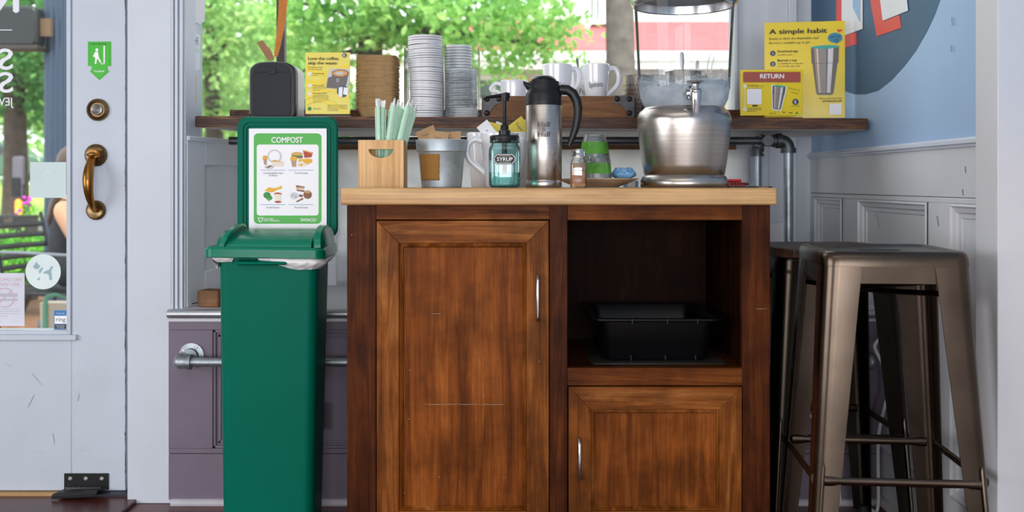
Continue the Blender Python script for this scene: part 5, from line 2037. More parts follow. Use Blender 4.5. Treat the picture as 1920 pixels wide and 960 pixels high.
# ---- acrylic lid organiser
OY = 3.12
org = thing('lid_organizer', 'clear acrylic two bay organiser full of cup lids on the shelf', 'organizer', on_shelf(828, OY))
ox = lambda p: (p - 828) * OY / K
oz = lambda p: Z(p, OY) - org.location.z
b = B()
th = .0022
b.box(ox(756), ox(902), -.006, .193, 0, .004)
b.box(ox(757.5), ox(757.5) + th, 0, .188, .004, oz(89))
b.box(ox(765), ox(765) + th * .7, -.001, .02, .004, oz(89))
b.box(ox(834), ox(834) + th, -.002, .188, .004, oz(83))
b.box(ox(896), ox(896) + th, 0, .188, .004, oz(88))
b.box(ox(757.5), ox(898), .188, .188 + th, .004, oz(82))
b.box(ox(836), ox(896), 0, th, .004, oz(127))
obj('acrylic_case', b, 'acrylic', org, bevel=.0004)


def lid_mesh(r, mat, h=.0066):
    b = B()
    b.lathe([(0, .0035), (r * .72, .0035), (r * .74, .0047), (r * .86, .0047), (r * .90, .0008), (r * .985, .0002), (r, .0007), (r * 1.003, h * .5), (r * .995, h - .0008), (r * .975, h), (r * .90, .0040), (r * .86, .0057), (r * .73, .0057), (r * .71, .0045), (0, .0045)], 36)
    return obj('cup_lid', b, mat)


rl = L(32.2, OY + .055)
l0 = lid_mesh(rl, 'lid_white')
tag(l0, 'white plastic cup lid in the tall leaning stack of lids', 'lid', 'white lids in the left bay')
NL = 36
zb0, zt1 = org.location.z + .0045, Z(69.5, OY + .055)
for k in range(NL):
    o = l0 if k == 0 else l0.copy()
    if k: COL.objects.link(o)
    t = k / (NL - 1)
    lean = 798.5 - 2.5 * t + (1.0 * math.sin(t * 5))
    o.location = (X(lean + 2, OY + .055), OY + .058, zb0 + t * (zt1 - zb0 - .006))
    o.rotation_euler = (rnd.uniform(-.015, .015), R(2.6) * math.sin(t * 4.2 + .6) * (1 if .12 < t < .9 else .2), 0)
    if k == NL - 1: o['label'] = 'topmost white lid, standing clear above the acrylic organiser'
    if k == 0: o['label'] = 'bottom white lid of the tall stack in the acrylic organiser'
rc_ = L(28.5, OY + .04)
l1 = lid_mesh(rc_, 'clear_lid', .0069)
tag(l1, 'clear cup lid in the front stack of the right bay', 'lid', 'clear lids in the right bay')
NC = 20
for k in range(NC):
    o = l1 if k == 0 else l1.copy()
    if k: COL.objects.link(o)
    o.location = (X(866.5 + rnd.uniform(-.5, .5), OY + .052), OY + .0525, zb0 + k * (Z(131, OY + .05) - zb0 - .006) / (NC - 1))
    o.rotation_euler = (rnd.uniform(-.02, .02), rnd.uniform(-.02, .02), rnd.uniform(0, 6))
    if k == NC - 1: o['label'] = 'topmost clear lid of the front stack in the right bay'
l2 = lid_mesh(L(25, OY + .14), 'frosted', .0080)
tag(l2, 'frosted lid in the taller stack at the back of the right bay', 'lid', 'frosted lids at the back of the right bay')
NB = 26
for k in range(NB):
    o = l2 if k == 0 else l2.copy()
    if k: COL.objects.link(o)
    o.location = (X(860 + rnd.uniform(-.5, .5), OY + .143), OY + .1435, zb0 + k * (Z(87.5, OY + .14) - zb0 - .006) / (NB - 1))
    if k == NB - 1: o['label'] = 'topmost frosted lid at the back of the right bay'

# ---- wooden riser with iron corners
CYY = 3.085
cr = thing('wooden_crate', 'brown wooden crate riser with rusty iron corner brackets on the shelf', 'crate', on_shelf(1044, CYY))
gx = lambda p: (p - 1044) * CYY / K
gz = lambda p: Z(p, CYY) - cr.location.z
ct = gz(180)
b = B()
b.box(gx(906), gx(1187), 0, .012, 0, ct)
b.box(gx(906), gx(906) + .012, .0122, .172, 0, ct)
b.box(gx(1187) - .012, gx(1187), .0122, .172, 0, ct)
b.box(gx(906) + .012, gx(1187) - .012, .0122, .172, ct - .012, ct)
obj('crate_body', b, 'crate_wood', cr, bevel=.001)
for s, xe_ in ((1, 905), (-1, 1188)):
    b = B()
    pr = [(0, -1), (0, 39.5), (12.5, 39.5)]
    for k in range(9):
        a = PI / 2 * k / 8
        pr.append((12.5 + 26 * (1 - math.cos(a)) * 1.0, 39.5 - 26 * math.sin(a) - 0 if False else 39.5 - 26.5 * math.sin(a)))
    pr += [(38.5, -1)]
    pts = [(gx(xe_ + s * x), gz(180 + z)) for x, z in pr]
    b.prism(pts, -.003, -.0002)
    b.box(min(gx(xe_), gx(xe_) - s * .003), max(gx(xe_), gx(xe_) - s * .003), -.003, .035, gz(219), gz(179))
    bk_ = obj('iron_bracket', b, 'rust', cr, bevel=.0008)
    for x, z in ((8, 5.5), (31, 5.5), (8, 32)):
        b = B()
        b.ball((gx(xe_ + s * x), -.003, gz(180 + z)), (L(5.6, CYY), .005, L(5.6, CYY)), 14, 8)
        obj('rivet', b, 'rivet', bk_)
CZT = cr.location.z + ct + .0003
SG = 'white mugs on the crate'


def shelf_mug(px, Y, r, h, ang, label, hs=(.02, .86), taper=.80, ho=.030, base=CZT):
    return mug('white_mug', px, Y, base, r, h, taper, ang, label, SG, .0055, hs, ho)


MY = 3.165
hm = Z(121, MY) - CZT
m1 = shelf_mug(1117.5, MY, L(25.3, MY), hm, 0, 'white mug marked Spoons on the crate', (.03, .86))
write('lettering', [('Spoons', -L(2, MY), L(19, MY), L(10, MY), dict(align='CENTER', w=L(27, MY), rot=R(4)))], 'ink', m1, mapf=bend(L(23.7, MY)))
m2 = shelf_mug(1045, MY + .005, L(28.5, MY), hm, -4, 'wider white mug marked Knives on the crate, behind the pitcher lid', (.1, .86), .86, .020)
m2.location.z = CZT
write('lettering', [('Knives', -L(1, MY), L(18, MY), L(10.5, MY), dict(w=L(20, MY), rot=R(-3)))], 'ink', m2, mapf=lambda x, z: bend(L(27.2, MY))(x + L(4, MY), z))
m3 = shelf_mug(1096, 3.245, L(23, 3.245), Z(129, 3.245) - CZT, 120, 'white mug marked Forks behind the Spoons mug', (.1, .86))
m3.location.x = X(1093, 3.245)
write('lettering', [('Forks', 0, L(10, 3.2), L(10, 3.2), dict(w=L(26, 3.2)))], 'ink', m3, mapf=lambda x, z: bend(L(22.0, 3.2))(x - L(8, 3.2), z))
m3.rotation_euler = (0, 0, 0)
lowY = 3.165
low = mug('low_cup', 964, lowY, CZT, L(26.5, lowY), Z(151.5, lowY) - CZT, .93, 180, 'low wide white cup holding tiny yellow flowers', SG, .0042, (.1, .8), .030, cat='cup')
b = B()
fls = thing('flower_sprig', 'tiny yellow flowers standing in the low white cup', 'flowers', (X(964, lowY), lowY, CZT + .007))
for k, (px_, py_) in enumerate(((946.5, 150), (956, 149), (977.5, 144.5), (990, 150))):
    b = B()
    x = (px_ - 964) * lowY / K
    z = Z(py_, lowY) - CZT - .007
    b.tube([(x * .3, 0, 0), (x, .002 * k, z)], .0008, 6)
    obj('stem', b, 'leaf_print', fls)
    b = B()
    for j in range(5):
        a = 2 * PI * j / 5
        b.ball((x + .0028 * math.cos(a), .002 * k, z + .0028 * math.sin(a)), (.0026, .0018, .0026), 8, 5)
    obj('blossom', b, 'amber_print', fls)


def utensil(name, label, px, py, Y, z0, lean_px, w, mat, group, kind='handle'):
    p0 = Vector((X(px - lean_px, Y), Y, z0))
    p1 = Vector((X(px, Y), Y + .006, Z(py, Y)))
    d = p1 - p0
    t = thing(name, label, 'cutlery', p0, 0, group)
    t.rotation_mode = 'QUATERNION'
    t.rotation_quaternion = d.to_track_quat('Z', 'Y')
    ln = d.length
    b = B()
    rings = []
    for f, ww, th_ in ((0, .35, .0012), (.35, .32, .0013), (.6, .45, .0013), (.85, .95, .0014), (.95, 1, .0014), (.99, .7, .0012), (1, .2, .0008)):
        rings.append([(w * ww * math.cos(a), th_ * math.sin(a), ln * f) for a in [2 * PI * i / 12 for i in range(12)]])
    b.loft(rings)
    obj('utensil_handle', b, mat, t)
    return t


UG = 'cutlery standing upright on the shelf'
utensil('teaspoon', 'metal spoon handle standing up out of the Forks mug', 1083, 107.5, 3.245, CZT + .012, -5, .0095, 'nickel', UG)
utensil('plastic_fork', 'clear plastic fork just visible behind the Spoons mug rim', 1103, 113, 3.245, CZT + .012, 5, .010, 'clear_cup', UG)


# ---- perforated and plain cutlery canisters
def canister(px, Y, r, ptop, label, holes):
    c = thing('cutlery_canister', label, 'canister', on_shelf(px, Y), 0, 'steel canisters behind the dispenser')
    h = Z(ptop, Y) - c.location.z
    b = B()
    b.lathe([(0, .001), (r * .98, .001), (r, .003), (r, h - .002), (r + .0008, h), (r - .001, h), (r - .0015, .004), (0, .004)], 44)
    obj('canister_wall', b, 'steel', c)
    if holes:
        b = B()
        for row in range(7):
            for k in range(14):
                a = PI + PI * (k + .5 * (row % 2)) / 13
                z = h * (.18 + .10 * row)
                n = Vector((math.cos(a), math.sin(a), 0))
                s_ = Vector((-n.y, n.x, 0))
                b.poly([n * (r + .0003) + s_ * (.0022 * math.cos(t)) + Vector((0, 0, z + .0022 * math.sin(t))) for t in [2 * PI * i / 8 for i in range(8)]])
        o = obj('perforation', b, 'rubber', c, smooth=False)
        o['kind'] = 'stuff'
        b = B()
        for k in range(3):
            a = PI * 1.35 + k * .03
        b.box(-.003, .010, -r - .0012, -r + .002, h - .016, h - .012)
        obj('rim_slot', b, 'rubber', c)
    return c


ca = canister(1194, 3.294, L(25.5, 3.294), 142.5, 'perforated steel cutlery canister right of the crate', True)
cb = canister(1281, 3.20, L(34, 3.2), 135, 'wide steel canister of utensils seen through the clear dispenser', False)
for k, (px_, py_, ln_, yy, lab) in enumerate(((1279, 97, 0, 3.19, 'metal spoon handle standing upright behind the dispenser tank'), (1308, 113, 3, 3.21, 'shorter metal handle behind the dispenser right of the upright spoon'), (1332, 101, 26, 3.185, 'metal handle leaning right behind the dispenser tank'), (1340, 104, 28, 3.20, 'rearmost metal handle leaning right behind the dispenser tank'))):
    utensil('table_knife', lab, px_, py_, yy, cb.location.z + .008, ln_, .0075, 'nickel', UG)
cc = canister(1233, 3.24, .0235, 141, 'narrow steel canister left of the wide one, behind the dispenser', False)
utensil('table_knife', 'thin metal handle leaning out of the narrow canister behind the dispenser', 1254, 133, 3.24, cc.location.z + .008, 16, .004, 'nickel', UG)


# ================================================================== STOOLS
def stool(label, loc, rotz, H, wooden, hs=0.151, fl=0.05, mat='gun'):
    s = thing('bar_stool', label, 'stool', loc, rotz, 'metal bar stools by the right wall')
    b = B()
    rq = lambda h, z, r: [(x, y, z) for x, y in rrect(-h, h, -h, h, r, 6)]
    if wooden:
        oc = lambda h, c, z: [(-h + c, -h, z), (h - c, -h, z), (h, -h + c, z), (h, h - c, z), (h - c, h, z), (-h + c, h, z), (-h, h - c, z), (-h, -h + c, z)]
        b.loft([oc(hs + .004, .038, H - .024), oc(hs + .006, .038, H - .022), oc(hs + .006, .038, H - .003), oc(hs + .003, .037, H)])
        obj('wooden_seat', b, 'stool_wood', s, bevel=.0012)
        b = B()
        b.loft([rq(hs - .004, H - .026, .03), rq(hs - .002, H - .040, .03), rq(hs + .002, H - .062, .03)], True, True)
        obj('seat_frame', b, mat, s)
        zl = H - .030
    else:
        b.loft([rq(hs + .001, H - .031, .034), rq(hs + .001, H - .028, .034), rq(hs, H - .014, .034), rq(hs - .003, H - .005, .032), rq(hs - .010, H, .028), rq(hs - .018, H, .024), rq(hs - .024, H - .004, .022), rq(hs - .03, H - .0055, .02)], True, True)
        st = obj('seat', b, mat, s)
        b = B()
        b.loft([[(x, y, H - .0053 + d) for x, y in rrect(-.045, .045, -.016, .016, .015, 5)] for d in (0, .0006)])
        obj('hand_slot', b, 'rubber', st)
        zl = H - .031
    # skirt between the legs
    b = B()
    for k in range(4):
        m = Matrix.Rotation(PI / 2 * k, 3, 'Z')
        y = -hs + .0035
        pts = [(-hs + .05, zl), (hs - .05, zl), (hs - .048, zl - .034), (-hs + .048, zl - .034)]
        v0 = [m @ Vector((x, y, z)) for x, z in pts]
        v1 = [m @ Vector((x, y + .002, z)) for x, z in pts]
        b.loft([v0, v1])
    obj('skirt', b, mat, s)
    # legs: folded sheet, wide at the top, tapering and splaying to the foot
    zf = .022
    for sx_, sy_ in ((-1, -1), (1, -1), (1, 1), (-1, 1)):
        b = B()
        rings = []
        for k in range(9):
            t = k / 8
            z = zl + (zf - zl) * t
            w = .074 + (.038 - .074) * min(1, t * 1.02)
            cx_, cy_ = sx_ * (hs - .0005 + fl * t), sy_ * (hs - .0005 + fl * t)
            r = .032 - .012 * t
            th_ = .0035
            out = [(-w, 0)]
            for j in range(7):
                a = PI / 2 * j / 6
                out.append((-r + r * math.sin(a), -(r - r * math.cos(a))))
            out.append((0, -w))
            inn = [(-th_, -w)]
            for j in range(7):
                a = PI / 2 * (6 - j) / 6
                inn.append((-r + (r - th_) * math.sin(a), -(r - (r - th_) * math.cos(a))))
            inn.append((-w, -th_))
            rings.append([(cx_ + sx_ * x, cy_ + sy_ * y, z) for x, y in out + inn])
        b.loft(rings)
        lg = obj('leg', b, mat, s, ang=50)
        b = B()        # pressed rib near the foot
        p0 = Vector((sx_ * (hs + fl * .55 - .016), sy_ * (hs + fl * .55 + .0008), zl + (zf - zl) * .55))
        p1 = Vector((sx_ * (hs + fl - .012), sy_ * (hs + fl + .0008), zf + .02))
        b.tube([p0 + Vector((0, 0, .01)), p0, p1], [.001, .004, .004], 8)
        obj('pressed_rib', b, mat, lg)
        b = B()
        b.lathe([(0, 0), (.017, 0), (.019, .004), (.019, .016), (.015, .024), (.012, .034), (0, .034)], 18, (sx_ * (hs + fl - .014), sy_ * (hs + fl - .014)))
        obj('rubber_foot', b, 'rubber', lg)
    # foot bars, flattened at both ends
    def bar(p, q, name, m):
        p, q = Vector(p), Vector(q)
        b = B()
        d = q - p
        b.tube([p, p + d * .05, p + d * .10, p + d * .9, p + d * .95, q], [.011, .011, .0085, .0085, .011, .011], 12, flat=.6, up=(0, 0, 1))
        return obj(name, b, m, s)
    fz = H - .462
    e = hs + fl * .60
    i_ = e - .02
    bar((-i_, -e + .004, fz), (i_, -e + .004, fz), 'foot_bar', mat)
    bar((-i_, e - .004, fz), (i_, e - .004, fz), 'foot_bar', mat)
    bar((-e + .004, -i_, fz + .0), (-e + .004, i_, fz), 'foot_bar', mat)
    bar((e - .004, -i_, fz + .0), (e - .004, i_, fz), 'foot_bar', mat)
    b = B()
    zc = H - .088
    b.tube([(-hs + .022, -hs + .022, zc), (0, 0, zc + .006), (hs - .022, hs - .022, zc)], .006, 8, flat=2.0, up=(0, 0, 1))
    b.tube([(-hs + .022, hs - .022, zc), (0, 0, zc - .006), (hs - .022, -hs + .022, zc)], .006, 8, flat=2.0, up=(0, 0, 1))
    obj('cross_brace', b, 'gun_dark', s)
    return s


HS1 = Z(471, 2.08)
stool('front bronze metal stool with bare dished seat, nearest the right wall edge', (.803, 2.203, 0), R(-5), HS1, False, hs=.147, fl=.043)
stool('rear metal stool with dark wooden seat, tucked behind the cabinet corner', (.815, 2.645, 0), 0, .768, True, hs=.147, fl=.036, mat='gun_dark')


def smooth_path(pts, n=6):
    pts = [Vector(p) for p in pts]
    out = []
    for i in range(len(pts) - 1):
        p0, p1, p2, p3 = [pts[min(max(i + q_, 0), len(pts) - 1)] for q_ in (-1, 0, 1, 2)]
        for k in range(n):
            t = k / n
            out.append(.5 * ((2 * p1) + (p2 - p0) * t + (2 * p0 - 5 * p1 + 4 * p2 - p3) * t * t + (3 * p1 - p0 - 3 * p2 + p3) * t ** 3))
    return out + [pts[-1]]


# ---- things on the ledge
o = obj('wood_block', B().box(-.035, .035, -.03, .03, 0, L(31, 3.0)), 'block_wood', bevel=.006)
o.location = (X(395, 3.02) + .012, 3.0, LEDGE + .0005)
o.rotation_euler = (0, 0, R(-14))
tag(o, 'worn brown wood block on the ledge left of the green bin', 'block')
o = obj('black_cord', B().tube([(X(343, 2.97), 2.975, LEDGE + .003), (X(350, 2.99), 2.99, LEDGE + .004), (X(354, 3.0), 3.0, LEDGE + .010), (X(362, 3.0), 2.99, LEDGE + .008), (X(372, 3.0), 2.99, LEDGE + .012), (X(378, 3.0), 2.995, LEDGE + .014)], .0016, 8), 'rubber')
tag(o, 'short black cord lying by the wood block on the ledge', 'cord')
o = obj('white_board', B().prism([(X(1400, 3.40), LEDGE), (X(1502, 3.40), LEDGE), (X(1489, 3.40), Z(418, 3.40)), (X(1400, 3.40), Z(418, 3.40))], 3.435, 3.50), 'paper', bevel=.003)
tag(o, 'white box with a slanted side on the ledge behind the stools', 'box')
cab1 = obj('white_cable', B().tube(smooth_path([(WX - .012, 2.87, .50), (X(1640, 2.86), 2.86, .47), (X(1652, 2.85), 2.85, .43), (X(1664, 2.84), 2.84, .395), (X(1667, 2.83), 2.83, .36), (X(1660, 2.83), 2.83, .31), (X(1650, 2.84), 2.84, .25), (X(1646, 2.86), 2.86, .18), (X(1646, 2.87), 2.87, .012), (X(1630, 2.87), 2.86, .008)]), .005, 10), 'cable_white')
tag(cab1, 'white cable hanging down the corner behind the stools', 'cable')
cab2 = obj('white_cable', B().tube(smooth_path([(X(1495, 2.9), 2.91, Z(774, 2.9)), (X(1510, 2.9), 2.912, Z(775, 2.9)), (X(1525, 2.9), 2.912, Z(785, 2.9)), (X(1537, 2.9), 2.912, Z(803, 2.9)), (X(1543, 2.9), 2.912, Z(825, 2.9)), (X(1545, 2.9), 2.912, .010), (X(1560, 2.9), 2.9, .006)]), .005, 10), 'cable_white')
tag(cab2, 'white cable looping low against the purple wall behind the stool', 'cable')
cab3 = obj('thin_wire', B().tube([(X(1529, 2.9), 2.91, Z(690, 2.9)), (X(1539, 2.9), 2.912, Z(708, 2.9)), (X(1550, 2.9), 2.914, Z(736, 2.9)), (X(1565, 2.9), 2.914, Z(760, 2.9)), (X(1580, 2.9), 2.9145, .006)], .0022, 8), 'cable_white')
tag(cab3, 'thin white wire hanging from the foot rail behind the stools', 'wire')
plug = obj('outlet_cover', B().prism(rrect(X(597, FY), X(606, FY), Z(800, FY), Z(751, FY), .002, 3), FY - .018, FY - .0005), 'grey_paint', bevel=.001)
tag(plug, 'pale socket cover on the purple wall right of the bin', 'socket')

# ================================================================== DOOR STICKERS AND FITTINGS
def sticker(name, label, pts, Y, m, th_=.0006, cat='sticker'):
    xs = [p[0] for p in pts]
    zs = [p[1] for p in pts]
    cx_, cz_ = (min(xs) + max(xs)) / 2, (min(zs) + max(zs)) / 2
    t = thing(name, label, cat, (cx_, Y, cz_))
    o = obj('backing', B().prism([(x - cx_, z - cz_) for x, z in pts], -th_, 0), m, t, smooth=False)
    return t, cx_, cz_


DFY = 2.99
sxx = lambda p: X(p, DFY)
szz = lambda p: Z(p, DFY)
arrow = [(165, 78), (208.5, 78), (208.5, 124), (202, 124), (202, 133), (206, 133), (186.5, 150.5), (168, 133), (172, 133), (172, 124), (165, 124)]
arr, ax_, az_ = sticker('foot_sign', 'green arrow shaped Use Your Foot sign on the white door', [(sxx(x), szz(y)) for x, y in arrow], DFY, 'sticker_green', .001, 'sign')
AX = lambda p: sxx(p) - ax_
AZ = lambda p: szz(p) - az_
b = B()
inn = [(AX(186.7 + (x - 186.7) * .90), AZ(112 + (y - 112) * .95)) for x, y in arrow]
inn2 = [(AX(186.7 + (x - 186.7) * .87), AZ(112 + (y - 112) * .93)) for x, y in arrow]
b.flat(inn, -.0012)
obj('dark_border', b, 'sticker_deep', arr, smooth=False)
obj('green_field', B().flat(inn2, -.0014), 'sticker_green', arr, smooth=False)
write('lettering', [('Use Your Foot', AX(186.5), AZ(84), L(3, DFY), dict(align='CENTER', bold=.02, w=L(28, DFY)))], 'black_print', arr, -.0018)
b = B()
b.disc(AX(182), AZ(93.5), L(2.8, DFY), -.0016)
b.flat([(AX(x), AZ(y)) for x, y in ((179, 97), (184, 97), (185.5, 107), (190.5, 117), (188.5, 118.5), (183.3, 110), (182, 112), (181, 120), (178, 120), (179, 109), (177.5, 107), (175, 107), (175, 105))], -.0016)
b.flat([(AX(x), AZ(y)) for x, y in ((194.5, 86), (197, 86), (197, 120), (194.5, 120))], -.0016)
b.flat([(AX(x), AZ(y)) for x, y in ((190, 119), (197, 119), (197, 120.5), (190, 120.5))], -.0016)
obj('walking_figure', b, 'white_ink', arr, smooth=False, recalc=False)
write('lettering', [('StepNpull', AX(186.5), AZ(135), L(3, DFY), dict(align='CENTER', bold=.02, w=L(19, DFY)))], 'white_ink', arr, -.0018)

SGY = 3.0075
gxx = lambda p: X(p, SGY)
gzz = lambda p: Z(p, SGY)
st1, a1, c1 = sticker('square_sticker', 'pale green back of a square sticker on the door glass', [(gxx(56.5), gzz(371)), (gxx(124), gzz(371)), (gxx(124), gzz(304)), (gxx(56.5), gzz(304))], SGY, 'sticker_back')
obj('faint_ring', B().plate_hole([(gxx(90 + 8 * math.cos(t)) - a1, gzz(329 + 8 * math.sin(t)) - c1) for t in [2 * PI * i / 20 for i in range(20)]], [[(gxx(90 + 6 * math.cos(t)) - a1, gzz(329 + 6 * math.sin(t)) - c1) for t in [2 * PI * i / 20 for i in range(20)]]], -.0009, -.0007), pm('faint_green', '#cfe0df', .5), st1, smooth=False)
st2, a2, c2 = sticker('round_sticker', 'round pale sticker with a crossed out dog on the door glass', [(gxx(81 + 33 * math.cos(t)), gzz(509.5 + 33 * math.sin(t))) for t in [2 * PI * i / 40 for i in range(40)]], SGY, pm('sticker_pale', '#dbe9e9', .45))
b = B()
Dg = lambda pts: b.flat([(gxx(x) - a2, gzz(y) - c2) for x, y in pts], -.0010)
Dg([(62, 500), (69, 490.5), (70, 494), (76, 499), (72, 504), (66, 504.5)])
Dg([(73, 507), (79, 501), (81, 503), (76, 512), (74, 513)])
Dg([(82, 510), (93, 505), (96, 500), (100, 498), (99, 502), (96, 507), (98, 525), (93, 525), (92, 516), (88, 513), (82, 513)])
Dg([(69, 525), (75, 519), (75, 525)])
obj('dog', b, 'sticker_blue', st2, smooth=False, recalc=False)
st3, a3, c3 = sticker('notice_sticker', 'white notice with a faint crossed circle at the lower left of the glass', [(gxx(-70), gzz(611)), (gxx(46), gzz(611)), (gxx(46), gzz(512)), (gxx(-70), gzz(512))], SGY, pm('notice_white', '#d4d6e2', .5))
write('faint_lettering', [('NO SMOKING', gxx(40) - a3, gzz(527) - c3, L(6, SGY), dict(bold=.02, mirror=True, w=L(66, SGY))), ('NO VAPING', gxx(36) - a3, gzz(536) - c3, L(6, SGY), dict(bold=.02, mirror=True, w=L(55, SGY)))], 'faint_red', st3, -.0010)
b = B()
cN = lambda r, n=28: [(gxx(9 + r * math.cos(t)) - a3, gzz(558 + r * math.sin(t)) - c3) for t in [2 * PI * i / n for i in range(n)]]
b.plate_hole(cN(19), [cN(16.5)], -.0011, -.0009)
b.flat([(gxx(x) - a3, gzz(y) - c3) for x, y in ((-5, 570), (21, 544), (23, 546), (-3, 572))], -.0012)
obj('crossed_circle', b, 'faint_red', st3, smooth=False, recalc=False)
b = B()
b.flat([(gxx(x) - a3, gzz(y) - c3) for x, y in ((-8, 550), (33, 550), (33, 556.5), (-8, 556.5))], -.0010)
b.flat([(gxx(x) - a3, gzz(y) - c3) for x, y in ((-8, 560), (33, 560), (33, 564), (-8, 564))], -.0010)
lines_of_print(b, gxx(-20) - a3, gzz(580) - c3, L(58, SGY), 4, L(4.4, SGY), L(1.2, SGY), -.0010, random.Random(1))
obj('faint_print', b, 'faint', st3, smooth=False, recalc=False)
st4, a4, c4 = sticker('doorbell_sticker', 'small blue bordered sticker at the lower right corner of the door glass', [(gxx(101.5), gzz(617)), (gxx(126), gzz(617)), (gxx(126), gzz(582)), (gxx(101.5), gzz(582))], SGY, 'sticker_blue_band')
b = B()
b.flat([(gxx(x) - a4, gzz(y) - c4) for x, y in ((102.7, 607), (125, 607), (125, 592), (102.7, 592))], -.0009)
obj('white_field', b, 'white_ink', st4, smooth=False)
obj('dark_field', B().flat([(gxx(x) - a4, gzz(y) - c4) for x, y in ((102.7, 616), (125, 616), (125, 608), (102.7, 608))], -.0009), 'sticker_dark', st4, smooth=False)
write('lettering', [('ring', gxx(113.8) - a4, gzz(602.5) - c4, L(8, SGY), dict(align='CENTER', w=L(17.5, SGY)))], 'sticker_dark', st4, -.0012)
write('small_lettering', [('Protected by', gxx(113.8) - a4, gzz(588.5) - c4, L(2.2, SGY), dict(align='CENTER', w=L(15, SGY))), ('Audio & Video', gxx(113.8) - a4, gzz(611.5) - c4, L(1.9, SGY), dict(align='CENTER', w=L(15, SGY))), ('Recording', gxx(113.8) - a4, gzz(614.8) - c4, L(1.9, SGY), dict(align='CENTER', w=L(12, SGY)))], 'white_ink', st4, -.0012)
# reversed shop lettering
vl = thing('window_lettering', 'white reversed vinyl letters at the top left of the door glass', 'lettering', (gxx(0), SGY, gzz(60)))
VX = lambda p: gxx(p) - gxx(0)
VZ = lambda p: gzz(p) - gzz(60)
write('big_letter', [('N', VX(36), VZ(22), L(60, SGY), dict(bold=.05, mirror=True, w=L(48, SGY)))], 'vinyl', vl, -.0004)
obj('line', B().flat([(VX(-60), VZ(55.5)), (VX(23), VZ(55.5)), (VX(23), VZ(57)), (VX(-60), VZ(57))], -.0004), 'vinyl', vl, smooth=False)
write('letter', [('S', VX(24.5), VZ(130), L(39, SGY), dict(bold=.022, mirror=True, w=L(28, SGY)))], 'vinyl', vl, -.0004)
write('letter', [('S', VX(25), VZ(173), L(38, SGY), dict(bold=.022, mirror=True, w=L(28, SGY)))], 'vinyl', vl, -.0004)
write('word', [('JEWELRY', VX(25.5), VZ(198), L(15, SGY), dict(bold=.004, mirror=True, w=L(80, SGY)))], 'vinyl', vl, -.0004)

# foot pull at the bottom of the door
fp = thing('foot_pull', 'black metal foot pull screwed to the bottom of the white door', 'door pull', (sxx(163), DFY, szz(926)))
FX = lambda p: sxx(p) - sxx(163)
FZ = lambda p: szz(p) - szz(926)
b = B()
b.box(FX(121), FX(204.5), -.004, -.0004, FZ(918), FZ(887))
obj('back_plate', b, 'black_plastic', fp, bevel=.001)
b = B()
b.loft([[(FX(120), -.004, FZ(916)), (FX(204), -.004, FZ(914)), (FX(204), -.004, FZ(917)), (FX(120), -.004, FZ(920))], [(FX(114), -.05, FZ(916)), (FX(198), -.05, FZ(908)), (FX(198), -.05, FZ(911)), (FX(114), -.05, FZ(920))], [(FX(113), -.058, FZ(918)), (FX(196), -.058, FZ(912)), (FX(196), -.058, FZ(920)), (FX(113), -.058, FZ(925))]])
obj('foot_tray', b, 'black_plastic', fp, bevel=.001)
b = B()
for k in range(16):
    x = FX(126 + k * 4.2)
    b.loft([[(x - .0022, -.008, FZ(915)), (x + .0022, -.008, FZ(915)), (x + .0022, -.008, FZ(913.5)), (x - .0022, -.008, FZ(913.5))], [(x - .0003, -.0085, FZ(912)), (x + .0003, -.0085, FZ(912)), (x + .0003, -.0085, FZ(911.7)), (x - .0003, -.0085, FZ(911.7))]])
o = obj('tooth_row', b, 'nickel', fp)
for p in (133, 162, 192):
    b = B()
    yl(b, [(0, 0), (L(4, DFY), 0), (L(3.3, DFY), .002), (L(1.6, DFY), .0025), (0, .0015)], FX(p), FZ(896.5), -.004, 16)
    obj('screw', b, 'nickel', fp)


# papers stuck to the side pane of the bay
def t_of(px):
    lo, hi = 0.0, 1.0
    for _ in range(40):
        m = (lo + hi) / 2
        p = SA.lerp(SB, m)
        if 955 + K * p.x / p.y < px: lo = m
        else: hi = m
    return lo


def side_sheet(name, label, px0, px1, pts, m):
    """pts: (px, py) on the pane; built just inside the glass"""
    t = thing(name, label, 'paper', (0, 0, 0))
    b = B()
    P3 = []
    for x, y in pts:
        tt = t_of(x)
        Yv = SA.lerp(SB, tt).y
        P3.append((tt, Z(y, Yv)))
    b.loft([[sp(a, -.021, z) for a, z in P3], [sp(a, -.0195, z) for a, z in P3]])
    obj('paper_sheet', b, m, t, smooth=False)
    return t


side_sheet('window_notice', 'blank white paper at the top of the side window', 357, 397, [(353, -60), (396, -60), (395, 40), (385, 45), (353, 31)], 'paper')
pn = side_sheet('window_poster', 'white paper with reversed script and green patches on the side window', 357, 387, [(353, 135), (386, 130), (387, 65), (353, 52)], 'paper')
obj('green_patch', B().loft([[sp(t_of(x), -.0192, Z(y, SA.lerp(SB, t_of(x)).y)) for x, y in q_] for q_ in [((356, 80), (362, 86), (361, 70), (357, 66))]] * 1 + [[sp(t_of(x), -.0190, Z(y, SA.lerp(SB, t_of(x)).y)) for x, y in ((356, 80), (362, 86), (361, 70), (357, 66))]]), 'straw_green', pn, smooth=False)
obj('green_patch', B().loft([[sp(t_of(x), o_, Z(y, SA.lerp(SB, t_of(x)).y)) for x, y in ((366, 96), (385, 99), (385, 92), (367, 87))] for o_ in (-.0192, -.0190)]), 'straw_green', pn, smooth=False)
tp0, tp1 = t_of(365), t_of(383)
write('script', [('Friend', 0, 0, .024, dict(shear=.3, w=.10))], 'ink_grey', pn, mapf=lambda x, z: sp(tp1 - x / .10 * (tp1 - tp0), -.0188, Z(88, 3.1) + z))
side_sheet('window_notice', 'beige paper patch low on the side window', 357, 380, [(353, 200), (379, 197), (380, 140), (353, 128)], 'paper_beige')

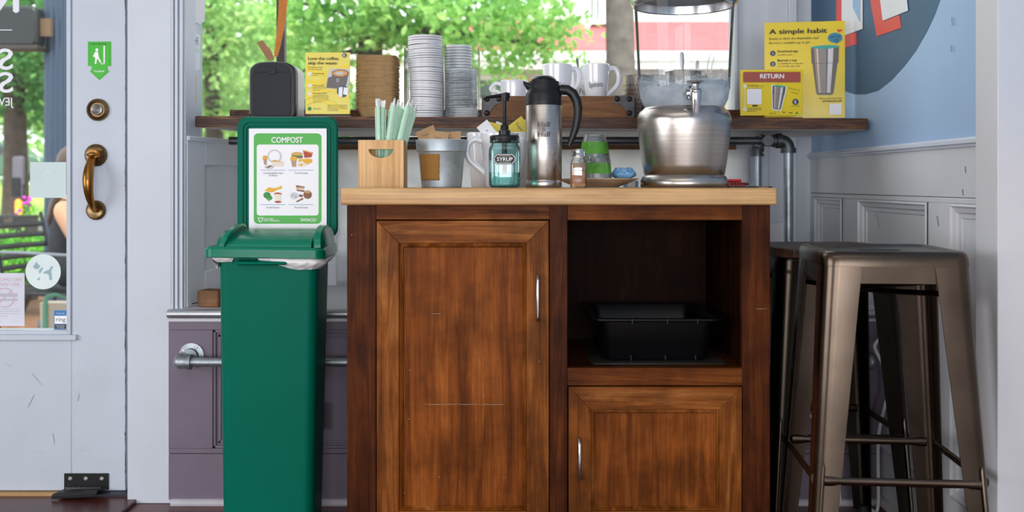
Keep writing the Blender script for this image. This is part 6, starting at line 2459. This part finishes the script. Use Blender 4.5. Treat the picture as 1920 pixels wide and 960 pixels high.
# strap
stp = thing('hanging_strap', 'orange strap with a brown leather tag hanging above the black napkin box', 'strap', (X(520, 3.42), 3.42, Z(110, 3.42)))
hx_ = lambda p: (p - 520) * 3.42 / K
hz_ = lambda p: Z(p, 3.42) - Z(110, 3.42)
b = B()
pts = [(530, -330), (531, -60), (531, 0), (529, 30), (525, 60), (521, 85), (517, 106)]
wds = [8, 8, 8, 7, 6, 5, 3]
rings = []
for (x, y), w in zip(pts, wds):
    rings.append([(hx_(x - w), -.001 + .002 * math.sin(y), hz_(y)), (hx_(x + w), .001, hz_(y)), (hx_(x + w), .003, hz_(y)), (hx_(x - w), .0015, hz_(y))])
b.loft(rings)
obj('strap', b, 'orange_strap', stp)
b = B()
b.prism([(hx_(x), hz_(y)) for x, y in ((482, 80), (492, 75), (509, 95), (514, 108), (514, 113), (505, 114), (501, 111), (489, 92))], -.004, -.001)
obj('leather_tag', b, 'leather', stp, bevel=.0008)

# ================================================================== OUTSIDE
GZ = -0.13
struct('outside_ground', B().box(-40, 40, 3.72, 70, GZ - .1, GZ), pm('brick_paving', '#8c7a70', .8, var=.2, vs=6))
struct('outside_wall', B().box(-3.6, -2.1, 3.12, 3.3, GZ, 3.3), 'rear_wall')
mul = obj('mulch', B().loft([[(x, y, GZ + .001) for x, y in ((-6.5, 6.6), (-2.2, 6.6), (-2.2, 9.5), (-6.5, 9.5))], [(x, y, GZ + .03) for x, y in ((-6.4, 6.7), (-2.3, 6.7), (-2.3, 9.4), (-6.4, 9.4))]]), pm('bark_mulch', '#6f4a33', .9, var=.5, vs=25, bump=.8, bs=30))
tag(mul, 'brown bark mulch bed below the shrub outside the door', 'mulch', kind='stuff')
ln_ = obj('lawn', B().prism_x([(17.5, GZ), (17.5, .36), (30, .86), (33.5, .88), (33.5, GZ)], -34, -6), pm('lawn_green', '#88a63f', .9, var=.25, vs=3))
tag(ln_, 'raised green lawn across the street seen through the door', 'lawn', kind='stuff')
struct('outside_curb', B().box(-34, -6, 17.1, 17.5, GZ, .30), pm('curb_stone', '#a09c98', .8))

leaf_verts = [(-.5, 0, 0), (-.12, .30, .05), (.22, .26, .04), (.5, 0, -.05), (.22, -.26, .04), (-.12, -.30, .05)]


def foliage(name, parent, origin, clusters, n, size, mat, seed, squash=.75):
    """leaves scattered on twigs inside the crown's lobes; clusters: (px, py, Y, rx_px, ry_px, depth)"""
    rn = random.Random(seed)
    vols = [c[3] * c[4] * c[5] for c in clusters]
    V, F = [], []
    ox_, oy_, oz_ = origin
    tot = sum(vols)
    for c, vol in zip(clusters, vols):
        px, py, Y, rx, ry, rd = c
        C = Vector((X(px, Y), Y, Z(py, Y)))
        ex, ez = L(rx, Y), L(ry, Y)
        m = int(n * vol / tot)
        twigs = max(6, m // 24)
        for _ in range(twigs):
            while True:
                u = Vector((rn.uniform(-1, 1), rn.uniform(-1, 1), rn.uniform(-1, 1)))
                if u.length < 1 and (u.length > .35 or rn.random() < .35): break
            T = C + Vector((u.x * ex, u.y * rd, u.z * ez))
            for _k in range(max(1, m // twigs)):
                P_ = T + Vector((rn.gauss(0, size * 1.5), rn.gauss(0, size * 1.5), rn.gauss(0, size * .8)))
                s = size * rn.uniform(.7, 1.3)
                rot = Matrix.Rotation(rn.uniform(0, 2 * PI), 3, 'Z') @ Matrix.Rotation(rn.gauss(.25, .55), 3, 'Y') @ Matrix.Rotation(rn.gauss(0, .6), 3, 'X')
                i0 = len(V)
                for v in leaf_verts:
                    w = rot @ (Vector(v) * s) + P_
                    V.append((w.x - ox_, w.y - oy_, w.z - oz_))
                F.append((i0, i0 + 1, i0 + 2, i0 + 3))
                F.append((i0, i0 + 3, i0 + 4, i0 + 5))
    me = bpy.data.meshes.new(name)
    me.from_pydata(V, [], F)
    me.materials.append(mat)
    o = bpy.data.objects.new(name, me)
    COL.objects.link(o)
    o.parent = parent
    o['kind'] = 'stuff'
    return o


bark = pm('bark', '#57514b', .9, var=.35, vs=14, bump=.9, bs=22)
bark_dark = pm('dark_bark', '#4a4038', .9, var=.35, vs=12, bump=.9, bs=20)


def tree(name, label, base, trunk_pts, radii, branches, clusters, n, size, lm, bm_, seed):
    t = thing(name, label, 'tree', base, 0, 'trees outside the window')
    bx, by, bz_ = base
    b = B()
    b.tube([(x - bx, y - by, z - bz_) for x, y, z in trunk_pts], radii, 16)
    tk = obj('trunk', b, bm_, t)
    for pts, r in branches:
        b = B()
        n_ = len(pts)
        b.tube([(x - bx, y - by, z - bz_) for x, y, z in pts], [r * (1 - .7 * i / (n_ - 1)) for i in range(n_)], 8)
        obj('branch', b, bm_, t)
    foliage('foliage', t, base, clusters, n, size, lm, seed)
    return t


G1 = leafmat('maple_leaves', '#5a9756', '#9dd078', '#d8f09e', .58)
G2 = leafmat('light_leaves', '#6a9f5c', '#9fc87c', '#d3e79c', .5)
G3 = leafmat('dark_leaves', '#3c6b46', '#5f9458', '#94bf70', .5)
G4 = leafmat('shrub_leaves', '#3e8a36', '#74bb4c', '#b5e06a')
P3_ = lambda px, py, Y: (X(px, Y), Y, Z(py, Y))
mb = (X(690, 10.0), 10.0, GZ)
tree('maple_tree', 'bright green maple whose crown fills the middle of the window', mb,
     [mb, (mb[0], 10, 1.4), (mb[0] + .05, 10, 3.2), (mb[0] - .1, 10, 4.6)], [.17, .14, .11, .06],
     [([P3_(690, 60, 10), P3_(640, 20, 9.8), P3_(560, 5, 9.6)], .05), ([P3_(690, 40, 10), P3_(800, 60, 9.6), P3_(930, 70, 9.2), P3_(1040, 90, 9.0)], .06), ([P3_(690, 20, 10), P3_(770, -60, 9.6), P3_(900, -100, 9.3)], .06), ([P3_(690, 90, 10), P3_(600, 110, 10.2), P3_(560, 140, 10.4)], .035)],
     [(575, 55, 10, 75, 85, .9), (660, 30, 9.7, 105, 62, 1.0), (775, 25, 9.6, 115, 58, 1.0), (885, 40, 9.2, 110, 72, .9), (990, 45, 9.1, 90, 62, .8), (1045, 88, 8.9, 42, 40, .5), (935, 105, 9.1, 75, 38, .6), (968, 148, 9.0, 36, 22, .35), (700, 70, 10.4, 90, 35, .6), (590, 150, 10.8, 55, 60, .7), (800, -90, 9.8, 330, 75, 1.5), (640, 160, 11.2, 40, 50, .5), (720, 88, 9.6, 60, 16, .4), (1060, 130, 8.9, 22, 16, .3)],
     12000, .085, G1, bark_dark, 21)
tb = (X(1163, 7.4), 7.4, GZ)
tree('street_tree', 'grey barked tree trunk standing right of the white mugs outside', tb,
     [tb, (X(1163, 7.4), 7.4, .9), (X(1164, 7.4), 7.4, 1.7), (X(1160, 7.4), 7.4, 2.6), (X(1150, 7.4), 7.4, 4.0)], [.13, .112, .108, .10, .07],
     [([P3_(1160, -160, 7.4), P3_(1230, -260, 7.2), P3_(1330, -330, 7.0)], .05)],
     [(1180, -330, 7.4, 190, 110, .8)], 1500, .085, G1, bark, 22)
t3b = (X(405, 14), 14, GZ)
tree('leafy_tree', 'pale green leafy tree seen through the side window', t3b,
     [t3b, (X(404, 14), 14, 1.2), (X(396, 14), 14, 2.6), (X(400, 14), 14, 4.2)], [.16, .13, .1, .05],
     [([P3_(400, 120, 14), P3_(440, 60, 13.6), P3_(480, 10, 13.2)], .05)],
     [(430, 40, 13.4, 95, 85, 1.2), (390, 150, 14.2, 60, 65, 1.0), (478, 150, 13.2, 55, 70, 1.0), (500, 40, 12.8, 45, 80, .8), (420, 200, 14.5, 70, 40, .9), (420, -120, 13.6, 150, 90, 1.6), (350, 60, 13.6, 50, 100, 1.0)], 8000, .10, G2, bark_dark, 23)
t4b = (X(28, 15), 15, GZ)
tree('shade_tree', 'dark trunked shade tree behind the lettering on the door glass', t4b,
     [t4b, (X(30, 15), 15, 1.2), (X(27, 15), 15, 2.4), (X(33, 15), 15, 4.4)], [.22, .17, .15, .09],
     [([P3_(30, 160, 15), P3_(80, 120, 14.6), P3_(130, 60, 14.2)], .06), ([P3_(30, 180, 15), P3_(-30, 120, 14.6)], .06)],
     [(40, 110, 14.2, 80, 50, 1.0), (75, 190, 15.5, 60, 55, .9), (20, 30, 14.2, 110, 45, 1.2), (-40, 150, 15, 70, 70, 1.0), (80, 30, 14, 70, 50, .9), (30, -110, 15, 160, 80, 1.6)], 9500, .11, G3, bark_dark, 24)


def bush(name, label, base, clusters, n, size, lm, seed, cat='bush', group=None):
    t = thing(name, label, cat, base, 0, group)
    for k in range(6):
        b = B()
        a = k * 1.05
        b.tube([(0, 0, 0), (.12 * math.cos(a), .12 * math.sin(a), .25), (.3 * math.cos(a), .3 * math.sin(a), .55)], [.018, .012, .006], 6)
        obj('stem', b, bark_dark, t)
    foliage('foliage', t, base, clusters, n, size, lm, seed)
    return t


bush('round_bush', 'yellow green bush low in the side window', (X(440, 17), 17, GZ), [(430, 255, 17, 110, 42, 1.0), (500, 240, 17.5, 50, 45, .9), (360, 262, 16.5, 60, 35, .9), (440, 310, 17, 120, 60, 1.0)], 5200, .11, G2, 31)
bush('round_bush', 'mid green bush behind the yellow card and black box', (X(620, 13.3), 13.3, GZ), [(600, 200, 13.3, 55, 45, .5), (650, 215, 13.5, 35, 35, .4), (560, 230, 13.3, 50, 50, .5), (600, 300, 13.3, 80, 60, .5)], 4200, .11, G3, 32)
bush('juniper_shrub', 'bright green feathery juniper shrub outside the door', (X(40, 7.9), 7.9, GZ + .031), [(30, 480, 7.9, 80, 36, .5), (75, 470, 8.0, 45, 30, .35), (60, 505, 7.8, 70, 26, .4), (-20, 470, 8, 70, 40, .5)], 6000, .035, G4, 33, 'shrub')
b_ = thing('far_trees', 'distant tree line far behind the side window', 'trees', (X(440, 42), 42, GZ))
b_['kind'] = 'stuff'
foliage('tree_line', b_, b_.location, [(400, 150, 42, 150, 110, 3), (520, 140, 42, 110, 110, 3), (620, 150, 43, 60, 90, 3), (330, 120, 42, 110, 160, 3), (440, 270, 42, 190, 70, 3), (90, 150, 43, 200, 120, 3), (40, 290, 41, 160, 45, 2)], 9000, .42, G2, 35)

# ---- house across the street
HYY = 24.0
hs_ = thing('porch_house', 'white porch house with red roofs across the street', 'house', (X(1100, HYY), HYY, GZ))
HX = lambda p: X(p, HYY) - hs_.location.x
HZ = lambda p: Z(p, HYY) - GZ
zq_ = lambda p, y: Z(p, HYY + y) - GZ
siding = N('white_siding')
wv = siding.n('ShaderNodeTexWave', wave_type='BANDS', bands_direction='Z')
wv.inputs['Scale'].default_value = 2.2
siding.l(siding.coords(), wv.inputs['Vector'])
siding.l(siding.ramp(wv.outputs['Fac'], [(0.0, lin('#b9b8b6')), (.15, lin('#dddcd8')), (1, lin('#e6e5e1'))]), siding.p.inputs['Base Color'])
siding.p.inputs['Roughness'].default_value = .7
trim_w = pm('house_trim', '#e9e9e6', .6)
roof_m = pm('red_shingles', '#b0585a', .8, var=.15, vs=4)
brick = N('red_brick')
bt = brick.n('ShaderNodeTexBrick')
bt.inputs['Scale'].default_value = 4.5
bt.inputs['Color1'].default_value = lin('#a8584c') + (1,)
bt.inputs['Color2'].default_value = lin('#8f463d') + (1,)
bt.inputs['Mortar'].default_value = lin('#b9a9a0') + (1,)
tcb = brick.n('ShaderNodeTexCoord')
mpb = brick.n('ShaderNodeMapping')
mpb.inputs['Rotation'].default_value = (R(90), 0, 0)
brick.l(tcb.outputs['Object'], mpb.inputs[0])
brick.l(mpb.outputs[0], bt.inputs['Vector'])
brick.l(bt.outputs['Color'], brick.p.inputs['Base Color'])
b = B()
b.box(HX(640), HX(1500), 0, 4, 0, HZ(78))
obj('ground_floor_wall', b, pm('cream_wall', '#d5d0c6', .7, var=.05, vs=2), hs_)
b = B()
b.box(HX(1030), HX(1500), 1.2, 5, zq_(46, 1.2), HZ(-160))
obj('upper_wall', b, siding.m, hs_)
b = B()
b.prism_x([(-1.3, zq_(93, -1.3)), (-1.3, zq_(97, -1.3)), (1.3, zq_(43, 1.3)), (1.3, zq_(38, 1.3))], HX(800), HX(1500))
obj('porch_roof', b, roof_m, hs_)
b = B()
b.box(HX(845), HX(1500), -1.35, -.9, zq_(112, -1.35), zq_(96, -1.35))
b.box(HX(850), HX(1490), -1.25, -.95, zq_(128, -1.25), zq_(112, -1.25))
b.box(HX(640), HX(860), -.15, .02, HZ(112), HZ(98))
obj('porch_beam', b, trim_w, hs_)
write('lettering', [('W', HX(910), HZ(127), L(9, HYY), dict(bold=.01)), ('MAN', HX(948), HZ(127), L(9, HYY), dict(bold=.01))], 'ink', hs_, -1.27)
for x in (868, 1075, 1240, 1360):
    b = B()
    b.box(HX(x) - .10, HX(x) + .10, -1.2, -1.0, 0, zq_(128, -1.2))
    obj('porch_column', b, trim_w, hs_, bevel=.02)
b = B()
b.box(HX(1083), HX(1104), .9, 1.2, zq_(60, 1), HZ(-100))
obj('upper_column', b, trim_w, hs_)
b = B()
b.box(HX(1108), HX(1150), .6, 1.1, HZ(88), HZ(42))
obj('brick_chimney_base', b, brick.m, hs_)
b = B()
b.prism([(HX(1092), HZ(70)), (HX(1112), HZ(38)), (HX(1150), HZ(38)), (HX(1150), HZ(30)), (HX(1108), HZ(30)), (HX(1090), HZ(62))], .5, 1.15)
obj('gable_trim', b, trim_w, hs_)
for x0, x1, y0, y1 in ((896, 986, 148, 188), (690, 745, 140, 190), (1205, 1330, 140, 195), (1112, 1134, -20, 25)):
    yy = 1.2 if y0 < 0 else 0
    b = B()
    b.box(HX(x0), HX(x1), yy - .05, yy - .02, HZ(y1), HZ(y0))
    wd = obj('window_pane', b, pm('dark_pane', '#4c5f55', .15, var=.25, vs=3), hs_)
    b = B()
    n_ = 3 if x1 - x0 > 60 else 2
    for k in range(n_ + 1):
        x = HX(x0) + (HX(x1) - HX(x0)) * k / n_
        b.box(x - .035, x + .035, yy - .09, yy - .04, HZ(y1), HZ(y0))
    b.box(HX(x0) - .05, HX(x1) + .05, yy - .1, yy - .04, HZ(y0) - .03, HZ(y0) + .07)
    b.box(HX(x0) - .05, HX(x1) + .05, yy - .1, yy - .04, HZ(y1) - .07, HZ(y1) + .03)
    obj('window_frame', b, trim_w, wd)

# ---- outside the door
colm = thing('porch_post', 'blue grey fluted post outside behind the door glass', 'post', (X(109, 7.0), 7.0, GZ + .031))
b = B()
ring = lambda z, k=1.0: [((.083 + .006 * math.cos(14 * a)) * k * math.cos(a), (.083 + .006 * math.cos(14 * a)) * k * math.sin(a), z) for a in [2 * PI * i / 112 for i in range(112)]]
b.loft([ring(.12), ring(3.4)])
obj('shaft', b, pm('post_blue', '#2b3a50', .5, var=.06), colm, ang=60)
obj('post_base', B().lathe([(0, 0), (.13, 0), (.13, .08), (.10, .12), (0, .12)], 32), pm('post_blue_base', '#2b3a50', .5), colm)
bxo = thing('wall_box', 'dark grey rounded box fixed to the post at the top of the door glass', 'box', (X(25, 6.85), 6.85, Z(52, 6.85)))
o = obj('box_shell', B().prism(rrect(-.30, .19, -.135, .14, .045, 6), -.07, .07), pm('box_grey', '#101316', .5, var=.1), bxo, bevel=.02)
obj('lower_rim', B().prism(rrect(-.31, .20, -.155, -.125, .012, 4), -.08, .08), pm('rim_brown', '#2a211c', .6), bxo, bevel=.004)
obj('bracket', B().box(.19, .26, -.02, .02, -.06, .06), pm('bracket_brown', '#5b4530', .6), bxo)

# seated person
PYv = 6.0
pr = thing('person', 'person with long brown hair in a black tank top sitting outside the door', 'person', (-2.62, PYv, GZ))
SK = pm('skin', '#c39374', .5, var=.03, spec=.3)
HAIR = pm('brown_hair', '#412c1f', .5, var=.25, vs=20)
TANK = pm('black_cloth', '#20232b', .8)


def skin_mesh(name, joints, bones, mat, parent, sub=2, root=0):
    me = bpy.data.meshes.new(name)
    me.from_pydata([j[:3] for j in joints], bones, [])
    me.materials.append(mat)
    o = bpy.data.objects.new(name, me)
    COL.objects.link(o)
    o.parent = parent
    md = o.modifiers.new('skin', 'SKIN')
    md.use_smooth_shade = True
    for sv, j in zip(me.skin_vertices[0].data, joints):
        r = j[3]
        sv.radius = r if isinstance(r, tuple) else (r, r)
    me.skin_vertices[0].data[root].use_root = True
    o.modifiers.new('subsurf', 'SUBSURF').render_levels = sub
    o.modifiers['subsurf'].levels = sub
    return o


Jt = [(0, 0, .54, (.13, .15)), (.02, 0, .68, (.10, .125)), (.035, 0, .82, (.105, .14)), (.045, 0, .93, (.07, .10)), (.06, 0, .99, (.048, .048)), (.075, 0, 1.05, (.046, .046)),
      (.095, 0, 1.11, (.068, .062)), (.09, 0, 1.18, (.088, .072)), (.085, 0, 1.225, (.06, .05)),
      (.03, -.165, .90, .047), (.13, -.20, .745, .041), (.20, -.215, .68, .037), (.30, -.17, .70, .030), (.40, -.12, .73, .022), (.445, -.10, .735, (.018, .030)),
      (.03, .165, .90, .047), (.15, .20, .73, .041), (.20, .205, .68, .037), (.31, .15, .70, .030), (.41, .09, .73, .022), (.455, .07, .735, (.018, .030)),
      (.05, -.10, .53, .088), (.25, -.11, .56, .075), (.46, -.12, .56, .058), (.47, -.12, .34, .052), (.45, -.12, .10, .036), (.45, -.12, .045, .036), (.56, -.12, .03, (.024, .038)),
      (.05, .10, .53, .088), (.25, .11, .56, .075), (.46, .12, .56, .058), (.47, .12, .34, .052), (.45, .12, .10, .036), (.45, .12, .045, .036), (.56, .12, .03, (.024, .038))]
Bn = [(0, 1), (1, 2), (2, 3), (3, 4), (4, 5), (5, 6), (6, 7), (7, 8), (3, 9), (9, 10), (10, 11), (11, 12), (12, 13), (13, 14), (3, 15), (15, 16), (16, 17), (17, 18), (18, 19), (19, 20),
      (0, 21), (21, 22), (22, 23), (23, 24), (24, 25), (25, 26), (26, 27), (0, 28), (28, 29), (29, 30), (30, 31), (31, 32), (32, 33), (33, 34)]
fb = len(Jt)
for hand, sgn in ((14, -1), (20, 1)):
    hx2, hy2, hz2 = Jt[hand][:3]
    for k, (dy, ln2) in enumerate(((-.022, .060), (-.008, .072), (.007, .068), (.021, .054))):
        Jt.append((hx2 + .045, hy2 + dy, hz2 + .004, .0085))
        Jt.append((hx2 + .045 + ln2 * .5, hy2 + dy * 1.15, hz2 - .002, .0078))
        Jt.append((hx2 + .045 + ln2 * .9, hy2 + dy * 1.2, hz2 - .018, .0065))
        i0 = len(Jt) - 3
        Bn += [(hand, i0), (i0, i0 + 1), (i0 + 1, i0 + 2)]
    Jt.append((hx2 + .02, hy2 - sgn * .045, hz2 + .0, .010))
    Jt.append((hx2 + .055, hy2 - sgn * .058, hz2 - .006, .008))
    Bn += [(hand, len(Jt) - 2), (len(Jt) - 2, len(Jt) - 1)]
skin_mesh('body', Jt, Bn, SK, pr)
b = B()
b.loft([[(.015 + .125 * c_, .15 * s_, .50) for c_, s_ in [(math.cos(2 * PI * i / 28), math.sin(2 * PI * i / 28)) for i in range(28)]], [(.02 + .118 * c_, .143 * s_, .66) for c_, s_ in [(math.cos(2 * PI * i / 28), math.sin(2 * PI * i / 28)) for i in range(28)]],
        [(.036 + .122 * c_, .158 * s_, .80) for c_, s_ in [(math.cos(2 * PI * i / 28), math.sin(2 * PI * i / 28)) for i in range(28)]], [(.04 + .105 * c_, .135 * s_, .90) for c_, s_ in [(math.cos(2 * PI * i / 28), math.sin(2 * PI * i / 28)) for i in range(28)]], [(.045 + .075 * c_, .105 * s_, .965) for c_, s_ in [(math.cos(2 * PI * i / 28), math.sin(2 * PI * i / 28)) for i in range(28)]]], True, False)
obj('tank_top', b, TANK, pr)
b = B()
for s in (-1, 1):
    b.tube([(.02, s * .10, .55), (.25, s * .112, .575), (.44, s * .12, .575), (.475, s * .12, .50), (.475, s * .12, .30), (.455, s * .12, .09)], [.098, .085, .07, .068, .062, .05], 20)
obj('trousers', b, TANK, pr)
b = B()
b.ball((.062, 0, 1.185), (.118, .104, .108), 24, 14)
rings = []
for z, xo, rx_, ry_ in ((1.20, .035, .07, .085), (1.12, .02, .062, .095), (1.02, .0, .055, .115), (.92, -.035, .05, .125), (.84, -.055, .042, .115), (.78, -.06, .02, .08)):
    rings.append([(xo + rx_ * math.cos(a) * (1 if math.cos(a) < 0 else .8), ry_ * math.sin(a), z) for a in [2 * PI * i / 24 for i in range(24)]])
b.loft(rings)
obj('hair', b, HAIR, pr)
b = B()
b.ball((.175, 0, 1.125), (.016, .012, .018), 10, 8)
obj('nose', b, SK, pr)
eye_m = pm('eye', '#3b3029', .2)
for s in (-1, 1): obj('eye', B().ball((.155, s * .033, 1.145), (.010, .012, .008), 10, 8), eye_m, pr)
obj('mouth', B().ball((.155, 0, 1.075), (.010, .022, .006), 10, 6), pm('lips', '#b9746a', .4), pr)

ch = thing('patio_chair', 'black slatted metal patio chair the person sits on outside', 'chair', (-2.62, PYv, GZ), R(-12))
blk = pm('black_metal', '#1f2228', .4, .3)
b = B()
for k in range(7): b.box(-.24 + k * .07, -.19 + k * .07, -.22, .22, .425, .435)
obj('seat', b, blk, ch, bevel=.002)
for k in range(6):
    b = B()
    z = .50 + k * .062
    b.tube([(-.265 - .012 * k, -.22, z), (-.295 - .012 * k, 0, z), (-.265 - .012 * k, .22, z)], .016, 8, flat=.25, up=(0, 0, 1))
    obj('back_slat', b, blk, ch)
for s in (-1, 1):
    obj('back_post', B().tube([(-.24, s * .225, .43), (-.27, s * .225, .60), (-.345, s * .225, .88)], .011, 10), blk, ch)
    obj('armrest', B().tube([(-.29, s * .235, .66), (-.1, s * .245, .66), (.18, s * .245, .65), (.22, s * .245, .62), (.22, s * .24, .43)], .011, 10), pm('grey_metal', '#7d8288', .4, .6), ch)
    obj('leg', B().tube([(.22, s * .235, .43), (.24, s * .235, 0)], .011, 10), blk, ch)
    obj('leg', B().tube([(-.24, s * .235, .43), (-.31, s * .235, 0)], .011, 10), blk, ch)
    obj('side_rail', B().tube([(-.25, s * .235, .425), (.22, s * .235, .425)], .011, 8), blk, ch)
tbg = thing('tote_bag', 'beige tote bag with green handles on the ground outside the door', 'bag', (X(128, 5.6), 5.6, GZ))
b = B()
bz_ = Z(566, 5.6) - GZ
b.loft([[(x, y, z) for x, y in rrect(-hw_, hw_, -.06, .06, .02, 4)] for hw_, z in ((.11, 0), (.125, .02), (.133, bz_ * .6), (.136, bz_))])
obj('bag_body', b, pm('canvas', '#b5a896', .8, var=.05), tbg)
b = B()
b.tube([(-.105, -.062, 0.01), (-.10, -.064, bz_ * .5), (-.098, -.064, bz_), (-.085, -.07, bz_ + .035), (-.03, -.09, bz_ + .05), (.03, -.09, bz_ + .03), (.07, -.066, bz_), (.07, -.066, .02)], .013, 8, flat=.25, up=(1, 0, 0))
obj('handle', b, pm('green_webbing', '#5f9a80', .7), tbg)
bn = thing('slatted_bench', 'black slatted metal bench edge outside at the left of the glass', 'bench', (X(15, 8.8), 8.8, GZ + .031))
b = B()
zb2 = Z(411, 8.8) - GZ
for k in range(9): b.box(-.75, .2, -.2 + k * .05, -.17 + k * .05, zb2 - .015, zb2)
for k in range(8): b.box(-.74 + k * .125, -.70 + k * .125, -.2, -.185, zb2 - .09, zb2 - .015)
obj('bench_top', b, blk, bn)
for x in (-.7, .15):
    obj('leg', B().box(x - .02, x + .02, -.19, .2, 0, zb2 - .015), blk, bn)
mp_ = thing('parking_meter', 'grey and black meter head on a black post beyond the bench', 'meter', (X(36, 11), 11, GZ))
b = B()
b.prism(rrect(-.062, .048, Z(372, 11) - GZ, Z(293, 11) - GZ, .03, 5), -.03, .03)
obj('grey_head', b, pm('meter_grey', '#5a5662', .5), mp_, bevel=.006)
obj('black_face', B().prism(rrect(-.055, .035, Z(368, 11) - GZ, Z(333, 11) - GZ, .012, 4), -.06, -.03), 'black_plastic', mp_, bevel=.004)
obj('meter_post', B().cyl((.03, 0, 0), (.03, 0, Z(345, 11) - GZ), .03), 'black_plastic', mp_)
ob_ = thing('orange_bollard', 'small orange bollard outside beside the meter post', 'bollard', (X(35, 10), 10, GZ))
obj('bollard_body', B().lathe([(0, 0), (.05, 0), (.05, .02), (.036, .03), (.034, Z(378, 10) - GZ), (.02, Z(374, 10) - GZ), (0, Z(373, 10) - GZ)], 20), pm('orange_plastic', '#f29a1d', .5), ob_)
fpn = thing('flower_pot', 'pot of magenta flowers outside above the bench', 'flower pot', (X(52, 9.4), 9.4, GZ + .031))
zf0 = Z(425, 9.4) - GZ
b = B()
b.lathe([(0, 0), (.03, 0), (.03, zf0 - .08), (.05, zf0 - .07), (.075, zf0 + .05), (.068, zf0 + .05), (0, zf0 + .02)], 24)
obj('pot_on_stand', b, pm('lime_pot', '#c9d43a', .5), fpn)
foliage('leaves', fpn, fpn.location, [(52, 395, 9.4, 14, 16, .06)], 160, .03, G4, 41)
mag = pm('magenta_petal', '#cf2fb8', .6)
rn = random.Random(3)
for x, y in ((48, 377), (57, 377), (47, 388), (52, 386), (37, 401), (34, 406), (60, 381), (55, 391)):
    b = B()
    b.ball((X(x, 9.35) - fpn.location.x, -.06 + rn.uniform(-.03, .03), Z(y, 9.35) - GZ), (.019, .015, .016), 8, 6)
    obj('blossom', b, mag, fpn)
# parked car beyond the lawn
carY = 31
cr_ = thing('parked_car', 'dark green car parked beyond the lawn at the left edge', 'car', (X(-25, carY), carY, .88), 0)
b = B()
side = [(-2.1, .25), (-2.1, .62), (-1.9, .78), (-1.05, .85), (-.55, 1.3), (.75, 1.32), (1.25, .92), (1.95, .82), (2.1, .6), (2.1, .25)]
b.loft([[(x, -.78, z) for x, z in side], [(x, .78, z) for x, z in side]])
obj('body', b, pm('car_green', '#3a5a48', .25, coat=.5), cr_, bevel=.05)
obj('side_window', B().prism([(-.95, .86), (-.5, 1.24), (.7, 1.25), (1.1, .9)], -.80, -.775), pm('car_glass', '#2b3338', .1), cr_)
for x in (-1.35, 1.35):
    b = B()
    yl(b, [(0, 0), (.32, 0), (.32, .18), (.2, .2), (0, .19)], x, .31, -.63, 28)
    obj('wheel', b, 'rubber', cr_)
